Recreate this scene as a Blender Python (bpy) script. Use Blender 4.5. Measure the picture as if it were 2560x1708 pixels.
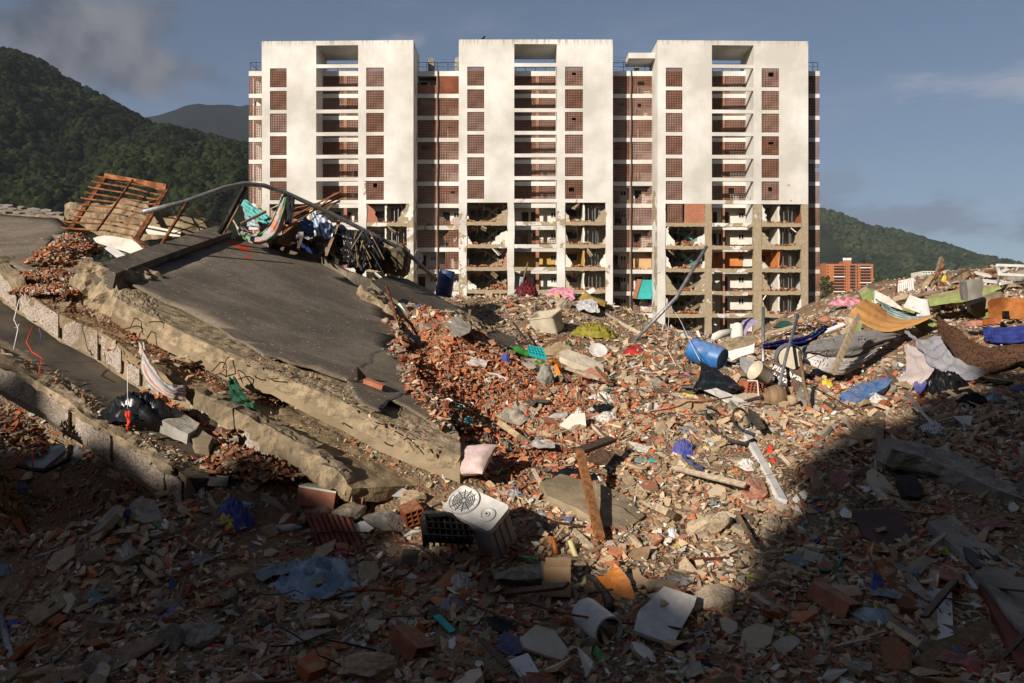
import bpy, bmesh, math, random
import numpy as np
from mathutils import Vector, Matrix, Euler, noise as mnoise

random.seed(11)
RNG = np.random.default_rng(11)
for o in list(bpy.data.objects):
    bpy.data.objects.remove(o)
SC = bpy.context.scene
COL = SC.collection
R = math.radians

# ------------------------------------------------------------------ camera
F, CX, HY = 1991.0, 1280.0, 875.0          # focal length in photo pixels, principal column, horizon row
cam = bpy.data.cameras.new("camera")
cam.lens, cam.sensor_width = 28.0, 36.0
cam.shift_y = (HY - 854.0) / 2560.0
cam.clip_start, cam.clip_end = 0.1, 30000
camo = bpy.data.objects.new("camera", cam)
camo.rotation_euler = (R(90), 0, 0)
COL.objects.link(camo)
SC.camera = camo

# ------------------------------------------------------------------ sky, sun, exposure
SUN_EL, SUN_AZ = 20.0, 34.0                 # degrees above the horizon; degrees to the left of straight behind the camera
world = bpy.data.worlds.new("World")
SC.world = world
world.use_nodes = True
wn, wl = world.node_tree.nodes, world.node_tree.links
wn.clear()
def N(nodes, typ, **kw):
    n = nodes.new(typ)
    for k, v in kw.items():
        setattr(n, k, v)
    return n
w_out = N(wn, "ShaderNodeOutputWorld")
w_bg = N(wn, "ShaderNodeBackground")
w_sky = N(wn, "ShaderNodeTexSky", sky_type='NISHITA', sun_disc=False)
w_sky.sun_elevation, w_sky.sun_rotation = R(SUN_EL), R(180 + SUN_AZ)
w_sky.altitude, w_sky.air_density, w_sky.dust_density, w_sky.ozone_density = 900, 1.0, 1.6, 1.6
w_bg.inputs[1].default_value = 0.055
w_tc = N(wn, "ShaderNodeTexCoord")
def wmath(op, a=None, b=None, clamp=False):
    n = N(wn, "ShaderNodeMath", operation=op, use_clamp=clamp)
    for i, v in enumerate((a, b)):
        if v is None: continue
        if isinstance(v, (int, float)): n.inputs[i].default_value = v
        else: wl.new(v, n.inputs[i])
    return n.outputs[0]
def wramp(v, a, b):
    n = N(wn, "ShaderNodeMapRange", interpolation_type='SMOOTHSTEP')
    wl.new(v, n.inputs[0]); n.inputs[1].default_value = a; n.inputs[2].default_value = b
    return n.outputs[0]
def wdist(px, py, sx, sy):                  # soft distance of the view direction from a place in the sky
    d = Vector(((px - CX) / F, 1, (HY - py) / F))
    sub = N(wn, "ShaderNodeSeparateXYZ"); wl.new(w_tc.outputs['Generated'], sub.inputs[0])
    yy = wmath('MAXIMUM', sub.outputs[1], 0.05)
    a = wmath('DIVIDE', wmath('SUBTRACT', wmath('DIVIDE', sub.outputs[0], yy), d.x), sx)
    b = wmath('DIVIDE', wmath('SUBTRACT', wmath('DIVIDE', sub.outputs[2], yy), d.z), sy)
    return wmath('SQRT', wmath('ADD', wmath('MULTIPLY', a, a), wmath('MULTIPLY', b, b)))
def wnoise(scale, detail, rough, stretch=(1, 1, 1), off=(0, 0, 0)):
    m = N(wn, "ShaderNodeMapping"); wl.new(w_tc.outputs['Generated'], m.inputs[0])
    m.inputs['Scale'].default_value = stretch; m.inputs['Location'].default_value = off
    n = N(wn, "ShaderNodeTexNoise"); wl.new(m.outputs[0], n.inputs['Vector'])
    n.inputs['Scale'].default_value = scale; n.inputs['Detail'].default_value = detail; n.inputs['Roughness'].default_value = rough
    return n.outputs[0]
nz = wnoise(7.5, 7, 0.55, (1, 1, 1.7), (3.1, 0, 1.2))
big = wmath('SUBTRACT', wramp(nz, 0.25, 0.7), wmath('MULTIPLY', wdist(150, 120, 0.17, 0.07), 0.62))
bank = wramp(big, -0.28, 0.42)
big2 = wmath('SUBTRACT', wramp(nz, 0.25, 0.7), wmath('MULTIPLY', wdist(370, 170, 0.11, 0.042), 0.62))
bank = wmath('MAXIMUM', bank, wramp(big2, -0.22, 0.42))
nz2 = wnoise(10, 6, 0.55, (1, 1, 2.2), (0.4, 0, 5.0))
low = wramp(wmath('SUBTRACT', wramp(nz2, 0.3, 0.7), wmath('MULTIPLY', wdist(2300, 545, 0.26, 0.05), 0.75)), -0.2, 0.5)
small = wramp(wmath('SUBTRACT', wramp(nz2, 0.3, 0.7), wmath('MULTIPLY', wdist(1040, 100, 0.05, 0.022), 0.75)), -0.1, 0.5)
cir = wramp(wnoise(2.6, 8, 0.62, (1.0, 1, 5.0), (2.0, 3.0, 0.3)), 0.47, 0.78)
w_sh = N(wn, "ShaderNodeTexNoise"); w_sh.inputs['Scale'].default_value = 11; w_sh.inputs['Detail'].default_value = 5
wl.new(w_tc.outputs['Generated'], w_sh.inputs['Vector'])
def wmix(f, a, b):
    m = N(wn, "ShaderNodeMix", data_type='RGBA')
    if isinstance(f, (int, float)): m.inputs[0].default_value = f
    else: wl.new(f, m.inputs[0])
    for i, v in ((6, a), (7, b)):
        if isinstance(v, tuple): m.inputs[i].default_value = (*v, 1)
        else: wl.new(v, m.inputs[i])
    return m.outputs[2]
SKYU = 1.0 / 0.066                          # colours below are given as seen, the Background scales them
cc = lambda r, g, b: (r * SKYU, g * SKYU, b * SKYU)
cloudc = wmix(wramp(w_sh.outputs[0], 0.36, 0.64), cc(.066, .083, .12), cc(.215, .215, .24))
c = wmix(0.20, w_sky.outputs[0], cc(.19, .245, .375))
c = wmix(wmath('MULTIPLY', cir, 0.42), c, cc(.34, .36, .45))
c = wmix(wmath('MULTIPLY', bank, 0.93), c, cloudc)
c = wmix(wmath('MULTIPLY', low, 0.75), c, cc(.17, .21, .285))
wisp = wramp(wmath('SUBTRACT', wramp(wnoise(5, 7, 0.6, (1, 1, 4.5), (1.3, 0, 2.2)), 0.3, 0.7), wmath('MULTIPLY', wdist(2480, 225, 0.2, 0.05), 0.7)), -0.15, 0.5)
c = wmix(wmath('MULTIPLY', wisp, 0.6), c, cc(.40, .41, .47))
c = wmix(wmath('MULTIPLY', small, 0.6), c, cc(.34, .34, .40))
wl.new(c, w_bg.inputs[0]); wl.new(w_bg.outputs[0], w_out.inputs[0])

SDIR = Vector((-math.sin(R(SUN_AZ)) * math.cos(R(SUN_EL)), -math.cos(R(SUN_AZ)) * math.cos(R(SUN_EL)), math.sin(R(SUN_EL))))
sun = bpy.data.lights.new("sun", 'SUN')
sun.energy, sun.angle, sun.color = 5.0, R(0.5), (1.0, 0.91, 0.79)
suno = bpy.data.objects.new("sun", sun)
suno.rotation_euler = SDIR.to_track_quat('Z', 'Y').to_euler()
suno.location = SDIR * 60
COL.objects.link(suno)

SC.view_settings.view_transform = 'Standard'
SC.view_settings.look = 'None'
SC.view_settings.exposure = 0.28
SC.view_settings.gamma = 1.0
SC.view_settings.use_curve_mapping = False
SC.render.engine = 'CYCLES'
SC.cycles.max_bounces, SC.cycles.diffuse_bounces, SC.cycles.glossy_bounces = 5, 3, 2
SC.cycles.transmission_bounces, SC.cycles.volume_bounces, SC.cycles.transparent_max_bounces = 3, 0, 8
SC.cycles.use_denoising = True
SC.cycles.caustics_reflective = SC.cycles.caustics_refractive = False
SC.cycles.sample_clamp_indirect = 4.0

# ------------------------------------------------------------------ helpers
def P(px, py, Y):
    "the point at depth Y that the photograph shows at pixel (px, py)"
    return Vector(((px - CX) / F * Y, Y, (HY - py) / F * Y))
def ray(px, py):
    return Vector(((px - CX) / F, 1.0, (HY - py) / F))
def on_plane(px, py, p0, n):
    d = ray(px, py)
    return d * (n.dot(p0) / n.dot(d))
def tag(o, label=None, cat=None, group=None, kind=None):
    if label: o["label"] = label
    if cat: o["category"] = cat
    if group: o["group"] = group
    if kind or cat: o["kind"] = kind or 'thing'
    return o
def empty(name, loc=(0, 0, 0), parent=None):
    o = bpy.data.objects.new(name, None)
    o.location = loc; o.empty_display_size = 0.2
    COL.objects.link(o)
    if parent is not None: put(o, parent)
    return o
def wmat(o):
    return o.matrix_basis.copy() if o.parent is None else wmat(o.parent) @ o.matrix_parent_inverse @ o.matrix_basis
def put(o, parent):
    "parent without moving"
    o.parent = parent
    o.matrix_parent_inverse = wmat(parent).inverted()
def linkmesh(name, me, parent=None):
    o = bpy.data.objects.new(name, me)
    COL.objects.link(o)
    if parent is not None: put(o, parent)
    return o

class MB:
    "collects faces of one part"
    def __init__(s): s.v, s.f, s.m = [], [], []
    def add(s, vs, fs, mi=0):
        b = len(s.v)
        s.v += [tuple(v) for v in vs]; s.f += [tuple(b + i for i in f) for f in fs]; s.m += [mi] * len(fs)
        return s
    def box(s, lo, hi, mi=0):
        x0, y0, z0 = lo; x1, y1, z1 = hi
        return s.add([(x0, y0, z0), (x1, y0, z0), (x1, y1, z0), (x0, y1, z0), (x0, y0, z1), (x1, y0, z1), (x1, y1, z1), (x0, y1, z1)],
                     [(3, 2, 1, 0), (4, 5, 6, 7), (0, 1, 5, 4), (1, 2, 6, 5), (2, 3, 7, 6), (3, 0, 4, 7)], mi)
    def obox(s, c, size, rot=(0, 0, 0), mi=0):
        "oriented box; rot is Euler degrees or a Matrix"
        m = rot if isinstance(rot, Matrix) else Euler([R(a) for a in rot]).to_matrix()
        hx, hy, hz = size[0] / 2, size[1] / 2, size[2] / 2
        c = Vector(c)
        vs = [c + m @ Vector((x, y, z)) for z in (-hz, hz) for x, y in ((-hx, -hy), (hx, -hy), (hx, hy), (-hx, hy))]
        return s.add(vs, [(3, 2, 1, 0), (4, 5, 6, 7), (0, 1, 5, 4), (1, 2, 6, 5), (2, 3, 7, 6), (3, 0, 4, 7)], mi)
    def bar(s, a, b, w, t=None, up=(0, 0, 1), mi=0):
        "box-section bar from a to b, w wide across, t thick along up"
        a, b = Vector(a), Vector(b); t = w if t is None else t
        d = (b - a).normalized(); u = Vector(up)
        if abs(d.dot(u)) > 0.97: u = Vector((0, 1, 0))
        sx = d.cross(u).normalized(); u = sx.cross(d)
        m = Matrix((sx, d, u)).transposed()
        return s.obox((a + b) / 2, (w, (b - a).length, t), m, mi)
    def tube(s, pts, r, n=8, mi=0, caps=True, rs=None):
        pts = [Vector(p) for p in pts]; base = len(s.v); k = len(pts)
        up = None
        for i, p in enumerate(pts):
            d = (pts[min(i + 1, k - 1)] - pts[max(i - 1, 0)]).normalized()
            if up is None:
                up = Vector((0, 0, 1)) if abs(d.z) < 0.9 else Vector((0, 1, 0))
            sx = d.cross(up)
            if sx.length < 1e-4: sx = d.orthogonal()
            sx.normalize(); up = sx.cross(d)
            rr = rs[i] if rs else r
            for j in range(n):
                a = 2 * math.pi * j / n
                s.v.append(tuple(p + (sx * math.cos(a) + up * math.sin(a)) * rr))
        for i in range(k - 1):
            for j in range(n):
                a, b = base + i * n + j, base + i * n + (j + 1) % n
                s.f.append((a, b, b + n, a + n)); s.m.append(mi)
        if caps:
            s.f.append(tuple(base + j for j in range(n))[::-1]); s.m.append(mi)
            s.f.append(tuple(base + (k - 1) * n + j for j in range(n))); s.m.append(mi)
        return s
    def prism(s, pts, off, mi=0, mside=None):
        "closed polygon pts swept by the vector off"
        pts = [Vector(p) for p in pts]; off = Vector(off); n = len(pts)
        nn = Vector((0, 0, 0))
        for i in range(n): nn += pts[i].cross(pts[(i + 1) % n])
        if nn.dot(off) > 0: pts.reverse()
        fs = [tuple(range(n))], [tuple(range(2 * n - 1, n - 1, -1))]
        s.add(pts + [p + off for p in pts], fs[0] + fs[1], mi)
        b = len(s.v) - 2 * n
        for i in range(n):
            j = (i + 1) % n
            s.f.append((b + j, b + i, b + i + n, b + j + n)); s.m.append(mi if mside is None else mside)
        return s
    def lathe(s, prof, c, axis=(0, 0, 1), n=24, mi=0):
        "prof: list of (radius, height)"
        q = Vector(axis).to_track_quat('Z', 'Y').to_matrix(); c = Vector(c); base = len(s.v)
        for r, h in prof:
            for j in range(n):
                a = 2 * math.pi * j / n
                s.v.append(tuple(c + q @ Vector((r * math.cos(a), r * math.sin(a), h))))
        for i in range(len(prof) - 1):
            for j in range(n):
                a, b = base + i * n + j, base + i * n + (j + 1) % n
                s.f.append((a, b, b + n, a + n)); s.m.append(mi)
        return s
    def build(s, name, mats, parent=None, smooth=False, origin=None):
        me = bpy.data.meshes.new(name)
        vs = s.v
        if origin is not None:
            o_ = Vector(origin); vs = [tuple(Vector(v) - o_) for v in vs]
        me.from_pydata(vs, [], s.f)
        for m in (mats if isinstance(mats, (list, tuple)) else [mats]): me.materials.append(m)
        if len(me.materials) > 1: me.polygons.foreach_set("material_index", s.m)
        if smooth: me.polygons.foreach_set("use_smooth", [True] * len(me.polygons))
        me.update()
        o = bpy.data.objects.new(name, me)
        if origin is not None: o.location = origin
        COL.objects.link(o)
        if parent is not None: put(o, parent)
        return o

def fbm(x, y, seed=0.0, octs=4, lac=2.03, gain=0.5):
    "vectorised value noise, about -1..1"
    x = np.asarray(x, float); y = np.asarray(y, float)
    tot = np.zeros(np.broadcast(x, y).shape); amp = 1.0; nrm = 0
    for o in range(octs):
        xi, yi = np.floor(x), np.floor(y); fx, fy = x - xi, y - yi
        fx = fx * fx * (3 - 2 * fx); fy = fy * fy * (3 - 2 * fy)
        def h(a, b):
            v = np.sin(a * 127.1 + b * 311.7 + seed * 74.7 + o * 13.3) * 43758.5453
            return (v - np.floor(v)) * 2 - 1
        tot = tot + amp * ((h(xi, yi) * (1 - fx) + h(xi + 1, yi) * fx) * (1 - fy) + (h(xi, yi + 1) * (1 - fx) + h(xi + 1, yi + 1) * fx) * fy)
        nrm += amp; amp *= gain; x = x * lac + 5.1; y = y * lac + 9.7
    return tot / nrm

def grid_object(name, V, mats, parent=None, smooth=True, closed=False, thick=None):
    "V: (rows, cols, 3) array -> sheet; thick gives it a second side"
    V = np.asarray(V, float); r, c = V.shape[:2]
    idx = np.arange(r * c).reshape(r, c)
    q = np.stack([idx[:-1, :-1], idx[:-1, 1:], idx[1:, 1:], idx[1:, :-1]], -1).reshape(-1, 4)
    vs = V.reshape(-1, 3)
    if thick:
        du = np.gradient(V, axis=1); dv = np.gradient(V, axis=0)
        n = np.cross(du, dv); n /= np.linalg.norm(n, axis=2, keepdims=True) + 1e-9
        vs = np.concatenate([vs, (V - n * thick).reshape(-1, 3)])
        q2 = q[:, ::-1] + r * c
        e = []
        ring = list(idx[0, :]) + list(idx[1:, -1]) + list(idx[-1, ::-1][1:]) + list(idx[::-1, 0][1:-1])
        for a, b in zip(ring, ring[1:] + ring[:1]): e.append((b, a, a + r * c, b + r * c))
        q = np.concatenate([q, q2, np.array(e)])
    me = bpy.data.meshes.new(name)
    me.vertices.add(len(vs)); me.vertices.foreach_set("co", vs.ravel())
    me.loops.add(q.size); me.loops.foreach_set("vertex_index", q.ravel().astype(np.int32))
    me.polygons.add(len(q)); me.polygons.foreach_set("loop_start", np.arange(0, q.size, 4, dtype=np.int32))
    if smooth: me.polygons.foreach_set("use_smooth", np.ones(len(q), bool))
    me.update(calc_edges=True)
    for m in (mats if isinstance(mats, (list, tuple)) else [mats]): me.materials.append(m)
    return linkmesh(name, me, parent)

# ------------------------------------------------------------------ materials
def material(name, build):
    m = bpy.data.materials.new(name); m.use_nodes = True
    nt = m.node_tree; nt.nodes.clear()
    out = nt.nodes.new("ShaderNodeOutputMaterial"); b = nt.nodes.new("ShaderNodeBsdfPrincipled")
    nt.links.new(b.outputs[0], out.inputs[0])
    build(nt, b)
    return m
def n_coord(nt, kind='Object', scale=(1, 1, 1), rot=(0, 0, 0)):
    t = nt.nodes.new("ShaderNodeTexCoord"); mp = nt.nodes.new("ShaderNodeMapping")
    mp.inputs['Scale'].default_value = scale; mp.inputs['Rotation'].default_value = rot
    nt.links.new(t.outputs[kind], mp.inputs[0]); return mp.outputs[0]
def n_noise(nt, vec, scale, detail=5, rough=0.55, dist=0.0):
    n = nt.nodes.new("ShaderNodeTexNoise"); nt.links.new(vec, n.inputs['Vector'])
    n.inputs['Scale'].default_value = scale; n.inputs['Detail'].default_value = detail
    n.inputs['Roughness'].default_value = rough; n.inputs['Distortion'].default_value = dist
    return n.outputs[0]
def n_range(nt, v, a, b, c=0.0, d=1.0):
    n = nt.nodes.new("ShaderNodeMapRange"); nt.links.new(v, n.inputs[0])
    for i, x in enumerate((a, b, c, d)): n.inputs[i + 1].default_value = x
    return n.outputs[0]
def n_mix(nt, f, a, b, blend='MIX'):
    m = nt.nodes.new("ShaderNodeMix"); m.data_type = 'RGBA'; m.blend_type = blend
    if isinstance(f, (int, float)): m.inputs[0].default_value = f
    else: nt.links.new(f, m.inputs[0])
    for i, v in ((6, a), (7, b)):
        if isinstance(v, (tuple, list)): m.inputs[i].default_value = (*v[:3], 1)
        else: nt.links.new(v, m.inputs[i])
    return m.outputs[2]
def n_math(nt, op, a, b=None, clamp=False):
    m = nt.nodes.new("ShaderNodeMath"); m.operation = op; m.use_clamp = clamp
    for i, v in enumerate((a, b)):
        if v is None: continue
        if isinstance(v, (int, float)): m.inputs[i].default_value = v
        else: nt.links.new(v, m.inputs[i])
    return m.outputs[0]
def n_bump(nt, b, h, strength=0.4, dist=0.02):
    n = nt.nodes.new("ShaderNodeBump"); n.inputs['Strength'].default_value = strength; n.inputs['Distance'].default_value = dist
    nt.links.new(h, n.inputs['Height']); nt.links.new(n.outputs[0], b.inputs['Normal'])
def n_attr(nt, name, typ='GEOMETRY'):
    a = nt.nodes.new("ShaderNodeAttribute"); a.attribute_name = name; a.attribute_type = typ; return a
DUST = (0.46, 0.34, 0.215)
def plain(name, col, rough=0.75, var=0.25, scale=3.0, bump=0.15, dust=0.0, metal=0.0, spec=0.3, rnd=0.0, bscale=None, stretch=(1, 1, 1), col2=None, edge=(0.42, 0.62), sheen=0.0):
    "uneven colour with grain; dust settles on faces that look up"
    def bld(nt, b):
        v = n_coord(nt, 'Object', stretch)
        a = n_noise(nt, v, scale, 6, 0.6); fine = n_noise(nt, v, bscale or scale * 9, 4, 0.6)
        base = n_mix(nt, n_range(nt, a, edge[0], edge[1]), tuple(x * (1 - var) for x in col), tuple(min(1, x * (1 + var * 0.5)) for x in col) if col2 is None else col2)
        base = n_mix(nt, n_range(nt, fine, 0.3, 0.7), base, (0.5, 0.5, 0.5), 'SOFT_LIGHT') if var > 0 else base
        if rnd:
            oi = nt.nodes.new("ShaderNodeObjectInfo")
            hs = nt.nodes.new("ShaderNodeHueSaturation"); nt.links.new(base, hs.inputs['Color'])
            nt.links.new(n_range(nt, oi.outputs['Random'], 0, 1, 1 - rnd, 1 + rnd), hs.inputs['Value'])
            nt.links.new(n_range(nt, oi.outputs['Random'], 0, 1, 1.1, 0.75), hs.inputs['Saturation'])
            base = hs.outputs[0]
        if dust:
            g = nt.nodes.new("ShaderNodeNewGeometry"); sp = nt.nodes.new("ShaderNodeSeparateXYZ"); nt.links.new(g.outputs['Normal'], sp.inputs[0])
            d = n_math(nt, 'MULTIPLY', n_range(nt, sp.outputs[2], -0.1, 0.9), n_range(nt, n_noise(nt, v, scale * 2.3, 5, 0.65), 0.38, 0.62))
            base = n_mix(nt, n_math(nt, 'MULTIPLY', d, dust, True), base, DUST)
        nt.links.new(base, b.inputs['Base Color'])
        b.inputs['Roughness'].default_value = rough; b.inputs['Metallic'].default_value = metal
        b.inputs['Specular IOR Level'].default_value = spec
        if sheen: b.inputs['Sheen Weight'].default_value = sheen
        if bump: n_bump(nt, b, fine, bump, 0.015)
    return material(name, bld)
M = {}
M['plaster_white'] = plain('white_plaster', (0.74, 0.70, 0.62), 0.9, 0.1, 0.5, 0.1, bscale=14)
M['concrete'] = plain('tan_concrete', (0.29, 0.225, 0.145), 0.95, 0.35, 1.6, 0.55, bscale=26)
M['concrete_grey'] = plain('grey_concrete', (0.27, 0.25, 0.22), 0.95, 0.3, 2.2, 0.5, dust=0.4, bscale=30, rnd=0.2)
M['chunk_concrete'] = plain('broken_concrete', (0.36, 0.285, 0.20), 0.95, 0.3, 5, 0.6, dust=0.5, bscale=45, rnd=0.3)
M['chunk_plaster'] = plain('broken_plaster', (0.47, 0.35, 0.225), 0.95, 0.25, 6, 0.4, dust=0.4, bscale=45, rnd=0.28)
M['brick'] = plain('fired_clay', (0.34, 0.105, 0.048), 0.9, 0.25, 7, 0.4, dust=0.35, bscale=60, rnd=0.3)
M['brick_fresh'] = plain('fresh_fired_clay', (0.40, 0.12, 0.05), 0.9, 0.2, 7, 0.35, dust=0.12, bscale=60, rnd=0.25)
M['tile_white'] = plain('white_glaze', (0.72, 0.70, 0.66), 0.45, 0.12, 5, 0.05, dust=0.25, spec=0.5, rnd=0.12)
M['tile_beige'] = plain('beige_tile', (0.52, 0.40, 0.27), 0.6, 0.1, 5, 0.05, dust=0.15, rnd=0.15)
M['wood'] = plain('weathered_wood', (0.22, 0.135, 0.07), 0.8, 0.4, 2.5, 0.35, stretch=(6, 6, 0.6), bscale=22, dust=0.2, rnd=0.25)
M['wood_pale'] = plain('pale_wood', (0.42, 0.31, 0.19), 0.8, 0.3, 2.5, 0.3, stretch=(6, 6, 0.6), bscale=22, dust=0.1, rnd=0.2)
M['wood_dark'] = plain('dark_wood', (0.085, 0.045, 0.027), 0.6, 0.4, 3, 0.2, stretch=(4, 4, 0.7), bscale=20, dust=0.12)
M['wood_orange'] = plain('varnished_wood', (0.29, 0.105, 0.025), 0.5, 0.45, 3, 0.15, stretch=(5, 5, 0.6), spec=0.4, dust=0.3)
M['rust'] = plain('rusted_steel', (0.15, 0.055, 0.026), 0.85, 0.5, 9, 0.4, bscale=70, metal=0.1, col2=(0.28, 0.10, 0.035))
M['rust_light'] = plain('orange_rust', (0.27, 0.095, 0.03), 0.85, 0.45, 6, 0.4, bscale=70, col2=(0.36, 0.15, 0.06))
M['steel'] = plain('galvanised_steel', (0.33, 0.33, 0.34), 0.5, 0.25, 8, 0.1, metal=0.6, dust=0.15)
M['steel_dark'] = plain('dark_steel', (0.035, 0.033, 0.033), 0.6, 0.3, 8, 0.15, metal=0.3)
M['white_paint'] = plain('white_paint', (0.76, 0.75, 0.73), 0.5, 0.1, 6, 0.05, dust=0.2, spec=0.4)
M['white_plastic'] = plain('white_plastic', (0.66, 0.65, 0.63), 0.45, 0.15, 5, 0.05, dust=0.4, spec=0.5)
M['grey_plastic'] = plain('grey_plastic', (0.36, 0.37, 0.40), 0.45, 0.12, 5, 0.03, dust=0.1, spec=0.5)
M['cream_plastic'] = plain('cream_plastic', (0.58, 0.51, 0.40), 0.5, 0.16, 3, 0.05, dust=0.3, spec=0.4)
M['black_plastic'] = plain('black_plastic', (0.012, 0.012, 0.012), 0.3, 0.3, 8, 0.25, spec=0.5, bscale=25)
M['rubber'] = plain('black_rubber', (0.02, 0.02, 0.02), 0.7, 0.3, 8, 0.2, dust=0.25)
M['blue_drum'] = plain('blue_drum_plastic', (0.025, 0.07, 0.20), 0.45, 0.3, 4, 0.05, dust=0.15, spec=0.5)
M['blue_bright'] = plain('bright_blue_plastic', (0.03, 0.17, 0.47), 0.45, 0.25, 4, 0.08, dust=0.42, spec=0.5)
M['blue_cloth'] = plain('royal_blue_cloth', (0.035, 0.06, 0.36), 0.85, 0.3, 6, 0.2, dust=0.25, sheen=0.2)
M['teal'] = plain('teal_plastic', (0.02, 0.42, 0.42), 0.4, 0.15, 5, 0.03, dust=0.1, spec=0.5)
M['green_glass'] = plain('green_bottle_plastic', (0.06, 0.30, 0.05), 0.2, 0.3, 12, 0.05, spec=0.6)
M['orange_plastic'] = plain('orange_plastic', (0.55, 0.17, 0.01), 0.4, 0.25, 3, 0.05, dust=0.1, spec=0.5)
M['yellow_plastic'] = plain('yellow_plastic', (0.66, 0.50, 0.05), 0.45, 0.15, 4, 0.03, dust=0.1)
M['pale_yellow'] = plain('pale_yellow_plastic', (0.70, 0.62, 0.28), 0.45, 0.15, 4, 0.03, dust=0.1)
M['red_cloth'] = plain('red_cloth', (0.42, 0.015, 0.015), 0.85, 0.3, 6, 0.2, dust=0.1)
M['red_bright'] = plain('bright_red_ribbon', (0.75, 0.05, 0.02), 0.7, 0.2, 6, 0.1)
M['cardboard'] = plain('cardboard', (0.40, 0.265, 0.155), 0.9, 0.15, 4, 0.1, dust=0.1)
M['paper_white'] = plain('white_paper', (0.74, 0.73, 0.76), 0.85, 0.08, 5, 0.1, dust=0.08)
M['cloth_white'] = plain('white_cloth', (0.62, 0.58, 0.54), 0.95, 0.15, 5, 0.2, dust=0.15)
M['cloth_grey'] = plain('grey_cloth', (0.27, 0.27, 0.30), 0.95, 0.15, 5, 0.2, dust=0.15)
M['cloth_olive'] = plain('olive_cloth', (0.27, 0.23, 0.035), 0.95, 0.25, 8, 0.3)
M['cloth_pink'] = plain('pink_blanket', (0.58, 0.19, 0.26), 0.95, 0.2, 7, 0.3, col2=(0.68, 0.32, 0.38))
M['cloth_dark'] = plain('black_cloth', (0.014, 0.014, 0.017), 0.9, 0.3, 8, 0.3, dust=0.06)
M['cloth_green'] = plain('dark_green_net', (0.025, 0.10, 0.055), 0.9, 0.5, 14, 0.4, stretch=(9, 9, 1))
M['hose_green'] = plain('green_hose', (0.015, 0.13, 0.10), 0.5, 0.2, 8, 0.05)
M['bitumen'] = None
# ================================================================== the rubble mound as a height field
CP = [P(*a) for a in (
    (-600, 1700, 6.2), (0, 1708, 6.2), (640, 1708, 6.2), (1280, 1708, 6.2), (1900, 1708, 6.1), (2560, 1708, 6.0), (3100, 1700, 6),
    (0, 1500, 7.4), (640, 1500, 7.3), (1280, 1500, 7.3), (1900, 1500, 7.3), (2560, 1500, 7.2),
    (100, 1302, 8.1), (250, 1292, 8.1), (400, 1258, 8.3), (5, 1085, 9.0), (700, 1325, 8.6), (1000, 1300, 8.8), (1280, 1320, 8.6), (1650, 1310, 8.8), (2050, 1300, 9.0), (2560, 1300, 8.8),
    (470, 1225, 8.6), (520, 1165, 8.8), (590, 1150, 9.0), (600, 1200, 8.7), (660, 1170, 9.1), (720, 1215, 8.8), (760, 1200, 9.0), (860, 1245, 8.8), (1000, 1225, 9.1), (1130, 1215, 9.3), (1130, 1070, 10.1), (1095, 1000, 10.7), (1072, 935, 11.7), (1055, 865, 12.9), (1025, 800, 14.3), (1005, 752, 15.5), (1330, 1180, 9.9), (1700, 1150, 10.4), (2150, 1150, 10.6), (2560, 1160, 10.4),
    (1200, 1060, 11.4), (1400, 1030, 12.0), (1600, 1020, 12.5), (2000, 1020, 13), (2400, 1030, 13), (2700, 1030, 12.5),
    (1180, 970, 12.2), (1310, 930, 15), (1700, 920, 16), (2100, 940, 16.5), (2560, 930, 15.5), (2900, 930, 15),
    (1110, 840, 16.3), (1200, 856, 17.4), (1450, 850, 19.5), (1750, 860, 20), (2100, 870, 21), (2500, 860, 20), (2900, 860, 20),
    (1120, 790, 20.5), (1160, 745, 23), (1350, 742, 25), (1550, 775, 26), (1650, 812, 25.5), (1740, 856, 24.5),
    (1900, 850, 24), (2050, 818, 25), (2150, 815, 23.5), (2250, 792, 23.5), (2340, 768, 24), (2430, 746, 24), (2540, 735, 24), (2750, 722, 24), (2440, 820, 19.8))]
CP += [Vector(a) for a in ((0, 33, -1), (6, 33, -1.5), (12, 38, 1), (22, 40, 1), (0, 42, -6), (10, 46, -6), (25, 50, -6), (-10, 42, -4), (-25, 40, -5), (40, 40, -6), (35, 20, 0), (35, 8, -2.4),
       (-3.0, 10.6, -1.9), (-5.3, 8.8, -2.5), (-4.6, 8.85, -2.4), (-5.0, 9.3, -3.4), (-4.7, 10.2, -3.5), (-5.7, 10.2, -3.4), (-6.5, 12, -3.6), (-8.2, 11.5, -3.4), (-5, 12, -3.6), (-3.8, 11.8, -3.0), (-9, 9.4, -2.9), (-4, 14, -1.2), (-2.4, 13.6, -1.2), (-5.5, 19, 0.6), (-2.4, 18, 0.3), (-11, 14, 0), (-12, 20, 0), (-22, 10, -2), (-22, 22, -1), (-3, 24, 1.2), (-2, 30, -0.5), (-9, 30, -2),
       (-20, 3, -2.8), (0, 2, -2.7), (20, 2, -2.7), (0, -8, -3), (-25, -8, -3), (25, -8, -3))]
CPA = np.array([tuple(v) for v in CP])
def _tps(d2): return np.where(d2 > 1e-9, 0.5 * d2 * np.log(d2 + 1e-12), 0)
_n = len(CPA)
_D = ((CPA[:, None, :2] - CPA[None, :, :2]) ** 2).sum(-1)
_A = np.zeros((_n + 3, _n + 3)); _A[:_n, :_n] = _tps(_D) + np.eye(_n) * 0.08
_A[:_n, _n] = 1; _A[:_n, _n + 1:] = CPA[:, :2]; _A[_n:, :_n] = _A[:_n, _n:].T
_W = np.linalg.solve(_A, np.concatenate([CPA[:, 2], [0, 0, 0]]))
GX0, GX1, GY0, GY1, GS = -30.0, 40.0, -8.0, 52.0, 0.1
gx = np.arange(GX0, GX1 + 1e-6, GS); gy = np.arange(GY0, GY1 + 1e-6, GS)
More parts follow.
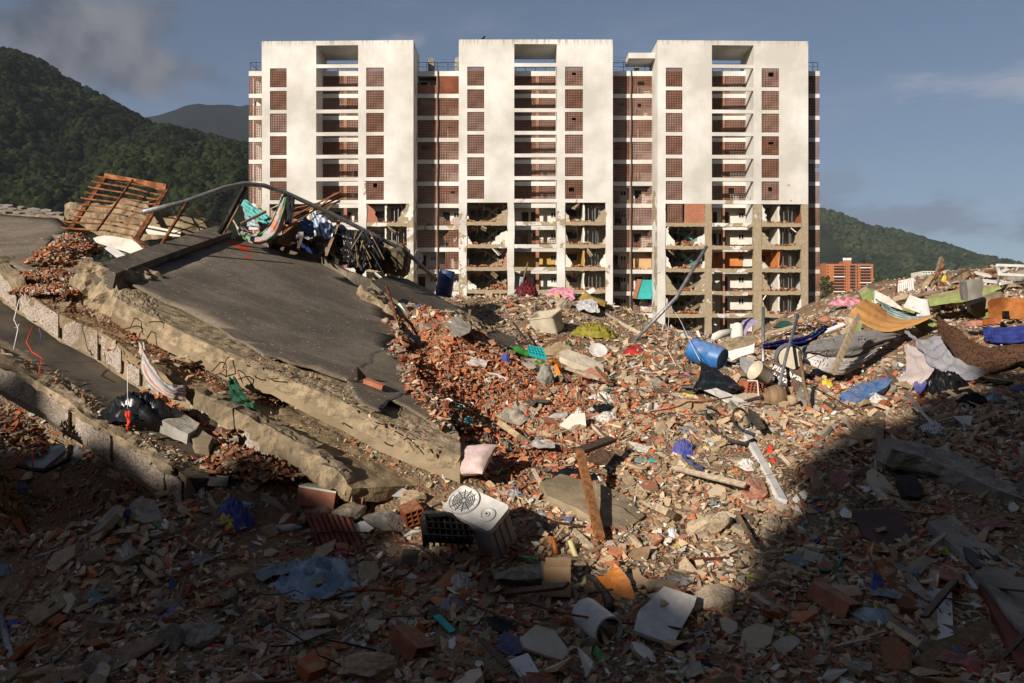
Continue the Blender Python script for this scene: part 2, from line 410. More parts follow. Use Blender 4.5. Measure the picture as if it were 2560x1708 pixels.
def _height_coarse():
    cx = np.arange(GX0, GX1 + 1e-6, 0.5); cy = np.arange(GY0, GY1 + 1e-6, 0.5)
    X, Y = np.meshgrid(cx, cy)
    Z = np.full(X.shape, _W[_n]) + _W[_n + 1] * X + _W[_n + 2] * Y
    for i in range(_n): Z += _W[i] * _tps((X - CPA[i, 0]) ** 2 + (Y - CPA[i, 1]) ** 2)
    return cx, cy, Z
_cx, _cy, _Z = _height_coarse()
def bil(Z, x0, y0, s, X, Y):
    u = np.clip((np.asarray(X) - x0) / s, 0, Z.shape[1] - 1.001); v = np.clip((np.asarray(Y) - y0) / s, 0, Z.shape[0] - 1.001)
    i = u.astype(int); j = v.astype(int); a = u - i; b = v - j
    return (Z[j, i] * (1 - a) + Z[j, i + 1] * a) * (1 - b) + (Z[j + 1, i] * (1 - a) + Z[j + 1, i + 1] * a) * b
GXX, GYY = np.meshgrid(gx, gy)
HZ = bil(_Z, GX0, GY0, 0.5, GXX, GYY)
HZ = HZ + 0.10 * fbm(GXX * 0.9, GYY * 0.9, 3, 4) + 0.05 * fbm(GXX * 3.1, GYY * 3.1, 5, 3) * np.clip((GYY - 2) / 6, 0.3, 1)
HZ = HZ + np.clip((GYY - 16) / 10, 0, 1) * 0.22 * fbm(GXX * 0.5, GYY * 0.5, 8, 4)
def H(x, y):
    return bil(HZ, GX0, GY0, GS, x, y)
def G(px, py, lift=0.0):
    "where the line of sight through a pixel meets the mound"
    ys = np.arange(4.0, 50.0, 0.04)
    xs = (px - CX) / F * ys; zs = (HY - py) / F * ys
    below = np.nonzero(H(xs, ys) + lift > zs)[0]
    y = ys[below[0]] if len(below) else 30.0
    return P(px, py, float(y))
def GD(px, py): return G(px, py).y
def hnormal(x, y, e=0.35):
    return Vector((float(H(x - e, y) - H(x + e, y)), float(H(x, y - e) - H(x, y + e)), 2 * e)).normalized()

def _soil(nt, b):
    v = n_coord(nt, 'Object')
    a = n_noise(nt, v, 0.5, 5, 0.6); f = n_noise(nt, v, 14, 6, 0.75); g = n_noise(nt, v, 4, 6, 0.7)
    vo = nt.nodes.new("ShaderNodeTexVoronoi"); nt.links.new(v, vo.inputs['Vector']); vo.inputs['Scale'].default_value = 22
    base = n_mix(nt, n_range(nt, a, 0.4, 0.6), (0.22, 0.16, 0.105), (0.33, 0.245, 0.155))
    base = n_mix(nt, n_range(nt, g, 0.52, 0.62), base, (0.27, 0.13, 0.075))
    hs = nt.nodes.new("ShaderNodeMix"); hs.data_type = 'RGBA'; hs.blend_type = 'OVERLAY'; hs.inputs[0].default_value = 0.5
    nt.links.new(base, hs.inputs[6]); nt.links.new(f, hs.inputs[7])
    nt.links.new(hs.outputs[2], b.inputs['Base Color']); b.inputs['Roughness'].default_value = 1.0
    b.inputs['Specular IOR Level'].default_value = 0.1
    n_bump(nt, b, n_math(nt, 'ADD', f, n_math(nt, 'MULTIPLY', vo.outputs[0], -0.8)), 0.9, 0.05)
M['soil'] = material('dusty_rubble_soil', _soil)
st = 3
mound = grid_object('rubble_mound', np.stack([GXX, GYY, HZ], -1)[::st, ::st], M['soil'])
tag(mound, kind='structure')
BASE_Z = -16.0
far = MB().add([(-7500, -380, BASE_Z), (7500, -380, BASE_Z), (7500, 4500, BASE_Z), (-7500, 4500, BASE_Z)], [(0, 1, 2, 3)])
M['ground'] = plain('valley_ground', (0.09, 0.085, 0.05), 1.0, 0.4, 0.02, 0.0, bscale=0.3)
tag(far.build('ground', M['ground']), kind='structure')
# the mound's own flanks down to the street
rim = []
for (xa, ya, xb, yb) in ((GX0, GY0, GX1, GY0), (GX1, GY0, GX1, GY1), (GX1, GY1, GX0, GY1), (GX0, GY1, GX0, GY0)):
    for t in np.linspace(0, 1, 24, endpoint=False): rim.append((xa + (xb - xa) * t, ya + (yb - ya) * t))
rv = np.array([[(x, y, float(H(x, y)) - 0.01) for x, y in rim + rim[:1]],
               [(x + (x - 5) * 0.5, y + (y - 20) * 0.5, BASE_Z - 0.5) for x, y in rim + rim[:1]]])
tag(grid_object('mound_flank_terrain', rv, M['soil']), kind='structure')

# ================================================================== mountains
def ridge(name, crest, base, Yc, Yb, nu=260, nv=90, amp=18, seed=1, mats=None, xpad=1500, fs=1.0):
    px = np.array([c[0] for c in crest], float); py = np.array([c[1] for c in crest], float)
    u = np.linspace(px[0], px[-1], nu)
    yc = np.interp(u, px, py)
    Zc = (HY - yc) / F * Yc; Xc = (u - CX) / F * Yc; Xb = (u - CX) / F * (Yb + (Yc - Yb) * 0.45)
    rows = []
    for t in np.linspace(0, 1, nv):
        X = Xb + (Xc - Xb) * t; Y = Yb + (Yc - Yb) * t
        z = BASE_Z + (Zc - BASE_Z) * (t ** 1.15)
        w = math.sin(math.pi * min(t, 1)) ** 0.7
        rid = 1 - 2 * np.abs(fbm(X / (150 * fs) + Y / (420 * fs), Y / (260 * fs) - X / (700 * fs), seed, 5))
        z = z + w * amp * rid + w * amp * 0.3 * fbm(X / (40 * fs), Y / (40 * fs), seed + 3, 4)
        rows.append(np.stack([X, np.full_like(X, Y), z], -1))
    for t in (0.35, 1.0):
        rows.append(np.stack([Xc, np.full_like(Xc, Yc * (1 + 0.4 * t)), Zc + (BASE_Z - Zc) * t], -1))
    V = np.array(rows)
    return grid_object(name, V, mats), V
def _forest(dark, light, sc):
    def f(nt, b):
        v = n_coord(nt, 'Object')
        a = n_noise(nt, v, sc, 6, 0.65); c = n_noise(nt, v, sc * 8, 5, 0.7)
        base = n_mix(nt, n_range(nt, a, 0.38, 0.62), dark, light)
        base = n_mix(nt, n_range(nt, c, 0.3, 0.7, 0.0, 0.8), base, tuple(x * 0.35 for x in dark))
        at = n_attr(nt, 'tint')
        hs = nt.nodes.new("ShaderNodeHueSaturation"); nt.links.new(base, hs.inputs['Color'])
        nt.links.new(n_range(nt, at.outputs['Fac'], 0, 1, 0.75, 1.75), hs.inputs['Value'])
        nt.links.new(hs.outputs[0], b.inputs['Base Color']); b.inputs['Roughness'].default_value = 1; b.inputs['Specular IOR Level'].default_value = 0.05
        n_bump(nt, b, c, 1.0, 2.0)
    return f
M['forest'] = material('near_forest', _forest((0.008, 0.013, 0.005), (0.031, 0.038, 0.012), 0.012))
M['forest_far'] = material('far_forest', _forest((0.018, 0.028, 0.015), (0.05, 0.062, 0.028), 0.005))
_ico = bmesh.new(); bmesh.ops.create_icosphere(_ico, subdivisions=2, radius=1.0)
ICO_V = np.array([v.co[:] for v in _ico.verts]); ICO_F = np.array([[l.index for l in f.verts] for f in _ico.faces]); _ico.free()
_ico = bmesh.new(); bmesh.ops.create_icosphere(_ico, subdivisions=1, radius=1.0)
ICO1_V = np.array([v.co[:] for v in _ico.verts]); ICO1_F = np.array([[l.index for l in f.verts] for f in _ico.faces]); _ico.free()
def merged(name, parts, mats, attrs=None, parent=None, smooth=False):
    "parts: list of (V (n,k,3), F (m,3), colour (n,4) or value (n,))"
    vs, fs, cs, base = [], [], [], 0
    for V, Fc, c in parts:
        n, k = V.shape[:2]
        vs.append(V.reshape(-1, 3)); fs.append((Fc[None] + (np.arange(n) * k)[:, None, None]).reshape(-1, 3) + base)
        cs.append(np.repeat(c, k, axis=0)); base += n * k
    vs = np.concatenate(vs); fs = np.concatenate(fs); cs = np.concatenate(cs)
    me = bpy.data.meshes.new(name)
    me.vertices.add(len(vs)); me.vertices.foreach_set("co", vs.ravel())
    me.loops.add(fs.size); me.loops.foreach_set("vertex_index", fs.ravel().astype(np.int32))
    me.polygons.add(len(fs)); me.polygons.foreach_set("loop_start", np.arange(0, fs.size, 3, dtype=np.int32))
    me.polygons.foreach_set("use_smooth", np.full(len(fs), smooth))
    me.update(calc_edges=True)
    if attrs == 'color':
        a = me.attributes.new('tint_colour', 'FLOAT_COLOR', 'POINT'); a.data.foreach_set('color', cs.ravel())
    elif attrs:
        a = me.attributes.new(attrs, 'FLOAT', 'POINT'); a.data.foreach_set('value', cs.ravel())
    for m in (mats if isinstance(mats, (list, tuple)) else [mats]): me.materials.append(m)
    return linkmesh(name, me, parent)
def rand_rot(n, tilt=math.pi):
    "n random rotations whose up axis leans at most tilt"
    az = RNG.uniform(0, 2 * np.pi, n); la = RNG.uniform(0, 2 * np.pi, n); t = RNG.uniform(0, 1, n) ** 0.8 * tilt
    ca, sa = np.cos(az), np.sin(az); Z0 = np.zeros(n); O1 = np.ones(n)
    A = np.stack([ca, -sa, Z0, sa, ca, Z0, Z0, Z0, O1], -1).reshape(n, 3, 3)
    kx, ky = np.cos(la), np.sin(la); c, s = np.cos(t), np.sin(t); C = 1 - c
    B = np.stack([c + kx * kx * C, kx * ky * C, ky * s, kx * ky * C, c + ky * ky * C, -kx * s, -ky * s, kx * s, c], -1).reshape(n, 3, 3)
    return B @ A
def canopy(name, V, n, rmin, rmax, mat, label, cat, seed=3, rows=(0, None), lo=False):
    r = np.random.default_rng(seed); rr, cc_ = V.shape[:2]
    r1 = rr if rows[1] is None else rows[1]
    fi = r.uniform(rows[0], r1 - 1.01, n); fj = r.uniform(0, cc_ - 1.01, n)
    i = fi.astype(int); j = fj.astype(int); a = (fi - i)[:, None]; b = (fj - j)[:, None]
    p = (V[i, j] * (1 - b) + V[i, j + 1] * b) * (1 - a) + (V[i + 1, j] * (1 - b) + V[i + 1, j + 1] * b) * a
    s = r.uniform(rmin, rmax, n) * (0.8 + 0.4 * r.random(n))
    bv, bf = (ICO1_V, ICO1_F) if lo else (ICO_V, ICO_F)
    jit = 1 + 0.42 * (r.random((n, len(bv))) - 0.5)
    vv = bv[None] * jit[..., None] * s[:, None, None] * np.array([1, 1, 0.85])
    vv = vv + (p + np.stack([np.zeros(n), np.zeros(n), s * 0.35], -1))[:, None, :]
    o = merged(name, [(vv, bf, r.random(n))], mat, 'tint', smooth=False)
    return tag(o, label, cat, kind='stuff')
near_crest = [(-1500, -160), (-700, 20), (-250, 90), (0, 129), (43, 136), (113, 166), (149, 192), (186, 212), (232, 235), (275, 254), (308, 275), (352, 295), (375, 312), (431, 328), (497, 338), (564, 355), (620, 368), (760, 420), (1000, 520), (1300, 640), (1600, 760)]
_, VN = ridge('mountain_near', near_crest, None, 900, 330, 420, 110, 36, 2, M['forest'])
canopy('forest_on_near_mountain', VN[:110, 185:297], 15000, 2.2, 5.0, M['forest'], 'dark green forest covering the near mountain slope', 'forest', 3, lo=True)
far_crest = [(-300, 420), (100, 340), (352, 296), (398, 288), (438, 275), (464, 264), (497, 259), (520, 263), (544, 262), (577, 262), (597, 267), (620, 262), (800, 300), (1100, 420), (1500, 560), (1800, 600)]
_, VF = ridge('mountain_far', far_crest, None, 3000, 1700, 220, 70, 60, 7, material('far_cloud_shaded_forest', _forest((0.010, 0.014, 0.018), (0.022, 0.028, 0.030), 0.004)), fs=3)  # dark bluish tone puts cloud shade into the forest colour
right_crest = [(1500, 700), (1700, 610), (1900, 555), (2000, 520), (2047, 526), (2100, 540), (2157, 566), (2236, 581), (2268, 591), (2321, 607), (2348, 611), (2402, 631), (2455, 644), (2509, 655), (2560, 668), (2800, 720), (3400, 790), (4000, 830)]
_, VR = ridge('mountain_right', right_crest, None, 2300, 1100, 300, 90, 30, 5, M['forest_far'], fs=2)
canopy('forest_on_right_mountain', VR[:90, 62:140], 6500, 5, 11, M['forest_far'], 'hazy green forest on the mountain beyond the orange tower', 'forest', 5, lo=True)
foot_crest = [(1500, 800), (1900, 740), (2050, 700), (2150, 690), (2300, 672), (2420, 690), (2560, 700), (2900, 760), (3400, 820)]
_, VH = ridge('foothill_terrain', foot_crest, None, 1250, 700, 200, 60, 12, 11, M['forest_far'], fs=1)
canopy('forest_on_foothill', VH[:60, 50:120], 5000, 3, 6, M['forest_far'], 'green woods on the low foothill behind the orange tower', 'forest', 6, lo=True)

# ================================================================== buildings behind the camera whose shade falls over the foreground
M['shade_wall'] = plain('rendered_wall', (0.42, 0.38, 0.32), 0.9, 0.15, 0.3, 0.05)
M['window_dark'] = plain('dark_window', (0.02, 0.022, 0.025), 0.25, 0.2, 1, 0.0, spec=0.6)
def shade_block(name, label, outline, Y0, depth):
    "outline: roof line (x, z) from one end to the other"
    root = empty(name, (outline[0][0], Y0, BASE_Z))
    pts = [(outline[0][0], Y0, BASE_Z)] + [(x, Y0, z) for x, z in outline] + [(outline[-1][0], Y0, BASE_Z)]
    MB().prism(pts, (0, -depth, 0)).build('wall', M['shade_wall'], root)
    x0, x1 = outline[0][0], outline[-1][0]; ztop = min(z for x, z in outline) - 1.5
    wm = None
    z = -9.0
    while z + 1.4 < ztop:
        x = x0 + 1.2
        while x + 1.4 < x1 - 0.5:
            if wm is None:
                w = MB().box((0, 0.0, 0), (1.4, 0.06, 1.3)).build('window', M['window_dark'], root); wm = w.data
            else:
                w = linkmesh('window', wm, root)
            w.matrix_parent_inverse = Matrix(); w.location = (x - x0, 0.003, z - BASE_Z)
            x += 3.1
        z += 2.8
    tag(root, label, 'building')
    return root
SH_Y = -25.0
shade_block('low_apartment_block', 'low rendered apartment block behind the photographer', [(-75, 15.4), (-30.3, 15.4), (-30.2, 14.5), (-29.1, 14.4), (-29.0, 13.7), (-27.9, 13.7), (-27.8, 14.0), (-27.2, 13.9), (-27.1, 13.3), (-25.95, 13.3), (-25.85, 13.8), (-25.4, 13.7), (-25.3, 13.2), (-24.3, 12.8), (-24.2, 12.5), (-23.2, 12.6), (-23.1, 12.9), (-22.3, 12.8), (-22.2, 12.3), (-21.8, 12.3), (-21.7, 12.1), (-21.2, 12.2), (-21.1, 12.0), (-20.75, 12.0), (-20.7, 12.25), (-20.35, 12.1), (-20.3, 11.5), (-20.05, 11.3)], SH_Y, 10)
shade_block('tall_apartment_block', 'tall rendered apartment block behind the photographer', [(-19.9, 11.2), (-19.8, 12.1), (-20.05, 12.7), (-19.8, 13.2), (-20.15, 13.9), (-20.0, 14.5), (-19.6, 14.6), (-19.5, 15.1), (-19.2, 15.1), (-19.0, 15.9), (-18.5, 15.8), (-18.4, 16.4), (-17.6, 16.5), (-17.5, 17.4), (-16.9, 17.4), (-16, 18.6), (-15.5, 19), (-15.4, 52), (60, 52)], SH_Y, 10)  # last stretch raised tall to keep sky light off the foreground
# ================================================================== the damaged apartment block
D0, SETB = 98.0, 3.2
S = D0 / F; DB = D0 + SETB; SB = DB / F
fx = lambda px: (px - CX) * S
fz = lambda py: (HY - py) * S
bx = lambda px: (px - CX) * SB
bz = lambda py: (HY - py) * SB
def _paint(peel, streak=True):
    "old white paint over plaster; peel sets how much has fallen off"
    def f(nt, b):
        v = n_coord(nt, 'Object'); vs = n_coord(nt, 'Object', (1.6, 1.6, 0.12))
        a = n_noise(nt, v, 0.16, 5, 0.6); c = n_noise(nt, v, 1.3, 6, 0.65); st = n_noise(nt, vs, 1.4, 6, 0.7)
        base = n_mix(nt, n_range(nt, a, 0.38, 0.62), (0.48, 0.455, 0.41), (0.67, 0.645, 0.605))
        base = n_mix(nt, n_range(nt, c, 0.52, 0.75, 0, 0.38), base, (0.52, 0.485, 0.43))
        base = n_mix(nt, n_range(nt, st, 0.54, 0.76, 0, 0.42), base, (0.49, 0.45, 0.39))
        # rain stains and flaking just under the parapet
        g = nt.nodes.new("ShaderNodeNewGeometry"); sp = nt.nodes.new("ShaderNodeSeparateXYZ"); nt.links.new(g.outputs['Position'], sp.inputs[0])
        top = n_math(nt, 'MULTIPLY', n_range(nt, sp.outputs[2], fz(118), fz(100)), n_range(nt, n_noise(nt, vs, 2.4, 6, 0.75), 0.50, 0.60))
        base = n_mix(nt, n_math(nt, 'MULTIPLY', top, 0.75), base, (0.20, 0.16, 0.11))
        pn = n_noise(nt, v, 0.42, 7, 0.62, 0.3)
        band = n_range(nt, sp.outputs[2], fz(420), fz(505), 0.0, 0.12)      # more has fallen off close to the broken storeys
        peeled = n_range(nt, n_math(nt, 'ADD', pn, band), 0.5 + (0.5 - peel) * 0.62 - 0.004, 0.5 + (0.5 - peel) * 0.62 + 0.004)
        sm = n_range(nt, n_noise(nt, v, 3.1, 4, 0.6), 0.42, 0.6)
        base = n_mix(nt, peeled, base, n_mix(nt, sm, (0.30, 0.235, 0.15), (0.36, 0.29, 0.20)))
        nt.links.new(base, b.inputs['Base Color']); b.inputs['Roughness'].default_value = 0.9; b.inputs['Specular IOR Level'].default_value = 0.15
        n_bump(nt, b, n_math(nt, 'SUBTRACT', n_math(nt, 'MULTIPLY', c, 0.4), peeled), 0.5, 0.03)
    return f
M['paint'] = material('white_facade_paint', _paint(0.13))
M['paint_worn'] = material('worn_facade_paint', _paint(0.30))
M['paint_half'] = material('half_fallen_paint', _paint(0.50))
M['paint_bare'] = material('bare_concrete_facade', _paint(0.80))
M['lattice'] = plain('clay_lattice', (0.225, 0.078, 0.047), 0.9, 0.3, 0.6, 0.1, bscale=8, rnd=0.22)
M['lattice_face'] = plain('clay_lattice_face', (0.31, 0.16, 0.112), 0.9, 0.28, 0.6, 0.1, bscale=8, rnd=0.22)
M['pier_brick'] = plain('clay_pier', (0.30, 0.15, 0.09), 0.9, 0.2, 1, 0.1)
M['room'] = plain('room_wall', (0.30, 0.26, 0.20), 0.9, 0.25, 0.7, 0.05)
M['room_white'] = plain('white_room_wall', (0.70, 0.66, 0.58), 0.9, 0.12, 0.7, 0.05)
M['room_yellow'] = plain('yellow_room_wall', (0.50, 0.32, 0.10), 0.9, 0.15, 0.7, 0.05)
M['room_orange'] = plain('orange_room_wall', (0.55, 0.20, 0.06), 0.9, 0.15, 0.7, 0.05)
M['room_teal'] = plain('teal_room_wall', (0.04, 0.36, 0.34), 0.9, 0.15, 0.7, 0.05)
M['stair_teal'] = plain('teal_stair', (0.12, 0.26, 0.22), 0.9, 0.3, 0.7, 0.05)
M['room_peach'] = plain('peach_room_wall', (0.62, 0.38, 0.20), 0.9, 0.12, 0.7, 0.05)
M['inner_shade'] = plain('unlit_inner_wall', (0.11, 0.085, 0.065), 0.9, 0.3, 0.7, 0.05)  # shade of the unlit rooms put into the wall colour
M['door'] = plain('brown_door', (0.06, 0.035, 0.025), 0.7, 0.3, 1, 0.05)

def grid_wall(mb, xs, zs, fill, y0, y1, mi=0):
    "wall with openings, made of the filled cells of a grid, front at y0"
    nx, nz = len(xs) - 1, len(zs) - 1
    F_ = lambda i, j: 0 <= i < nx and 0 <= j < nz and fill(i, j)
    for i in range(nx):
        for j in range(nz):
            if not F_(i, j): continue
            a, b, c, d = xs[i], xs[i + 1], zs[j], zs[j + 1]
            mb.add([(a, y0, c), (b, y0, c), (b, y0, d), (a, y0, d)], [(0, 1, 2, 3)], mi)
            mb.add([(a, y1, c), (b, y1, c), (b, y1, d), (a, y1, d)], [(3, 2, 1, 0)], mi)
            if not F_(i - 1, j): mb.add([(a, y0, c), (a, y0, d), (a, y1, d), (a, y1, c)], [(0, 1, 2, 3)], mi)
            if not F_(i + 1, j): mb.add([(b, y0, c), (b, y0, d), (b, y1, d), (b, y1, c)], [(3, 2, 1, 0)], mi)
            if not F_(i, j - 1): mb.add([(a, y0, c), (b, y0, c), (b, y1, c), (a, y1, c)], [(3, 2, 1, 0)], mi)
            if not F_(i, j + 1): mb.add([(a, y0, d), (b, y0, d), (b, y1, d), (a, y1, d)], [(0, 1, 2, 3)], mi)
LAT_CACHE = {}
def lattice_mesh(w, h, depth=0.14, cell=0.205, bar=0.058, mask=None):
    key = (round(w, 2), round(h, 2)) if mask is None else None
    if key and key in LAT_CACHE: return LAT_CACHE[key]
    nx, nz = max(2, round(w / cell)), max(2, round(h / cell))
    mb = MB(); cw, ch = w / nx, h / nz
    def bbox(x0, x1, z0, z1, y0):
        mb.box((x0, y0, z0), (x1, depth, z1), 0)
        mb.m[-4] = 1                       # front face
    if mask is None:
        for i in range(nx + 1):
            x = i * cw; bbox(max(0, x - bar / 2), min(w, x + bar / 2), 0, h, 0.0)
        for j in range(nz + 1):
            z = j * ch; bbox(0, w, max(0, z - bar / 2), min(h, z + bar / 2), 0.003)
    else:
        ok = lambda i, j: 0 <= i < nx and 0 <= j < nz and mask((i + .5) / nx, (j + .5) / nz)
        for i in range(nx + 1):
            for j in range(nz):
                if ok(i, j) or ok(i - 1, j): bbox(max(0, i * cw - bar / 2), min(w, i * cw + bar / 2), j * ch, (j + 1) * ch, 0.0)
        for i in range(nx):
            for j in range(nz + 1):
                if ok(i, j) or ok(i, j - 1): bbox(i * cw, (i + 1) * cw, max(0, j * ch - bar / 2), min(h, j * ch + bar / 2), 0.003)
    me = bpy.data.meshes.new('lattice_screen')
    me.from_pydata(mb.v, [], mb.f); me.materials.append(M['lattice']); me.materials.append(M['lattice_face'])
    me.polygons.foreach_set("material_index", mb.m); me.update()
    if key: LAT_CACHE[key] = me
    return me
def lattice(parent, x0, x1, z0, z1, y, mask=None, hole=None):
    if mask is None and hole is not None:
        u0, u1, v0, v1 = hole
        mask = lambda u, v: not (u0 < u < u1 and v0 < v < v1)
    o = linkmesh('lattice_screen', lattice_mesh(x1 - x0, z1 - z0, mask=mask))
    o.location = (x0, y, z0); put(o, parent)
    return o

block = empty('apartment_block', (fx(1337), D0, BASE_Z))
tag(block, 'ruined white apartment block of three towers with red clay lattice screens', 'building')
KP, KH = 56.6, 47.4                                     # storey pitch and opening height in pixels
UW = (0, .055, .165, .36, .637, .69, .806, 1.0)
NK_OK, NK = 6, 12
HOLES = {(0, 'R', 5): (.36, .68, .6, .9), (1, 'R', 0): (.38, .6, .52, .74), (1, 'R', 2): (.38, .6, .52, .74), (1, 'R', 5): (.2, .55, .35, .62),
         (2, 'R', 0): (.35, .72, .55, .8), (2, 'R', 1): (.5, .66, .52, .72), (2, 'R', 3): (.34, .7, .5, .75), (2, 'R', 5): (.34, .6, .48, .74)}
def bchunks(mb, x0, x1, y, z, n, hmax=0.5, mats=3, spread=0.8):
    "broken pieces lying along a floor edge"
    for _ in range(n):
        s = random.uniform(0.10, 0.34); x = random.uniform(x0, x1); t = random.random()
        mb.obox((x, y + random.uniform(0.1, spread), z + s * 0.25 + hmax * max(0, fbm_s(x * 1.3 + y, z)) * t), (s * 1.3, s, s * 0.6),
                (random.uniform(-40, 40), random.uniform(-40, 40), random.uniform(0, 180)), random.randrange(mats))
def fbm_s(x, y): return float(fbm(np.array(x), np.array(y), 4, 3)) + 0.25
RUB = None
def tower(ti, x0, x1, ytop, k0, yaw):
    t = empty('tower', ((fx(x0) + fx(x1)) / 2, D0, BASE_Z)); put(t, block)
    X0, X1 = fx(x0), fx(x1); W = X1 - X0
    X = [X0 + W * u for u in UW]
    kt = lambda k: fz(k0 + KP * k); kb = lambda k: fz(k0 + KP * k + KH)
    # ---- intact upper wall
    zs = [kb(NK_OK - 1) - 9.2 * S]
    rows = ['beam']
    for k in range(NK_OK - 1, -1, -1):
        zs += [kb(k), kt(k)]; rows += ['open', 'beam']
    zs[-1:] = [kt(0)]
    rows = ['beam'] + sum([['open', 'beam'] for _ in range(NK_OK)], [])
    zs = [kb(NK_OK - 1) - 9.2 * S]
    for k in range(NK_OK - 1, -1, -1): zs += [kb(k), kt(k)]
    zs += [fz(k0 - 9.2)]                        # top of the beam over the first storey
    zs += [fz(ytop + 11.5), fz(ytop)]
    rows += ['roof_open', 'top']
    def fill(i, j):
        r = rows[j]
        if r == 'open': return i not in (1, 3, 5)
        if r == 'roof_open': return i != 3
        if r == 'beam': return i != 3
        return True
    mb = MB(); grid_wall(mb, X, zs, fill, D0, D0 + 0.25)
    mb.build('front_wall', M['paint'], t)
    for k in range(-1, NK_OK):                  # beams that cross the recess, a little proud of nothing but light
        zt = kb(k) if k >= 0 else fz(k0 - 9.2)
        z1 = zt if k >= 0 else kt(0); z0_ = zt - 9.2 * S if k >= 0 else kt(0)
        lo, hi = (zt - 9.2 * S, zt) if k >= 0 else (kt(0), fz(k0 - 9.2))
        MB().box((X[3], D0 + 0.01, lo), (X[4], D0 + 0.24, hi)).build('recess_beam', M['paint'], t)
    # ---- roof box over the recess, open at its back
    zr = fz(ytop + 11.5)
    mb = MB()
    mb.box((X0, D0 + 0.25, zr + 0.02), (X1, D0 + 5.2, fz(ytop) - 0.06))
    for a, b in ((X[3] - 0.22, X[3] - 0.003), (X[4] + 0.003, X[4] + 0.22), (X0 + 0.003, X0 + 0.25), (X1 - 0.25, X1 - 0.003)):
        mb.box((a, D0 + 0.25, fz(k0 + 12)), (b, D0 + 5.2, zr + 0.018))
    mb.build('roof_box', M['paint'], t)
    # ---- side walls and reveals of the recess
    zlow = BASE_Z
    mb = MB()
    for a, b, bot in ((X0 + 0.004, X0 + 0.25, zlow), (X1 - 0.25, X1 - 0.004, zlow)):
        mb.box((a, D0 + 0.25, bot), (b, DB + 0.3, fz(k0 + 12) - 0.004))
    mb.build('side_wall', M['paint_worn'], t)
    for a, b in ((X[3] - 0.22, X[3] - 0.003), (X[4] + 0.003, X[4] + 0.22)):
        MB().box((a, D0 + 0.25, kb(7 if ti != 2 else 6)), (b, DB, fz(k0 + 12) - 0.004)).build('recess_reveal', M['paint'], t)
    # ---- lattice screens of the intact storeys
    for k in range(NK_OK):
        for c, side in ((1, 'L'), (5, 'R')):
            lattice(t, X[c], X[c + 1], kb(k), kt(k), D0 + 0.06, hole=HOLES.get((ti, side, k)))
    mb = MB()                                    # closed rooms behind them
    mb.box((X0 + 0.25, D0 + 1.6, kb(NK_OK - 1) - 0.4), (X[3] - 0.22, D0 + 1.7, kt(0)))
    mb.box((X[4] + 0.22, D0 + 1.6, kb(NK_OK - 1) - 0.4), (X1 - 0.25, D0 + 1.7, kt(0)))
    mb.build('inner_wall', M['inner_shade'], t)
    for k in range(NK):
        for a, b in ((X0 + 0.255, X[3] - 0.225), (X[4] + 0.225, X1 - 0.255)):
            MB().box((a, D0 + 0.36, kb(k) - 0.30), (b, DB + 4.5, kb(k) - 0.02)).build('floor_slab', M['room'], t)
    # ---- open frame of the lower storeys
    UC = ((0.0, .052), (.315, .36), (.637, .692), (.955, 1.0))
    zt0 = kb(NK_OK - 1) - 9.2 * S - 0.003
    cm = [('paint_worn', 'paint_worn', 'paint', 'paint_worn'), ('paint_worn', 'paint', 'paint', 'paint'), ('paint', 'paint_half', 'paint_half', 'paint_bare')][ti]
    for (a, b), m in zip(UC, cm):
        n = 26; pl, pr = [], []
        for i in range(n + 1):
            z = zt0 + (BASE_Z - zt0) * i / n
            j1, j2 = (random.uniform(-0.05, 0.06) for _ in range(2))
            pl.append((X0 + W * a + (0 if a == 0 else j1), D0 - 0.004, z)); pr.append((X0 + W * b - (0 if b == 1.0 else j2), D0 - 0.004, z))
        MB().prism(pl + pr[::-1], (0, 0.4, 0)).build('column', M[m], t)
    bm = [('paint_half', 'paint', 'paint_half'), ('paint_half', 'paint_worn', 'paint_half'), ('paint_bare', 'paint_worn', 'paint_bare')][ti]
    for k in range(NK_OK, NK):
        for bi, (u0, u1) in enumerate(((.052, .315), (.36, .637), (.692, .955))):
            n = 16; top, bot = [], []
            for i in range(n + 1):
                x = X0 + W * (u0 + (u1 - u0) * i / n); sg = -0.05 * math.sin(math.pi * i / n) * (k - 5) * 0.3
                top.append((x, D0 + 0.03, kb(k) + sg + random.uniform(-0.03, 0.03)))
                bot.append((x, D0 + 0.03, kb(k) - 9.2 * S + sg + random.uniform(-0.05, 0.03)))
            MB().prism(top + bot[::-1], (0, 0.3, 0)).build('floor_beam', M[bm[bi]], t)
    # ---- what stands in the open storeys
    rub = MB()
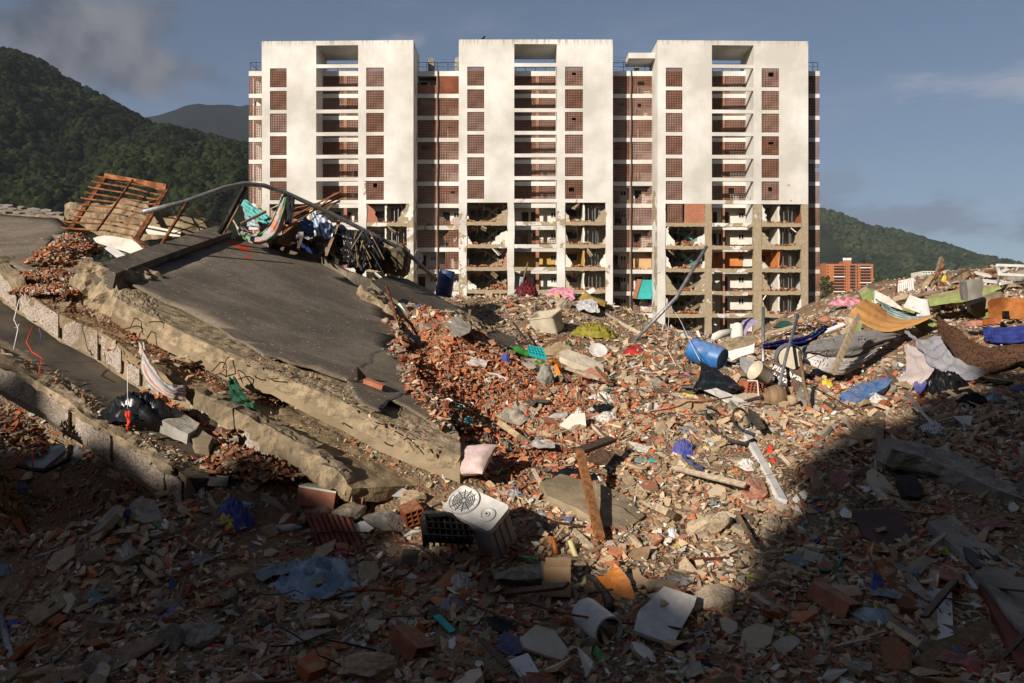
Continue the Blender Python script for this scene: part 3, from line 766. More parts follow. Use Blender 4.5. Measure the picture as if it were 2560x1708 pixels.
    for k in range(NK_OK, NK):
        zf, zc = kb(k) - 0.02, kt(k) + 0.10
        A0, A1 = X0 + W * .052, X0 + W * .315
        C0, C1 = X0 + W * .692, X0 + W * .955
        yb = D0 + 4.2
        col = {(1, 8): 'room_yellow', (2, 8): 'room_orange', (2, 9): 'room', (1, 9): 'room', (0, 6): 'room_white'}.get((ti, k), 'room')
        # bay A: back wall with a strip of windows, then the stair flights
        if ti == 2 and k == 6:
            lattice(t, X0 + W * .065, X0 + W * .165, zf, kt(k), D0 + 0.06)
            brick_panel(t, X0 + W * .18, X0 + W * .312, zf, kt(k), D0 + 0.05)
        elif not (ti == 0 and k > 7):
            MB().box((A0, yb, zf), (A1, yb + 0.12, zc)).build('back_wall', M['room'], t)
            mbw = MB()
            for i in range(5):
                xw = A0 + 0.35 + i * (A1 - A0 - 0.9) / 5
                mbw.box((xw, yb - 0.05, zf + 1.25), (xw + 0.5, yb + 0.02, zf + 2.05))
            mbw.build('window_strip', M['window_dark'], t)
            if ti > 0:
                st = MB(); xa, xb = A0 + 0.55 * (A1 - A0), A0 + 0.98 * (A1 - A0)
                for (p, q, yy) in (((A0 + .42 * (A1 - A0), zc - 0.05), (A0 + .80 * (A1 - A0), zf + 1.25), D0 + 2.4), ((A0 + .98 * (A1 - A0), zf + 1.35), (A0 + .50 * (A1 - A0), zf + 0.12), D0 + 1.1)):
                    st.prism([(p[0], yy, p[1]), (q[0], yy, q[1]), (q[0], yy, q[1] - 0.28), (p[0], yy, p[1] - 0.28)], (0, 1.1, 0))
                    nst = 8
                    for i in range(nst):
                        fx_ = p[0] + (q[0] - p[0]) * (i + .5) / nst; z_ = p[1] + (q[1] - p[1]) * (i + .5) / nst
                        st.box((fx_ - 0.13, yy + 0.02, z_ - 0.1), (fx_ + 0.13, yy + 1.08, z_ + 0.085))
                st.build('stair', M['stair_teal'] if (ti == 2 and k in (7, 8)) else M['concrete'], t)
                r_ = MB()
                for i in range(4):
                    xx = A0 + (.52 + .07 * i) * (A1 - A0); zz = zf + 0.25 + 0.27 * i
                    r_.tube([(xx, D0 + 1.0, zz - 0.1), (xx, D0 + 1.0, zz + 0.75)], 0.03, 5)
                r_.tube([(A0 + .50 * (A1 - A0), D0 + 1.0, zf + 0.75), (A0 + .78 * (A1 - A0), D0 + 1.0, zf + 1.95)], 0.035, 5)
                r_.build('stair_railing', M['steel_dark'], t)
        # bay C: room with a window, partition, shaft with pipes
        xm = C0 + (C1 - C0) * .44
        MB().box((C0, yb - 0.6, zf), (xm, yb - 0.5, zc)).build('back_wall', M[col], t)
        MB().box((C0 + 0.4, yb - 0.66, zf + 1.2), (xm - 0.5, yb - 0.58, zf + 2.0)).build('window_strip', M['window_dark'], t)
        pts = [(xm, zf), (xm + 0.22, zf)] + [(xm + 0.22 + random.uniform(-.08, .06), zf + (zc - zf) * i / 6) for i in range(1, 6)] + [(xm + 0.22, zc), (xm, zc)]
        MB().prism([(x, D0 + 0.5, z) for x, z in pts], (0, 3.0, 0)).build('partition', M['room_white' if col == 'room' else col], t)
        MB().box((xm + 0.25, yb + 1.0, zf), (C1, yb + 1.1, zc)).build('shaft_wall', M['room' if ti == 2 else 'inner_shade'], t)
        for i in range(4):
            xx = xm + 0.7 + i * (C1 - xm - 0.9) / 4 + random.uniform(-.15, .15)
            lean = random.uniform(-0.05, 0.05)
            MB().tube([(xx, D0 + 1.2 + 0.3 * (i % 2), zf), (xx + lean, D0 + 1.2 + 0.3 * (i % 2), zc)], random.choice((0.035, 0.05, 0.065)), 6).build('pipe', M['steel'], t)
        # bay B: the recess, its rear wall is the wing behind
        if k >= 6:
            for (a, b) in ((A0, A1), (C0, C1)):
                bchunks(rub, a + .1, b - .1, D0 + 0.1, zf, 46, 0.4)
            bchunks(rub, A0 + (A1 - A0) * .5, A1 - .1, D0 + 0.2, zf, 40, 1.1, spread=1.4)
    # torn wall remains, hanging slabs and bars in the open bays
    for k in range(NK_OK, NK):
        zf, zc = kb(k), kt(k); hh = zc - zf
        for bi, (u0, u1) in enumerate(((.052, .315), (.692, .955))):
            a, b = X0 + W * u0, X0 + W * u1
            if ti == 2 and k == 6 and bi == 0: continue
            for side in (0, 1):
                if random.random() < .28: continue
                w_ = random.uniform(.12, .42) * (b - a) * (1.35 if (ti, k, bi, side) == (1, 7, 0, 1) else .7); n = 7
                x_e = [(a + w_ * (1 - i / n) ** random.uniform(.4, 1.2) + random.uniform(0, .12)) if side == 0 else (b - w_ * (1 - i / n) ** random.uniform(.4, 1.2) - random.uniform(0, .12)) for i in range(n + 1)]
                xs_ = a - .02 if side == 0 else b + .02; top = hh * random.uniform(.35, 1.0)
                pts = [(xs_, D0 + .12, zf)] + [(x, D0 + .12, zf + top * i / n) for i, x in enumerate(x_e)] + [(xs_, D0 + .12, zf + top)]
                MB().prism(pts, (0, .14, 0)).build('wall_remnant', M[random.choice(('paint_half', 'paint_worn', 'brick', 'room_white', 'chunk_plaster'))], t)
            if random.random() < .55:
                x = random.uniform(a + .4, b - .8); l = random.uniform(.7, 1.6)
                MB().obox((x, D0 + .5, zc - .35), (l, .8, .12), (random.uniform(-30, 30), random.uniform(20, 60) * random.choice((-1, 1)), 0)).build('hanging_slab', M[random.choice(('concrete', 'chunk_plaster', 'room_white'))], t)
            for _ in range(3):
                x = random.uniform(a + .2, b - .2); MB().tube([(x, D0 + .2, zc + .1), (x + random.uniform(-.15, .15), D0 + .1, zc - random.uniform(.3, .7)), (x + random.uniform(-.4, .4), D0 - .05, zc - random.uniform(.6, 1.2))], .018, 4).build('hanging_bar', M['rust'], t)
    o = rub.build('rubble', [M['brick_fresh'], M['chunk_plaster'], M['brick']], t); o['kind'] = 'stuff'
    t.rotation_euler = (0, 0, R(yaw))
    return t
BRK = {}
def brick_panel(parent, x0, x1, z0, z1, y, cw=0.40, ch=0.21, mask=None, mat='brick_fresh', T=0.12):
    "wall of separate clay bricks with recessed joints"
    nz = max(1, round((z1 - z0) / ch)); ch = (z1 - z0) / nz
    w = empty('brick_infill', (x0, y, z0)); put(w, parent)
    mb = MB()
    MB_ = mb.box((x0, y + 0.02, z0), (x1, y + T, z1), 0)
    for j in range(nz):
        x = x0 - (cw / 2 if j % 2 else 0)
        while x < x1 - 0.02:
            a, b = max(x, x0) + 0.008, min(x + cw, x1) - 0.008
            if b - a > 0.06 and (mask is None or mask(((a + b) / 2 - x0) / (x1 - x0), (j + .5) / nz)):
                d = random.uniform(-0.012, 0.008)
                mb.box((a, y + d, z0 + j * ch + 0.008), (b, y + T - 0.01, z0 + (j + 1) * ch - 0.008), 1)
            x += cw
    o = mb.build('brick_courses', [M['chunk_plaster'], M[mat]], parent)
    bpy.data.objects.remove(w)
    return o
tower(0, 653, 1034, 102, 170.0, -1.2)
tower(1, 1147, 1532, 99, 167.0, 0.0)
tower(2, 1643, 2022, 102, 170.5, 1.2)

# ---- the wing behind the towers: storey bands with lattice screens between them
wing = empty('rear_wing', (bx(1336), DB, BASE_Z)); put(wing, block)
RP, RH, RT = 54.9, 44.5, 190.4
rt = lambda r: bz(RT + RP * r); rb = lambda r: bz(RT + RP * r + RH)
NR = 13
XW0, XW1 = bx(622), bx(2049)
mb = MB()
mb.box((XW0, DB, rt(0)), (XW1, DB + 0.25, bz(178)))
for r in range(NR):
    mb.box((XW0, DB, rb(r) - (RP - RH) * SB), (XW1, DB + 0.25, rb(r)))
mb.build('storey_band', M['paint'], wing)
mb = MB(); mb.box((XW0 + 0.02, DB + 0.25, rt(0) + 0.3), (XW1 - 0.02, DB + 9, rt(0) + 0.55))
mb.box((XW0 + 0.02, DB + 8.8, BASE_Z), (XW1 - 0.02, DB + 9, rt(0) + 0.3))
for x in (XW0 + 0.02, XW1 - 0.22): mb.box((x, DB + 1.4, BASE_Z), (x + 0.2, DB + 8.8, rt(0) + 0.3))
mb.build('rear_shell', M['paint_worn'], wing)
mb = MB()
for r in range(NR): mb.box((XW0 + 0.25, DB + 0.26, rb(r) - 0.32), (XW1 - 0.25, DB + 8.7, rb(r) - 0.06))
mb.build('floor_slab', M['room'], wing)
mb = MB(); mb.box((XW0 + 0.25, DB + 1.7, BASE_Z), (XW1 - 0.25, DB + 1.85, rt(0)))
mb.build('gallery_wall', M['room_white'], wing)
def gallery_fittings(x0, x1, z, seed):
    rr = random.Random(seed); y = DB + 1.66
    d = MB(); xd = x0 + (x1 - x0) * rr.uniform(.08, .3)
    d.box((xd, y - 0.03, z + 0.02), (xd + 0.85, y + 0.02, z + 2.0)); d.build('door', M['door'], wing)
    if x1 - x0 > 3:
        d = MB(); xd = x0 + (x1 - x0) * rr.uniform(.42, .5); d.box((xd, y - 0.03, z + 0.02), (xd + 0.85, y + 0.02, z + 2.0)); d.build('door', M['door'], wing)
    xw = x1 - 0.95
    w = MB(); w.box((xw, y - 0.05, z + 1.3), (xw + 0.75, y + 0.01, z + 1.95)); f = w.build('window', M['white_paint'], wing)
    for i in range(2):
        MB().box((xw + 0.06 + i * 0.35, y - 0.065, z + 1.36), (xw + 0.34 + i * 0.35, y - 0.055, z + 1.89)).build('window_pane', M['window_dark'], wing)
def diag(u, v): return v < u * 0.95 + 0.08 + 0.08 * math.sin(u * 17)
def lowpart(h): return lambda u, v: v < h + 0.12 * math.sin(u * 9 + h * 20)
TW = ((653, 1034), (1147, 1532), (1643, 2022))
# recess backs
for ti, (a, b) in enumerate(TW):
    w = b - a; c0, c1 = a + w * .36, a + w * .637
    X0_, X1_ = fx(c0) - 0.4, fx(c1) + 0.4; xm = X0_ + (X1_ - X0_) * (.52 if ti != 2 else .34 + .07)
    for r in range(NR - 1):
        z0, z1 = rb(r), rt(r)
        MB().box((xm, DB + 0.02, z0), (xm + 0.42, DB + 0.2, z1)).build('pier', M['pier_brick'], wing)
        if r < 5 or (r == 5):
            lattice(wing, X0_, xm, z0, z1, DB + 0.05, hole=(.5, .75, .3, .5) if (ti, r) == (2, 5) else None)
            lattice(wing, xm + 0.42, X1_, z0, z1, DB + 0.05, hole={(0, 4): (.3, .62, .3, .62), (2, 5): (.15, .4, .35, .9)}.get((ti, r)))
        else:
            gallery_fittings(X0_, X1_, z0, ti * 31 + r)
            if (ti, r) in ((1, 7), (0, 6), (0, 7)):
                lattice(wing, X0_, xm, z0, z1, DB + 0.05, mask=lowpart(.45 if ti == 0 else .75))
                lattice(wing, xm + 0.42, X1_, z0, z1, DB + 0.05, mask=lowpart(.4))
            if (ti, r) in ((2, 8), (1, 8)):
                c_ = 'room_orange' if ti == 2 else 'room_yellow'
                MB().box((X0_ + 0.3, DB + 1.60, z0 + 0.01), (X1_ - 0.4, DB + 1.69, z1 - 0.02)).build('painted_wall', M[c_], wing)
# links between the towers: two screens per storey with a down-pipe between
LINKS = ((1036, 1091, 1098, 1150), (1528, 1574, 1581, 1636))
BROKEN = {(0, 6, 1): lowpart(.35), (0, 7, 1): lambda u, v: u > .35 + .1 * math.sin(v * 9) or v < .12, (0, 8, 1): lambda u, v: u > .3 and v > 0.0 or v < .3, (0, 8, 0): lowpart(.06), (0, 9, 0): lowpart(.0), (0, 9, 1): lowpart(.30), (0, 10, 0): lowpart(.05), (0, 10, 1): lowpart(.3),
          (1, 5, 0): lambda u, v: not (u > .45 and .2 < v < .9), (1, 5, 1): diag, (1, 7, 1): diag, (1, 8, 0): lowpart(.42), (1, 8, 1): lowpart(.0), (1, 9, 0): lowpart(.3), (1, 9, 1): lowpart(.0),
          (1, 10, 0): lowpart(.1), (1, 10, 1): lowpart(.32), (1, 6, 0): lambda u, v: u > 0.85 or v < 0.1}
LHOLE = {(0, 3, 0): (.3, .7, .55, .8), (0, 2, 1): (.4, .6, .52, .68), (1, 0, 1): (.2, .55, .45, .7), (1, 1, 0): (.48, .7, .55, .72), (1, 1, 1): (.2, .45, .42, .72), (1, 3, 0): (.3, .6, .55, .72), (0, 5, 1): (.55, .8, .5, .7)}
for li, (a, b, c, d) in enumerate(LINKS):
    for r in range(NR - 1):
        z0, z1 = rb(r), rt(r)
        for hi, (p, q) in enumerate(((a, b), (c, d))):
            key = (li, r, hi)
            if (li, r) == (0, 0):
                brick_panel(wing, bx(p), bx(q), z0, z0 + (z1 - z0) * (.5 if hi == 0 else 1.0), DB + 0.04, 0.36, 0.16, mat='lattice')
                if hi == 0: gallery_fittings(bx(p), bx(q), z0, 5)
                continue
            if key in BROKEN:
                gallery_fittings(bx(p), bx(q), z0, li * 50 + r * 2 + hi)
                lattice(wing, bx(p), bx(q), z0, z1, DB + 0.05, mask=BROKEN[key])
            else:
                lattice(wing, bx(p), bx(q), z0, z1, DB + 0.05, hole=LHOLE.get(key))
        MB().box((bx(b), DB + 0.03, z0), (bx(b) + 0.16, DB + 0.22, z1)).build('pier', M['pier_brick'], wing)
    xx = bx((b + c) / 2 + 0.6)
    MB().tube([(xx + 0.04 * math.sin(i * 2.1), DB - 0.09, bz(178) + (BASE_Z - bz(178)) * i / 30) for i in range(31)], 0.085, 8).build('down_pipe', M['steel_dark'], wing)
# a teal wall slab fallen out of the link, a peach room
pl = [bz(748), bz(700)]
MB().prism([(bx(1592), DB - 0.3, pl[0]), (bx(1628), DB - 0.3, pl[0]), (bx(1633), DB - 0.1, pl[1]), (bx(1606), DB - 0.1, pl[1])], (0, 0.14, 0)).build('fallen_wall_slab', M['room_teal'], wing)
MB().prism([(bx(1580), DB - 0.34, pl[0] + 0.1), (bx(1590), DB - 0.34, pl[0]), (bx(1604), DB - 0.16, pl[1] + 0.05), (bx(1592), DB - 0.16, pl[1] + 0.1)], (0, 0.1, 0)).build('fallen_wall_slab', M['brick'], wing)
MB().box((bx(1588), DB + 1.58, rb(8)), (bx(1634), DB + 1.66, rt(8))).build('painted_wall', M['room_peach'], wing)
# ends of the wing
for (a, b) in ((622, 652), (2020, 2049)):
    for r in range(NR - 1):
        lattice(wing, bx(a), bx(b), rb(r), rt(r), DB + 0.05, hole=(.35, .95, .5, .78) if (a, r) in ((622, 1), (2020, 4)) else None)
    # outer corner returns
# rubble along the broken storeys of the wing
rub = MB()
for r in range(5, NR - 1):
    for (a, b) in ((1036, 1145), (1533, 1630)) + tuple((x0 + (x1 - x0) * .36, x0 + (x1 - x0) * .637) for x0, x1 in TW):
        if r > 5: bchunks(rub, bx(a), bx(b), DB + 0.3, rb(r), 26, 0.3, spread=1.0)
o = rub.build('rubble', [M['brick_fresh'], M['chunk_plaster'], M['brick']], wing); o['kind'] = 'stuff'
# roof things of the wing: guard rails, water tank ends, a fan vent, the concrete canopy by the third tower
def rail(x0, x1, z, y, h=1.15, n=6, ymore=0):
    mb = MB()
    for i in range(n + 1):
        x = x0 + (x1 - x0) * i / n
        mb.tube([(x, y, z), (x + random.uniform(-.06, .06), y, z + h)], 0.035, 5)
    mb.tube([(x0, y, z + h), (x1, y, z + h)], 0.035, 5); mb.tube([(x0, y, z + h * .55), (x1, y, z + h * .55)], 0.02, 5)
    mb.build('roof_railing', M['steel_dark'], wing)
zr = bz(178)
rail(bx(624), bx(652), zr, DB + 0.3, 1.2, 2); rail(bx(1040), bx(1146), zr, DB + 0.3, 1.2, 4); rail(bx(1533), bx(1640), zr, DB + 0.3, 1.2, 4); rail(bx(2022), bx(2047), zr, DB + 0.3, 1.2, 2)
for ti, (a, b) in enumerate(TW): rail(bx(a + (b - a) * .37), bx(a + (b - a) * .63), zr, DB + 0.3, 1.0, 4)
MB().tube([(bx(624), DB + 0.3, zr + 1.2), (bx(648), DB + 0.3, zr)], 0.035, 5).build('roof_railing', M['steel_dark'], wing)
mb = MB(); mb.prism([(bx(1066), DB + 2, zr), (bx(1081), DB + 2, zr), (bx(1081), DB + 2, bz(136)), (bx(1078), DB + 2, bz(132)), (bx(1066), DB + 2, bz(130))], (0, 1.2, 0)); mb.build('roof_vent', M['concrete_grey'], wing)
mb = MB(); mb.prism([(bx(1134), DB + 2, zr), (bx(1147), DB + 2, zr), (bx(1147), DB + 2, bz(128)), (bx(1138), DB + 2, bz(129)), (bx(1134), DB + 2, bz(134))], (0, 1.2, 0)); mb.build('roof_vent', M['concrete_grey'], wing)
mb = MB(); mb.box((fx(1575), D0 + 1.2, fz(137)), (fx(1642), D0 + 4.2, fz(123))); mb.build('roof_canopy', M['paint_worn'], wing)
MB().box((bx(1594), DB + 2, zr), (bx(1604), DB + 2.4, bz(150))).build('roof_post', M['concrete_grey'], wing)
mb = MB()
for i in range(6):
    mb.tube([(bx(1040), DB + 1, bz(148 + i * 5)), (bx(1093), DB + 1.2, bz(151 + i * 5)), (bx(1146), DB + 1, bz(147 + i * 5))], 0.012, 4)
    mb.tube([(bx(1533), DB + 1, bz(135 + i * 8)), (bx(1585), DB + 1.2, bz(139 + i * 8)), (bx(1640), DB + 1, bz(136 + i * 8))], 0.012, 4)
mb.build('roof_wire', M['steel_dark'], wing)
# window grilles and a hanging air grille on the link screens
def grille(px0, px1, py0, py1, li=0):
    mb = MB()
    for i in range(9):
        x = bx(px0 + (px1 - px0) * i / 8); mb.tube([(x, DB - 0.12, bz(py0)), (x, DB - 0.12, bz(py1))], 0.02, 4)
    for p in (py0, (py0 + py1) / 2, py1): mb.tube([(bx(px0), DB - 0.12, bz(p)), (bx(px1), DB - 0.12, bz(p))], 0.022, 4)
    mb.build('window_grille', M['steel'], wing)
grille(1052, 1081, 252, 268); grille(1043, 1090, 419, 429); grille(1534, 1570, 523, 546)
# a black bird on the parapet
bird = MB(); bp = Vector((fx(1208), D0 + 0.1, fz(99)))
bird.tube([bp + Vector((-0.3, 0, 0.10)), bp + Vector((-0.12, 0, 0.14)), bp + Vector((0.08, 0, 0.27)), bp + Vector((0.18, 0, 0.42)), bp + Vector((0.27, 0, 0.46))], 0.1, 8, rs=[0.02, 0.09, 0.14, 0.08, 0.05])
bird.tube([bp + Vector((0, 0, 0.02)), bp + Vector((0.02, 0, 0.16))], 0.015, 5); bird.tube([bp + Vector((0.06, 0.05, 0.02)), bp + Vector((0.05, 0.04, 0.16))], 0.015, 5)
bird.tube([bp + Vector((0.27, 0, 0.46)), bp + Vector((0.36, 0, 0.44))], 0.02, 5, rs=[0.03, 0.005])
tag(bird.build('bird', M['cloth_dark'], smooth=True), 'black bird perched on the parapet of the middle tower', 'bird')

# ================================================================== far buildings and trees on the right
OT = 520.0
so = OT / F
ox = lambda px: (px - CX) * so
oz = lambda py: (HY - py) * so
M['orange_brick'] = plain('orange_brick_cladding', (0.40, 0.145, 0.06), 0.9, 0.12, 0.05, 0.0, bscale=1.5)
M['orange_dark'] = plain('shaded_brick_panel', (0.30, 0.10, 0.05), 0.9, 0.12, 0.05, 0.0)
ot = empty('orange_tower_block', (ox(2124), OT, BASE_Z))
mb = MB(); mb.box((ox(2066), OT, BASE_Z), (ox(2183), OT + 22, oz(660))); mb.build('wall', M['orange_brick'], ot)
MB().box((ox(2116), OT + 4, oz(660)), (ox(2135), OT + 12, oz(651))).build('roof_house', M['orange_brick'], ot)
mb = MB()
for px in (2117, 2121, 2126, 2130, 2134): mb.tube([(ox(px), OT + 5, oz(651)), (ox(px), OT + 5, oz(643))], 0.25, 5); mb.box((ox(px) - .5, OT + 4.6, oz(648)), (ox(px) + .5, OT + 5.2, oz(643)))
mb.build('antenna', M['white_paint'], ot)
MB().box((ox(2118), OT - 1.4, BASE_Z), (ox(2140), OT - 0.005, oz(662))).build('stair_shaft', M['orange_brick'], ot)
wv = None
def far_window(x0, x1, z0, z1, y, m='window_dark'):
    w = MB().box((x0, y - 0.12, z0), (x1, y, z1)).build('window', M[m], ot)
for j in range(11):
    y = 664 + j * 7.45
    far_window(ox(2085), ox(2110), oz(y + 4.2), oz(y + 0.8), OT - 0.006)
    far_window(ox(2151), ox(2176), oz(y + 4.2), oz(y + 0.8), OT - 0.006)
    far_window(ox(2123), ox(2136), oz(y + 5.6), oz(y + 0.3), OT - 1.41)
    far_window(ox(2068), ox(2071), oz(y + 4.0), oz(y + 1.2), OT - 0.006)
    far_window(ox(2142), ox(2145), oz(y + 3.6), oz(y + 1.2), OT - 0.006); far_window(ox(2112), ox(2115), oz(y + 3.6), oz(y + 1.2), OT - 0.006)
    for a, b in ((2084, 2111), (2150, 2177)):
        MB().box((ox(a), OT - 0.7, oz(y + 7.0)), (ox(b), OT - 0.008, oz(y + 4.6))).build('balcony', M['orange_brick' if (j * 7 + a) % 5 else 'white_paint'], ot)
tag(ot, 'orange brick tower block with dark window bands far behind the rubble', 'building')
def far_block(name, label, x0, x1, y0, y1, Y, m, nx, nz, depth=20):
    s = Y / F; e = empty(name, ((((x0 + x1) / 2) - CX) * s, Y, BASE_Z))
    X = lambda p: (p - CX) * s
    Z = lambda p: (HY - p) * s
    MB().box((X(x0), Y, BASE_Z), (X(x1), Y + depth, Z(y0))).build('wall', M[m], e)
    for j in range(nz):
        for i in range(nx):
            a = x0 + (x1 - x0) * (i + .2) / nx; b = x0 + (x1 - x0) * (i + .8) / nx; c = y0 + (y1 - y0) * (j + .28) / nz; d = y0 + (y1 - y0) * (j + .75) / nz
            MB().box((X(a), Y - 0.1, Z(d)), (X(b), Y - 0.004, Z(c))).build('window', M['window_dark'], e)
    tag(e, label, 'building')
far_block('white_house', 'low white flat-roofed building right of the orange tower', 2200, 2238, 716, 735, 430, 'room_white', 6, 3)
far_block('beige_block', 'long beige far block behind the debris beside the leaning post', 2306, 2398, 678, 705, 700, 'room_white', 14, 4)
M['roof_red'] = plain('hillside_house_wall', (0.36, 0.19, 0.12), 0.9, 0.2, 0.1, 0)
for i, (px, py, w, h, m, lab) in enumerate(((2054, 668, 8, 6, 'roof_red', 'tiny red brick hillside house nearest the ruined block, upper one'), (2061, 678, 7, 5, 'room_white', 'tiny pale hillside house left of the orange tower, upper one'), (2055, 686, 9, 6, 'room_white', 'tiny pale hillside house nearest the ruined block, lower one'),
        (2188, 700, 5, 5, 'room_white', 'tiny white hillside house right of the orange tower'), (2204, 700, 7, 4, 'room_white', 'small white house among trees above the low white building'), (2062, 660, 5, 4, 'roof_red', 'tiny red brick hillside house left of the orange tower roof'))):
    far_block('hillside_house', lab, px - w / 2, px + w / 2, py - h / 2, py + h / 2, 800 + i * 12, m, 2, 1, 10)
M['leaf_mid'] = plain('mid_leaf', (0.05, 0.068, 0.022), 0.9, 0.4, 0.3, 0.0, bscale=2, col2=(0.075, 0.09, 0.03))
M['bark'] = plain('bark', (0.09, 0.06, 0.04), 0.95, 0.3, 2, 0.2)
def tree(px, py_top, py_base, Y, w, label, seed, base=None, hgt=1, rad=1, group=None):
    r = np.random.default_rng(seed); s = Y / F
    if base is None: base = P(px, py_base, Y); hgt = (py_base - py_top) * s; rad = w * s / 2
    e = empty('tree', base)
    t = MB(); t.tube([base + Vector((0, 0, -.1 * hgt)), base + Vector((0.1, 0, hgt * .4)), base + Vector((rad * .1, 0, hgt * .75))], 0.2, 7, rs=[hgt * .05, hgt * .035, hgt * .015])
    for i in range(5):
        a = i * 1.26 + seed
        t.tube([base + Vector((0, 0, hgt * .35)), base + Vector((math.cos(a) * rad * .4, math.sin(a) * rad * .4, hgt * .6)), base + Vector((math.cos(a) * rad * .7, math.sin(a) * rad * .7, hgt * .75))], 0.1, 5, rs=[hgt * .02, hgt * .014, hgt * .006])
    t.build('trunk', M['bark'], e)
    ncl = 26; d = r.normal(size=(ncl, 3)); d /= np.linalg.norm(d, axis=1)[:, None]
    cpos = d * r.uniform(.35, .95, ncl)[:, None] * np.array([rad, rad * .8, hgt * .42]) + np.array([0, 0, hgt * .58])
    n = 2600
    k = r.integers(0, ncl, n); q = r.normal(size=(n, 3)); q /= np.linalg.norm(q, axis=1)[:, None]
    pos = cpos[k] + q * (r.random(n) ** .4)[:, None] * rad * r.uniform(.22, .36, ncl)[k][:, None]
    sz = rad * 0.075
    tri = r.normal(size=(n, 3, 3)) * sz
    V = pos[:, None, :] + tri + np.array(base)[None, None]
    c = merged('crown', [(V, np.array([[0, 1, 2]]), r.random(n))], M['leaf_mid'], 'tint'); put(c, e)
    tag(e, label, 'tree', group)
for i, (x, z, h) in enumerate(((-21.5, 12.0, .5), (-24.4, 12.7, .55), (-26.5, 13.2, .5), (-29.6, 14.4, .9), (-19.75, 14.4, 1.2), (-18.9, 15.7, 1.2), (-17.9, 16.4, 1.4))):  # unseen shrubs added to break up the edge of the foreground shadow
    tree(0, 0, 0, 1, 1, 'unseen leafy shrub added on a roof to break up the shadow edge', 80 + i, Vector((x, SH_Y - .6, z - .05)), h, h * .55, 'added shrubs on the roofs behind')
TREES = ((2065, 740, 800, 190, 60, 'dark green bushy tree against the right end of the ruined block'), (2100, 742, 775, 260, 60, 'tree below the left corner of the orange tower'), (2150, 738, 772, 270, 62, 'tree below the right half of the orange tower'),
         (2060, 690, 765, 330, 44, 'tall tree between the ruined block and the orange tower'), (2205, 690, 740, 420, 50, 'tree left of the low white building'), (2380, 680, 720, 240, 60, 'rounded green tree behind the wooden cabinet'), (2192, 700, 760, 380, 40, 'narrow tree right beside the orange tower'))
for i, (a, b, c_, Y, w, lab) in enumerate(TREES): tree(a, b, c_, Y, w, lab, 40 + i)
# ================================================================== collapsed floor slabs
def rough_prism(name, pts, off, mats, parent=None, cuts=3, amp=0.03, freq=2.5, seed=0.0, keep=0.0, smooth=False, matfn=None, bottom_amp=None):
    "polygon swept by off, subdivided and broken up; first face keeps flatter when keep is near 1"
    pts = [Vector(p) for p in pts]; off = Vector(off); n = len(pts)
    nn = Vector((0, 0, 0))
    for i in range(n): nn += pts[i].cross(pts[(i + 1) % n])
    if nn.dot(off) > 0: pts.reverse(); nn = -nn
    bm = bmesh.new()
    a = [bm.verts.new(p) for p in pts]; b = [bm.verts.new(p + off) for p in pts]
    f0 = bm.faces.new(a); f1 = bm.faces.new(b[::-1])
    for i in range(n): bm.faces.new((a[(i + 1) % n], a[i], b[i], b[(i + 1) % n]))
    bmesh.ops.recalc_face_normals(bm, faces=bm.faces)
    bmesh.ops.triangulate(bm, faces=bm.faces[:])
    for _ in range(cuts):
        L = [e for e in bm.edges if e.calc_length() > 0.09 * (1 + _ * 0.0)]
        if not L or len(bm.verts) > 9000: break
        bmesh.ops.subdivide_edges(bm, edges=L, cuts=1, use_grid_fill=True)
        bmesh.ops.triangulate(bm, faces=[f for f in bm.faces if len(f.verts) > 3])
    bm.normal_update()
    up = nn.normalized()
    for v in bm.verts:
        p = v.co * freq + Vector((seed, seed * 1.7, 0))
        d = mnoise.fractal(p, 0.9, 2.1, 4) * amp
        k = 1.0 - keep * max(0.0, v.normal.dot(up)) ** 2
        v.co += v.normal * d * k
    me = bpy.data.meshes.new(name); bm.to_mesh(me); bm.free()
    for m in (mats if isinstance(mats, (list, tuple)) else [mats]): me.materials.append(m)
    if matfn:
        me.polygons.foreach_set("material_index", [matfn(p.center, p.normal) for p in me.polygons])
    if smooth: me.polygons.foreach_set("use_smooth", [True] * len(me.polygons))
    me.update()
    return linkmesh(name, me, parent)

SB_, SC_ = -0.3458, 0.237
SN = Vector((-SB_, -SC_, 1.0))
def pl(a): return Vector((0, 0, a))
def L1(px, py, da=0.0): return on_plane(px, py, pl(-3.489 + da), SN)
def L2(px, py, da=0.0): return on_plane(px, py, pl(-4.10 + da), SN)
def L3(px, py, da=0.0): return on_plane(px, py, pl(-4.50 + da), SN)
UPN = SN.normalized()

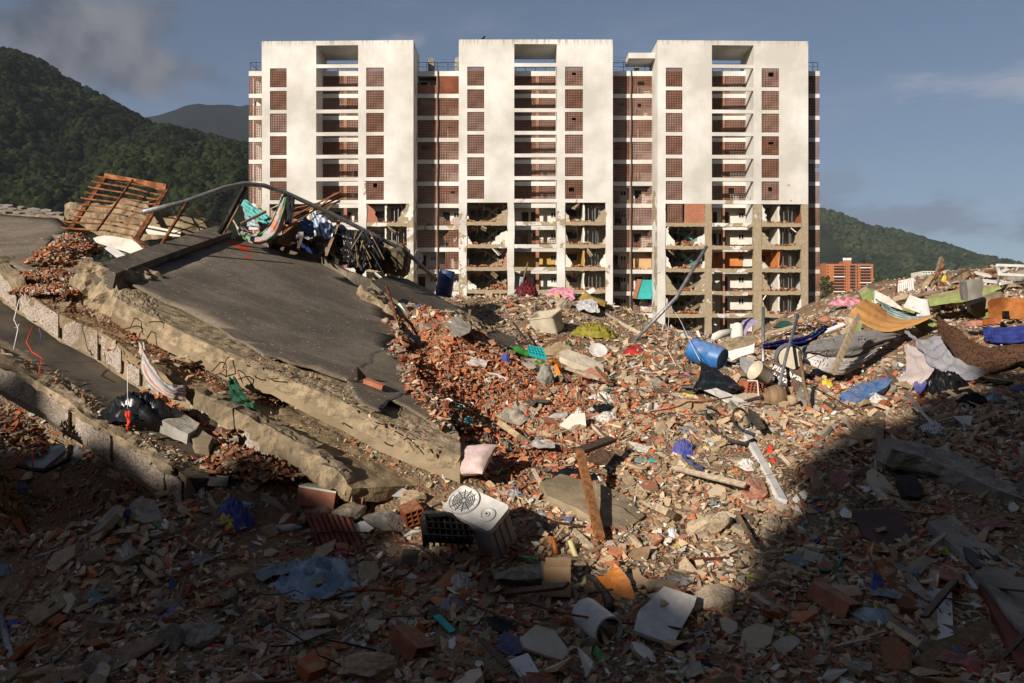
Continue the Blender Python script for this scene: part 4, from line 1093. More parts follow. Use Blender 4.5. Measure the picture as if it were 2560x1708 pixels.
SPRAY = [(tuple(L1(590, 611)), .22), (tuple(L1(603, 617)), .2), (tuple(L1(614, 627)), .13), (tuple(L1(618, 643)), .09)]
def _bitumen(nt, b):
    v = n_coord(nt, 'Object'); vs = n_coord(nt, 'Object', (0.35, 1.6, 1.0), (0, 0, R(28)))
    a = n_noise(nt, v, 0.7, 6, 0.65); c = n_noise(nt, vs, 1.6, 8, 0.75); f = n_noise(nt, v, 24, 4, 0.6)
    base = n_mix(nt, n_range(nt, a, 0.42, 0.6), (0.13, 0.106, 0.081), (0.205, 0.168, 0.125))
    base = n_mix(nt, n_range(nt, c, 0.50, 0.70, 0, 0.55), base, (0.30, 0.24, 0.17))
    base = n_mix(nt, n_range(nt, n_noise(nt, v, 1.9, 5, 0.6), 0.56, 0.72, 0, 0.55), base, (0.06, 0.052, 0.045))
    base = n_mix(nt, n_range(nt, n_noise(nt, v, 9, 6, 0.75), 0.50, 0.68, 0, 0.5), base, (0.07, 0.057, 0.045))
    base = n_mix(nt, n_range(nt, n_noise(nt, v, 20, 3, 0.5), 0.67, 0.70), base, (0.46, 0.41, 0.34))
    g = nt.nodes.new("ShaderNodeNewGeometry")                               # a sprayed red mark, flat on the roofing
    sw = n_noise(nt, v, 5, 5, 0.7)
    for c_, r_ in SPRAY:
        d = nt.nodes.new("ShaderNodeVectorMath"); d.operation = 'DISTANCE'; nt.links.new(g.outputs['Position'], d.inputs[0]); d.inputs[1].default_value = c_
        k = n_range(nt, n_math(nt, 'ADD', d.outputs['Value'], n_math(nt, 'MULTIPLY', sw, r_ * 1.1)), r_ * 1.55, r_ * 1.3, 0, 0.85)
        base = n_mix(nt, k, base, (0.60, 0.06, 0.02))
    nt.links.new(base, b.inputs['Base Color']); b.inputs['Roughness'].default_value = 0.85; b.inputs['Specular IOR Level'].default_value = 0.18
    n_bump(nt, b, n_math(nt, 'ADD', f, n_math(nt, 'MULTIPLY', c, 2.0)), 0.35, 0.02)
M['bitumen'] = material('roof_bitumen', _bitumen)
def _formed(nt, b):
    "board-marked concrete beam with damp stains"
    v = n_coord(nt, 'Object'); vs = n_coord(nt, 'Object', (0.5, 0.5, 6.0), (0, R(-22), 0))
    a = n_noise(nt, v, 1.1, 6, 0.65); c = n_noise(nt, vs, 1.5, 5, 0.6); f = n_noise(nt, v, 30, 4, 0.7)
    base = n_mix(nt, n_range(nt, a, 0.36, 0.64), (0.18, 0.135, 0.085), (0.34, 0.265, 0.17))
    base = n_mix(nt, n_range(nt, c, 0.52, 0.7, 0, 0.6), base, (0.13, 0.10, 0.065))
    base = n_mix(nt, n_range(nt, n_noise(nt, v, 2.2, 5, 0.6), 0.56, 0.7, 0, 0.5), base, (0.40, 0.34, 0.25))
    nt.links.new(base, b.inputs['Base Color']); b.inputs['Roughness'].default_value = 0.95; b.inputs['Specular IOR Level'].default_value = 0.15
    n_bump(nt, b, n_math(nt, 'ADD', f, n_math(nt, 'MULTIPLY', c, 0.8)), 0.45, 0.02)
M['formed'] = material('formed_concrete', _formed)
def _stucco(nt, b):
    v = n_coord(nt, 'Object'); vs = n_coord(nt, 'Object', (26, 8, 3), (0, R(35), 0))
    g = n_noise(nt, v, 38, 5, 0.75); a = n_noise(nt, v, 1.2, 6, 0.65)
    base = n_mix(nt, n_range(nt, g, 0.40, 0.6), (0.26, 0.205, 0.165), (0.60, 0.52, 0.45))
    base = n_mix(nt, n_range(nt, a, 0.56, 0.63), base, (0.30, 0.235, 0.16))
    base = n_mix(nt, n_range(nt, n_noise(nt, v, 0.55, 4, 0.6), 0.60, 0.68, 0, 0.8), base, (0.42, 0.20, 0.07))
    nt.links.new(base, b.inputs['Base Color']); b.inputs['Roughness'].default_value = 1; b.inputs['Specular IOR Level'].default_value = 0.1
    n_bump(nt, b, g, 0.9, 0.03)
M['stucco'] = material('broken_stucco', _stucco)
M['aggregate'] = plain('exposed_aggregate', (0.33, 0.255, 0.165), 1.0, 0.35, 6, 0.9, bscale=34)
M['soil_slab'] = plain('sandy_screed', (0.29, 0.215, 0.125), 1.0, 0.3, 2.5, 0.8, bscale=40)
M['floor_grey'] = plain('polished_floor', (0.085, 0.072, 0.058), 0.8, 0.3, 0.8, 0.1, bscale=30, dust=0.15)
M['red_spray'] = plain('red_spray_paint', (0.60, 0.055, 0.02), 0.7, 0.2, 3, 0.1)

roof = empty('collapsed_roof_slab', L1(640, 850) - Vector((0, 0, 0.6)))
tag(roof, 'tilted dark bitumen roof slab with a thick tan concrete edge beam', 'slab')
edge = [(289, 697), (327, 708), (365, 729), (408, 751), (455, 770), (496, 792), (545, 817), (585, 846), (613, 856), (660, 886), (700, 894), (726, 906), (780, 918), (819, 932), (868, 949), (885, 985), (905, 1009), (951, 1027), (962, 1012), (978, 999), (1015, 1015), (1055, 1040), (1100, 1072)]
right = [(1114, 1062), (1077, 1012), (1060, 995), (1037, 976), (1014, 939), (1018, 893), (985, 872), (994, 846), (1001, 839), (985, 801), (977, 763), (949, 736), (906, 719), (865, 700), (868, 690)]
top_ = [(794, 652), (700, 624), (640, 606), (580, 594), (480, 630), (380, 666)]
rough_prism('bitumen_cover', [L1(*p) for p in edge + right + top_], -UPN * 0.03, M['bitumen'], roof, 3, 0.012, 1.2, keep=0.4, smooth=True)
fasc = [(283, 740), (330, 768), (408, 806), (480, 842), (560, 879), (620, 906), (679, 929), (772, 969), (858, 1005), (951, 1055), (1020, 1086), (1091, 1115), (1150, 1140)]
body = [L1(*p, -0.05) for p in [(1150, 1100), (1120, 1030)] + right[2:] + top_] + [L1(289, 690, -0.05)] + [L1(*p, -0.13) for p in fasc]
rough_prism('slab_core', body, -UPN * 0.22, M['aggregate'], roof, 5, 0.028, 11.0, seed=3, keep=0.2)
# the edge beam: front face under the slab edge
fb = [L1(*p, -0.15) for p in fasc]
front = [p + Vector((0, -0.02, 0.02)) for p in fb]
drop = [0.36, 0.37, 0.36, 0.36, 0.35, 0.37, 0.30, 0.35, 0.37, 0.37, 0.36, 0.35, 0.33]
low = [p - Vector((0, 0, d)) for p, d in zip(front, drop)]
rough_prism('edge_beam', front + low[::-1], (0.12, 0.42, 0.04), [M['formed']], roof, 4, 0.004, 6, seed=8)
for i in range(16):                                          # reinforcement torn out of the edge
    p_ = fb[random.randrange(1, len(fb) - 1)].lerp(fb[random.randrange(1, len(fb) - 1)], random.random() * .15) - Vector((0, 0, random.uniform(.0, .34)))
    MB().tube([p_ + Vector((0, .15, 0)), p_ + Vector((0, -.12, .01)), p_ + Vector((random.uniform(-.15, .15), -.2, random.uniform(-.16, .08)))], .008, 5).build('rebar', M['rust'], roof)
# kerb along the upper edge (coated upstand)
kin = [(289, 684), (380, 650), (480, 614), (580, 580)]
kout = [(238, 662), (340, 628), (440, 596), (542, 564)]
kpts = [L1(*p, 0.13) for p in kin] + [L1(*p, 0.15) for p in kout[::-1]]
rough_prism('kerb', kpts, -UPN * 0.34, M['bitumen'], roof, 3, 0.02, 2, keep=0.3, smooth=False)
# far upstand on the right side of the roof
ku = [(584, 588), (640, 592), (700, 612), (794, 640), (868, 676), (940, 697)]
kl = [(590, 600), (640, 606), (700, 626), (794, 654), (866, 694), (930, 712)]
pu = [L1(*p, 0.0) for p in kl]
rough_prism('upstand', [p + Vector((0, 0, 0.20 - 0.02 * i)) for i, p in enumerate(pu)] + [p - Vector((0, 0, 0.15)) for p in pu[::-1]], (0.06, 0.18, 0), M['bitumen'], roof, 3, 0.03, 2)
# broken lump at the near end of the kerb
lump = [(171, 751), (174, 702), (205, 680), (234, 661), (272, 675), (289, 697), (300, 742), (292, 806), (262, 804), (245, 797), (207, 778)]
rough_prism('broken_end', [P(a, b, 10.75) for a, b in lump], (0.25, 0.9, 0.05), M['aggregate'], roof, 5, 0.075, 5.0, seed=5)
# sheet crack lines: black strips laid on the cover for the shade in gaps
def crack(pts, w, lift=0.004):
    mb = MB(); L = [L1(*p, lift) for p in pts]
    for i in range(len(L) - 1):
        d = (L[i + 1] - L[i]).normalized(); s = d.cross(UPN).normalized() * w * (0.5 + 0.6 * random.random())
        s2 = d.cross(UPN).normalized() * w * (0.5 + 0.6 * random.random())
        mb.add([L[i] - s, L[i] + s, L[i + 1] + s2, L[i + 1] - s2], [(0, 1, 2, 3)])
    mb.build('crack', M['black_plastic'], roof)
def jag(pts, n=5, a=5):
    out = []
    for (x0, y0), (x1, y1) in zip(pts, pts[1:]):
        for i in range(n): out.append((x0 + (x1 - x0) * i / n + random.uniform(-a, a), y0 + (y1 - y0) * i / n + random.uniform(-a, a)))
    return out + [pts[-1]]
crack(jag([(897, 918), (925, 905), (930, 880), (971, 872)], 5, 3), 0.008, 0.012)
crack(jag([(951, 1022), (975, 1000), (1005, 985), (1037, 977)], 5, 3), 0.012, 0.012)
# curled flap of roofing and spray paint
fl = MB(); f0, f1, f2 = L1(868, 952, 0.01), L1(915, 945, 0.01), L1(892, 918, 0.20)
fl.prism([f0, L1(893, 955, 0.01), f2], UPN * 0.015); fl.prism([L1(893, 955, 0.01), f1, f2], UPN * 0.015)
fl.build('torn_flap', M['bitumen'], roof)
# clay chip and white bits lying on the cover
chip = MB(); chip.obox(L1(936, 960, 0.05), (0.28, 0.09, 0.06), (10, 18, -18)); tag(chip.build('brick_shard', M['brick_fresh']), 'long red clay shard alone on the lower dark roof slab', 'brick')

# ---- second roof panel beyond the break
q1, q2, q3 = P(949, 697, 18.2), P(1099, 744, 20.2), P(1112, 816, 16.8)
n2 = (q2 - q1).cross(q3 - q1).normalized()
if n2.z < 0: n2 = -n2
def R2(px, py, d=0.0): return on_plane(px, py, q1 + n2 * (d + .28), n2)
roof2 = empty('broken_roof_panel', R2(1080, 780)); tag(roof2, 'narrow grey roof panel sloping down beyond the broken roof edge', 'slab')
rough_prism('panel', [R2(*p) for p in ((930, 706), (960, 690), (1017, 696), (1060, 718), (1099, 742), (1150, 772), (1205, 802), (1273, 840), (1330, 856), (1385, 872), (1330, 880), (1273, 868), (1205, 843), (1150, 826), (1112, 814), (1042, 779), (1000, 756), (965, 735))], -n2 * 0.12, M['bitumen'], roof2, 3, 0.02, 1.5, keep=0.5, smooth=False)
rough_prism('broken_edge', [R2(*p, -0.05) for p in ((900, 712), (935, 722), (960, 738), (990, 762), (1030, 785), (1080, 808), (1130, 828), (1200, 850), (1290, 878), (1280, 888), (1200, 862), (1120, 838), (1040, 806), (985, 780), (950, 752), (910, 728))], -n2 * 0.25, M['aggregate'], roof2, 4, 0.09, 4, seed=6)
rough_prism('torn_aggregate', [R2(*p, 0.02) for p in ((1115, 772), (1150, 776), (1200, 802), (1240, 826), (1215, 832), (1165, 812), (1125, 796))], -n2 * 0.08, M['aggregate'], roof2, 4, 0.07, 7, seed=9)

# ---- the two floors below, pancaked
def stucco_beam(root, fn, top, hgt, blocks, seed, mat='stucco'):
    pts = [fn(*p) for p in top]
    lowp = [p - Vector((0, 0, h)) for p, h in zip(pts, hgt)]
    rough_prism('edge_beam', pts + lowp[::-1], (0.10, 0.40, 0.03), M['formed'], root, 4, 0.009, 9, seed=seed)
    # remaining plates of stucco, each a piece of its own
    for (a, b, c, d) in blocks:          # start, end along the line (0..1); top, bottom share of the height
        n = 9; up_, lo_ = [], []
        for i in range(n + 1):
            t = a + (b - a) * i / n; s = t * (len(pts) - 1); k = min(int(s), len(pts) - 2); f = s - k
            p = pts[k].lerp(pts[k + 1], f); h = hgt[k] * (1 - f) + hgt[k + 1] * f
            up_.append(p - Vector((0, 0.05, h * (c + random.uniform(-.05, .05)))))
            lo_.append(p - Vector((0, 0.05, h * (d + random.uniform(-.06, .06)))))
        rough_prism('stucco_plate', up_ + lo_[::-1], (0.0, 0.07, 0), M[mat], root, 4, 0.022, 6, seed=seed + a * 10)
fl2 = empty('upper_pancaked_floor', L2(300, 900)); tag(fl2, 'broken floor slab with pale stucco edge beneath the dark roof slab', 'slab')
t2 = [(-60, 645), (0, 675), (41, 715), (95, 752), (152, 788), (239, 823), (292, 856), (325, 883), (381, 920), (464, 963), (564, 1016), (636, 1064), (703, 1100), (772, 1142), (825, 1182), (880, 1222)]
stucco_beam(fl2, L2, t2, [0.44, 0.44, 0.36, 0.34, 0.36, 0.40, 0.42, 0.38, 0.36, 0.34, 0.36, 0.30, 0.28, 0.26, 0.2, 0.15],
            [(.07, .14, .05, .85), (.15, .265, .02, .86), (.275, .345, .02, .9), (.36, .43, .05, .8), (.46, .5, .3, .9), (.515, .55, .15, .8), (.61, .66, .25, .95), (.70, .77, .2, .9)], 21)
body2 = [L2(*p, 0.02) for p in t2] + [L2(*p, 0.02) for p in ((1150, 1208), (1060, 1150), (900, 1070), (760, 1000), (600, 930), (420, 860), (283, 800), (120, 690), (40, 640))]
rough_prism('floor', body2, -UPN * 0.16, M['soil_slab'], fl2, 4, 0.035, 4, seed=23)
# squarish lumps of screed and blockwork along its lower right edge
for i, (px, py, s) in enumerate(((700, 1110, .30), (745, 1130, .28), (660, 1085, .26), (790, 1165, .26), (560, 1035, .22), (520, 1010, .2), (838, 1195, .22), (610, 1050, .2))):
    c = L2(px, py, 0.02); c = c + Vector((0, -0.08, 0))
    pts = [c + Vector((s * 0.62 * x * random.uniform(.8, 1.15), 0, s * 0.5 * z * random.uniform(.8, 1.15) - x * s * 0.27)) for x, z in ((-1, -1), (0, -1.1), (1, -1), (1.05, 0), (1, 1), (0, 1), (-1, 1))]
    rough_prism('blockwork_lump', pts, (0.05, 0.2, 0.02), M['concrete'] if i % 3 else M['aggregate'], fl2, 4, 0.03, 8, seed=i * 3)
fl3 = empty('lower_pancaked_floor', L3(200, 1050)); tag(fl3, 'lowest broken floor slab with white stucco edge above the dark hollow', 'slab')
t3 = [(-60, 838), (0, 880), (60, 915), (110, 945), (160, 978), (200, 1004), (240, 1044), (290, 1072), (332, 1098), (380, 1130), (431, 1160), (465, 1195)]
stucco_beam(fl3, L3, t3, [0.52, 0.52, 0.52, 0.5, 0.5, 0.48, 0.44, 0.44, 0.44, 0.44, 0.42, 0.3],
            [(.0, .40, .16, .82), (.44, .62, .14, .85), (.635, .88, .12, .86), (.89, .98, .2, .85)], 41)
body3 = [L3(*p, -0.02) for p in [(-600, 460)] + t3] + [L3(*p, -0.02) for p in ((520, 1195), (560, 1090), (440, 1000), (330, 930), (180, 840), (40, 760), (-60, 700), (-600, 330))]
sun_block_run = [L3(-600, 460), L3(-330, 648), L3(-62, 837)]; rough_prism('edge_beam', sun_block_run + [p - Vector((0, 0, .52)) for p in sun_block_run[::-1]], (.1, .4, .03), M['stucco'], fl3, 4, .02, 6)  # unseen run of beam and floor added to keep sun out of the hollow
rough_prism('floor', body3, -UPN * 0.16, M['floor_grey'], fl3, 3, 0.015, 2, seed=43, keep=0.6)
rough_prism('broken_screed', [L3(*p, 0.05) for p in [(-40, 850), (0, 872), (60, 905), (120, 940), (190, 985), (235, 1030), (300, 1062), (370, 1105), (440, 1150), (430, 1168), (350, 1122), (280, 1080), (215, 1042), (170, 1000), (100, 958), (40, 920), (-40, 875)]], -UPN * 0.08, M['aggregate'], fl3, 4, 0.05, 6, seed=44)

# ---- left grey roof with a tan beam edge
g1, g2, g3 = P(0, 537, 15.5), P(147, 548, 15.0), P(60, 676, 11.4)
ng = (g2 - g1).cross(g3 - g1).normalized()
if ng.z < 0: ng = -ng
def R3(px, py, d=0.0): return on_plane(px, py, g1 + ng * d, ng)
roof3 = empty('grey_roof_slab', R3(60, 600)); tag(roof3, 'smooth grey roof slab sloping at the far left edge', 'slab')
rough_prism('cover', [R3(*p) for p in ((-120, 530), (0, 536), (60, 541), (147, 547), (178, 572), (150, 588), (128, 600), (122, 640), (98, 684), (62, 678), (0, 648), (-120, 600))], -ng * 0.15, M['bitumen'], roof3, 3, 0.012, 1.0, keep=0.5, smooth=True)
rough_prism('edge_beam', [R3(*p, 0.03) for p in ((-120, 590), (0, 645), (55, 686), (62, 698), (40, 700), (0, 676), (-120, 628))], -ng * 0.22, M['formed'], roof3, 4, 0.03, 4)
# stone-flagged edge beyond it
fs = empty('flagstone_edge', P(60, 530, 18)); tag(fs, 'strip of loose grey flagstones along the far left roof edge', 'paving')
rough_prism('bed', [P(*p) for p in ((-60, 512, 17), (0, 518, 17), (90, 536, 16.6), (160, 540, 16.3), (160, 552, 15.6), (60, 548, 15.6), (-60, 540, 15.8))], (0, 0.3, -0.3), M['aggregate'], fs, 3, 0.05, 4)
for i in range(16):
    px = -10 + i * 10.5 + random.uniform(-3, 3); py = 512 + px * 0.13 + (i % 3) * 6 + random.uniform(-2, 2); Y = 17.0 - 0.3 * (i % 3)
    c = P(px, py, Y); s = random.uniform(.07, .13)
    pts = [c + Vector((s * math.cos(k * 1.05) * random.uniform(.8, 1.2), s * 0.8 * math.sin(k * 1.05) * random.uniform(.8, 1.2), s * 0.35 * math.sin(k * 1.05) - s * 0.15 * math.cos(k * 1.05))) for k in range(6)]
    rough_prism('flagstone', pts, (0, 0.02, -0.05), M['concrete_grey'], fs, 2, 0.01, 6, seed=i)
# rough tan wall lying on edge behind the kerb
wl_ = empty('fallen_wall', P(310, 560, 16.5)); tag(wl_, 'rough tan wall section lying behind the rusty grate', 'wall')
rough_prism('wall', [P(a, b, 16.4) for a, b in ((158, 512), (172, 506), (230, 508), (262, 520), (300, 500), (380, 505), (392, 540), (463, 545), (460, 592), (330, 600), (250, 590), (180, 575), (160, 548))], (0.1, 0.6, 0.05), M['aggregate'], wl_, 5, 0.07, 3, seed=12)
rough_prism('broken_end', [P(a, b, 15.9) for a, b in ((458, 545), (500, 548), (522, 565), (520, 590), (480, 596), (455, 592))], (0.1, 0.7, 0.05), M['concrete'], wl_, 4, 0.06, 4, seed=13)
rough_prism('plaster_plate', [P(a, b, 15.8) for a, b in ((360, 562), (452, 578), (450, 592), (352, 584))], (0, 0.05, 0), M['plaster_white'], wl_, 3, 0.01, 4)
rough_prism('wall_piece', [P(a, b, 13.6) for a, b in ((232, 596), (262, 588), (330, 598), (358, 622), (330, 634), (290, 622), (240, 606))], (0.05, 0.3, -0.1), M['plaster_white'], wl_, 3, 0.02, 4, seed=5)
rough_prism('wall_piece', [P(a, b, 13.2) for a, b in ((130, 588), (170, 583), (200, 600), (205, 614), (170, 610), (138, 604))], (0.05, 0.3, -0.1), M['concrete_grey'], wl_, 3, 0.02, 4, seed=6)

# ---- slabs on the right
def slab_px(name, label, poly, p0, n, th, mat, amp=0.03, cuts=3, keep=0.4, cat='slab', seed=1.0, freq=3):
    n = Vector(n).normalized()
    o = rough_prism(name, [on_plane(a, b, p0, n) for a, b in poly], -n * th, mat, None, cuts, amp, freq, seed=seed, keep=keep)
    return tag(o, label, cat)
slab_px('concrete_slab', 'long grey broken concrete slab jutting from the right edge in shade', [(2200, 1100), (2245, 1098), (2301, 1108), (2400, 1140), (2480, 1168), (2640, 1225), (2640, 1275), (2500, 1228), (2434, 1200), (2357, 1165), (2300, 1140), (2230, 1120)], P(2400, 1160, 10.05), (0.28, -0.25, 1), 0.24, M['concrete_grey'], 0.045, 5, 0.2, freq=6)
slab_px('floor_slab', 'smooth pale grey floor slab in the shaded lower right corner', [(2318, 1305), (2400, 1284), (2470, 1292), (2640, 1335), (2640, 1640), (2540, 1560), (2470, 1470), (2400, 1380), (2360, 1345)], P(2480, 1400, 7.9), (0.12, -0.22, 1), 0.14, M['concrete_grey'], 0.02, 4, 0.7, seed=4)
slab_px('roof_fragment', 'grey roofing slab with tan broken edge behind the painted board', [(2005, 960), (2045, 966), (2110, 1000), (2205, 1050), (2165, 1060), (2110, 1048), (2040, 1020), (1990, 990)], P(2090, 1010, 13.6), (0.2, -0.3, 1), 0.22, M['concrete_grey'], 0.03, 4, 0.5, seed=7)
slab_px('sunken_slab', 'dusty concrete slab in a hollow under the orange timber', [(1350, 1205), (1400, 1185), (1480, 1205), (1560, 1235), (1610, 1290), (1570, 1320), (1520, 1320), (1440, 1270), (1370, 1240)], P(1480, 1260, 9.1), (0.1, -0.35, 1), 0.18, M['concrete'], 0.03, 4, 0.4, seed=9)
# ================================================================== loose rubble
def hull_template(n, ax, seed):
    r = random.Random(seed); bm = bmesh.new()
    for _ in range(n):
        v = Vector((r.uniform(-1, 1), r.uniform(-1, 1), r.uniform(-1, 1)))
        m = max(abs(v.x), abs(v.y), abs(v.z)) + 1e-6
        v = v / m * r.uniform(.75, 1.0)          # near the faces of a box: angular lumps
        bm.verts.new((v.x * ax[0], v.y * ax[1], v.z * ax[2]))
    res = bmesh.ops.convex_hull(bm, input=bm.verts[:])
    bmesh.ops.delete(bm, geom=list({g for g in res['geom_interior'] + res['geom_unused'] if isinstance(g, bmesh.types.BMVert)}), context='VERTS')
    bmesh.ops.triangulate(bm, faces=bm.faces[:]); bm.verts.index_update()
    V = np.array([v.co[:] for v in bm.verts]); Fc = np.array([[l.vert.index for l in f.loops] for f in bm.faces]); bm.free()
    return V, Fc
def plate_template(n, ax, th, seed):
    r = random.Random(seed); a0 = r.uniform(0, 6.28)
    pts = [(ax[0] * math.cos(a0 + 6.283 * i / n + r.uniform(-.25, .25)) * r.uniform(.75, 1.1), ax[1] * math.sin(a0 + 6.283 * i / n + r.uniform(-.2, .2)) * r.uniform(.75, 1.1)) for i in range(n)]
    V = [(x, y, th) for x, y in pts] + [(x * r.uniform(.94, 1.04), y * r.uniform(.94, 1.04), -th) for x, y in pts]
    Fc = [(0, i, i + 1) for i in range(1, n - 1)] + [(n, n + i + 1, n + i) for i in range(1, n - 1)]
    for i in range(n):
        j = (i + 1) % n; Fc += [(i, n + i, n + j), (i, n + j, j)]
    return np.array(V), np.array(Fc)
T_CH = [hull_template(random.Random(i).choice((6, 7, 8, 9)), ((1, .7, .42), (1, .62, .5), (1, .85, .3), (1, .5, .4))[i % 4], 100 + i) for i in range(24)]
T_PL = [plate_template(4 + i % 3, ((1, .5), (1, .72), (1, .34), (.95, .6))[i % 4], (.10, .14, .2)[i % 3], 300 + i) for i in range(18)]
T_SM = [hull_template(5 + i % 2, ((1, .7, .4), (1, .5, .4))[i % 2], 900 + i) for i in range(16)]          # chips too small to need more
def _rubmat(nt, b):
    a = n_attr(nt, 'tint_colour'); v = n_coord(nt, 'Object')
    f = n_noise(nt, v, 26, 5, 0.7); g = n_noise(nt, v, 7, 4, 0.6)
    geo = nt.nodes.new("ShaderNodeNewGeometry"); sp = nt.nodes.new("ShaderNodeSeparateXYZ"); nt.links.new(geo.outputs['Normal'], sp.inputs[0])
    d = n_math(nt, 'MULTIPLY', n_range(nt, sp.outputs[2], 0.0, 0.95), n_range(nt, g, 0.40, 0.62))
    base = n_mix(nt, n_math(nt, 'MULTIPLY', d, 0.55), a.outputs['Color'], DUST)
    base = n_mix(nt, 0.55, base, f, 'OVERLAY')
    nt.links.new(base, b.inputs['Base Color']); b.inputs['Roughness'].default_value = 0.95; b.inputs['Specular IOR Level'].default_value = 0.15
    n_bump(nt, b, f, 0.4, 0.01)
M['rubble'] = material('mixed_rubble', _rubmat)
PAL = {'brick': [(.44, .125, .05), (.37, .10, .042), (.46, .165, .08), (.33, .14, .085), (.27, .085, .045)],
       'tan': [(.48, .355, .225), (.40, .29, .18), (.54, .415, .28), (.33, .245, .155), (.49, .35, .215)],
       'grey': [(.31, .28, .235), (.26, .235, .20), (.38, .34, .29), (.20, .18, .16)],
       'white': [(.70, .67, .61), (.62, .59, .54), (.74, .72, .70)],
       'beige': [(.52, .395, .27), (.46, .34, .23)],
       'wood': [(.26, .16, .085), (.17, .10, .055), (.36, .26, .16)],
       'dark': [(.04, .036, .033), (.07, .062, .055), (.03, .035, .05)],
       'odd': [(.04, .10, .42), (.03, .36, .36), (.55, .50, .06), (.45, .03, .03), (.08, .28, .08), (.5, .5, .62), (.5, .2, .3)]}
PALK = list(PAL)
def weights(X, Y):
    "share of each kind of piece at a place on the mound"
    zb = np.exp(-(((X + 0.75) / 1.5) ** 2 + ((Y - 12.2) / 2.3) ** 2))           # the fall of red bricks beside the roof slab
    zt = np.exp(-(((X - 2.2) / 1.9) ** 2 + ((Y - 10.2) / 2.4) ** 2))            # the sandy tongue
    n = len(X); one = np.ones(n)
    farw = np.clip((Y - 16) / 8, 0, 1)
    w = np.stack([0.30 + 0.75 * zb - 0.16 * zt - 0.10 * farw, 0.36 - 0.26 * zb + 0.30 * zt + 0.10 * farw, 0.19 - 0.14 * zb - 0.08 * zt + 0.06 * farw, 0.055 * one + 0.03 * farw, 0.04 * one - 0.015 * zb, 0.025 * one, 0.022 * one, 0.012 * one + 0.012 * farw], 1)
    w = np.clip(w, 0.004, None); return w / w.sum(1, keepdims=True)
BATCH = {}
def drop(pos, size, kinds, tilt=1.1, embed=0.35, normals=None):
    "pos (n,3) on a surface; size (n,) half extents; kinds (n,) indices in PALK"
    n = len(pos); plate = np.isin(kinds, [0, 3, 4, 5]) & (RNG.random(n) < 0.72) | (RNG.random(n) < 0.35)
    tid = RNG.integers(0, 10 ** 6, n)
    Rm = rand_rot(n, tilt)
    if normals is not None:
        nz_ = normals; ax = np.stack([-nz_[:, 1], nz_[:, 0], np.zeros(n)], -1); s = np.linalg.norm(ax, axis=1); c = nz_[:, 2]
        k = ax / (s[:, None] + 1e-9); K = np.zeros((n, 3, 3)); K[:, 0, 2] = k[:, 1]; K[:, 1, 2] = -k[:, 0]; K[:, 2, 0] = -k[:, 1]; K[:, 2, 1] = k[:, 0]
        Rm = (np.eye(3)[None] + s[:, None, None] * K + (1 - c)[:, None, None] * (K @ K)) @ Rm
    col = np.zeros((n, 4)); col[:, 3] = 1
    for ki, k in enumerate(PALK):
        m = kinds == ki
        if m.any():
            pal = np.array(PAL[k]); c = pal[RNG.integers(0, len(pal), m.sum())] * RNG.uniform(.75, 1.2, (m.sum(), 1)); col[m, :3] = np.clip(c, 0, .85)
    stretch = np.stack([RNG.uniform(.8, 1.45, n), RNG.uniform(.65, 1.1, n), RNG.uniform(.6, 1.15, n)], -1)
    p2 = pos.copy(); p2[:, 2] += size * np.where(plate > 0, 0.28, 0.45) - size * embed * 0.5
    plate = np.where(size < 0.0026 * pos[:, 1], 2, plate.astype(int))
    for isp, T in ((1, T_PL), (0, T_CH), (2, T_SM)):
        for ti, (V, Fc) in enumerate(T):
            m = (plate == isp) & (tid % len(T) == ti)
            if not m.any(): continue
            VV = V[None] * (stretch[m] * size[m][:, None])[:, None, :]
            VV = np.einsum('nij,nkj->nki', Rm[m], VV) + p2[m][:, None, :]
            BATCH.setdefault((isp, ti), []).append((VV, Fc, col[m]))
def pip(px, py, poly):
    inside = np.zeros(len(px), bool); n = len(poly)
    for i in range(n):
        x0, y0 = poly[i]; x1, y1 = poly[(i + 1) % n]
        c = ((y0 > py) != (y1 > py)) & (px < (x1 - x0) * (py - y0) / (y1 - y0 + 1e-12) + x0)
        inside ^= c
    return inside
FOOT = [[(p.x, p.y) for p in q] for q in (body, body2, body3)]
def under_slabs(X, Y, nf=3):
    m = np.zeros(len(X), bool)
    for f in FOOT[:nf]: m |= pip(X, Y, f)
    return m
def hn(X, Y, e=0.25):
    n = np.stack([H(X - e, Y) - H(X + e, Y), H(X, Y - e) - H(X, Y + e), np.full(len(X), 2 * e)], -1)
    return n / np.linalg.norm(n, axis=1)[:, None]
def pick_kinds(X, Y):
    w = weights(X, Y).cumsum(1); r = RNG.random(len(X))[:, None]
    return np.minimum((r > w).sum(1), len(PALK) - 1)
def mound_scatter(n, ya, yb, smin, smax, power, margin=2.6, tilt=1.0):
    u = RNG.random(n); e = 2 - power                       # density per area falls as Y**-power
    Y = (ya ** e + u * (yb ** e - ya ** e)) ** (1 / e)
    X = RNG.uniform(-1, 1, n) * (0.665 * Y + margin) 
    keep = (~under_slabs(X, Y, 1) | (Y < 11.0)) & (RNG.random(n) < 0.9 + 0.6 * fbm(X * 0.7 + 3, Y * 0.7, 29, 3)) & (X > GX0 + 1) & (X < GX1 - 1)
    X, Y = X[keep], Y[keep]; n = len(X)
    # clusters of bigger pieces
    cl = fbm(X * 0.8, Y * 0.8, 17, 3)
    s = (smin + (smax - smin) * RNG.random(n) ** 3.2) * (1 + 0.5 * cl)
    s = np.maximum(s, 0.0017 * Y)
    pos = np.stack([X, Y, H(X, Y)], -1)
    drop(pos, s, pick_kinds(X, Y), tilt, 0.35, hn(X, Y))
mound_scatter(105000, 4.6, 13.0, 0.016, 0.075, 1.6)
mound_scatter(44000, 11.0, 27.0, 0.028, 0.12, 1.5)
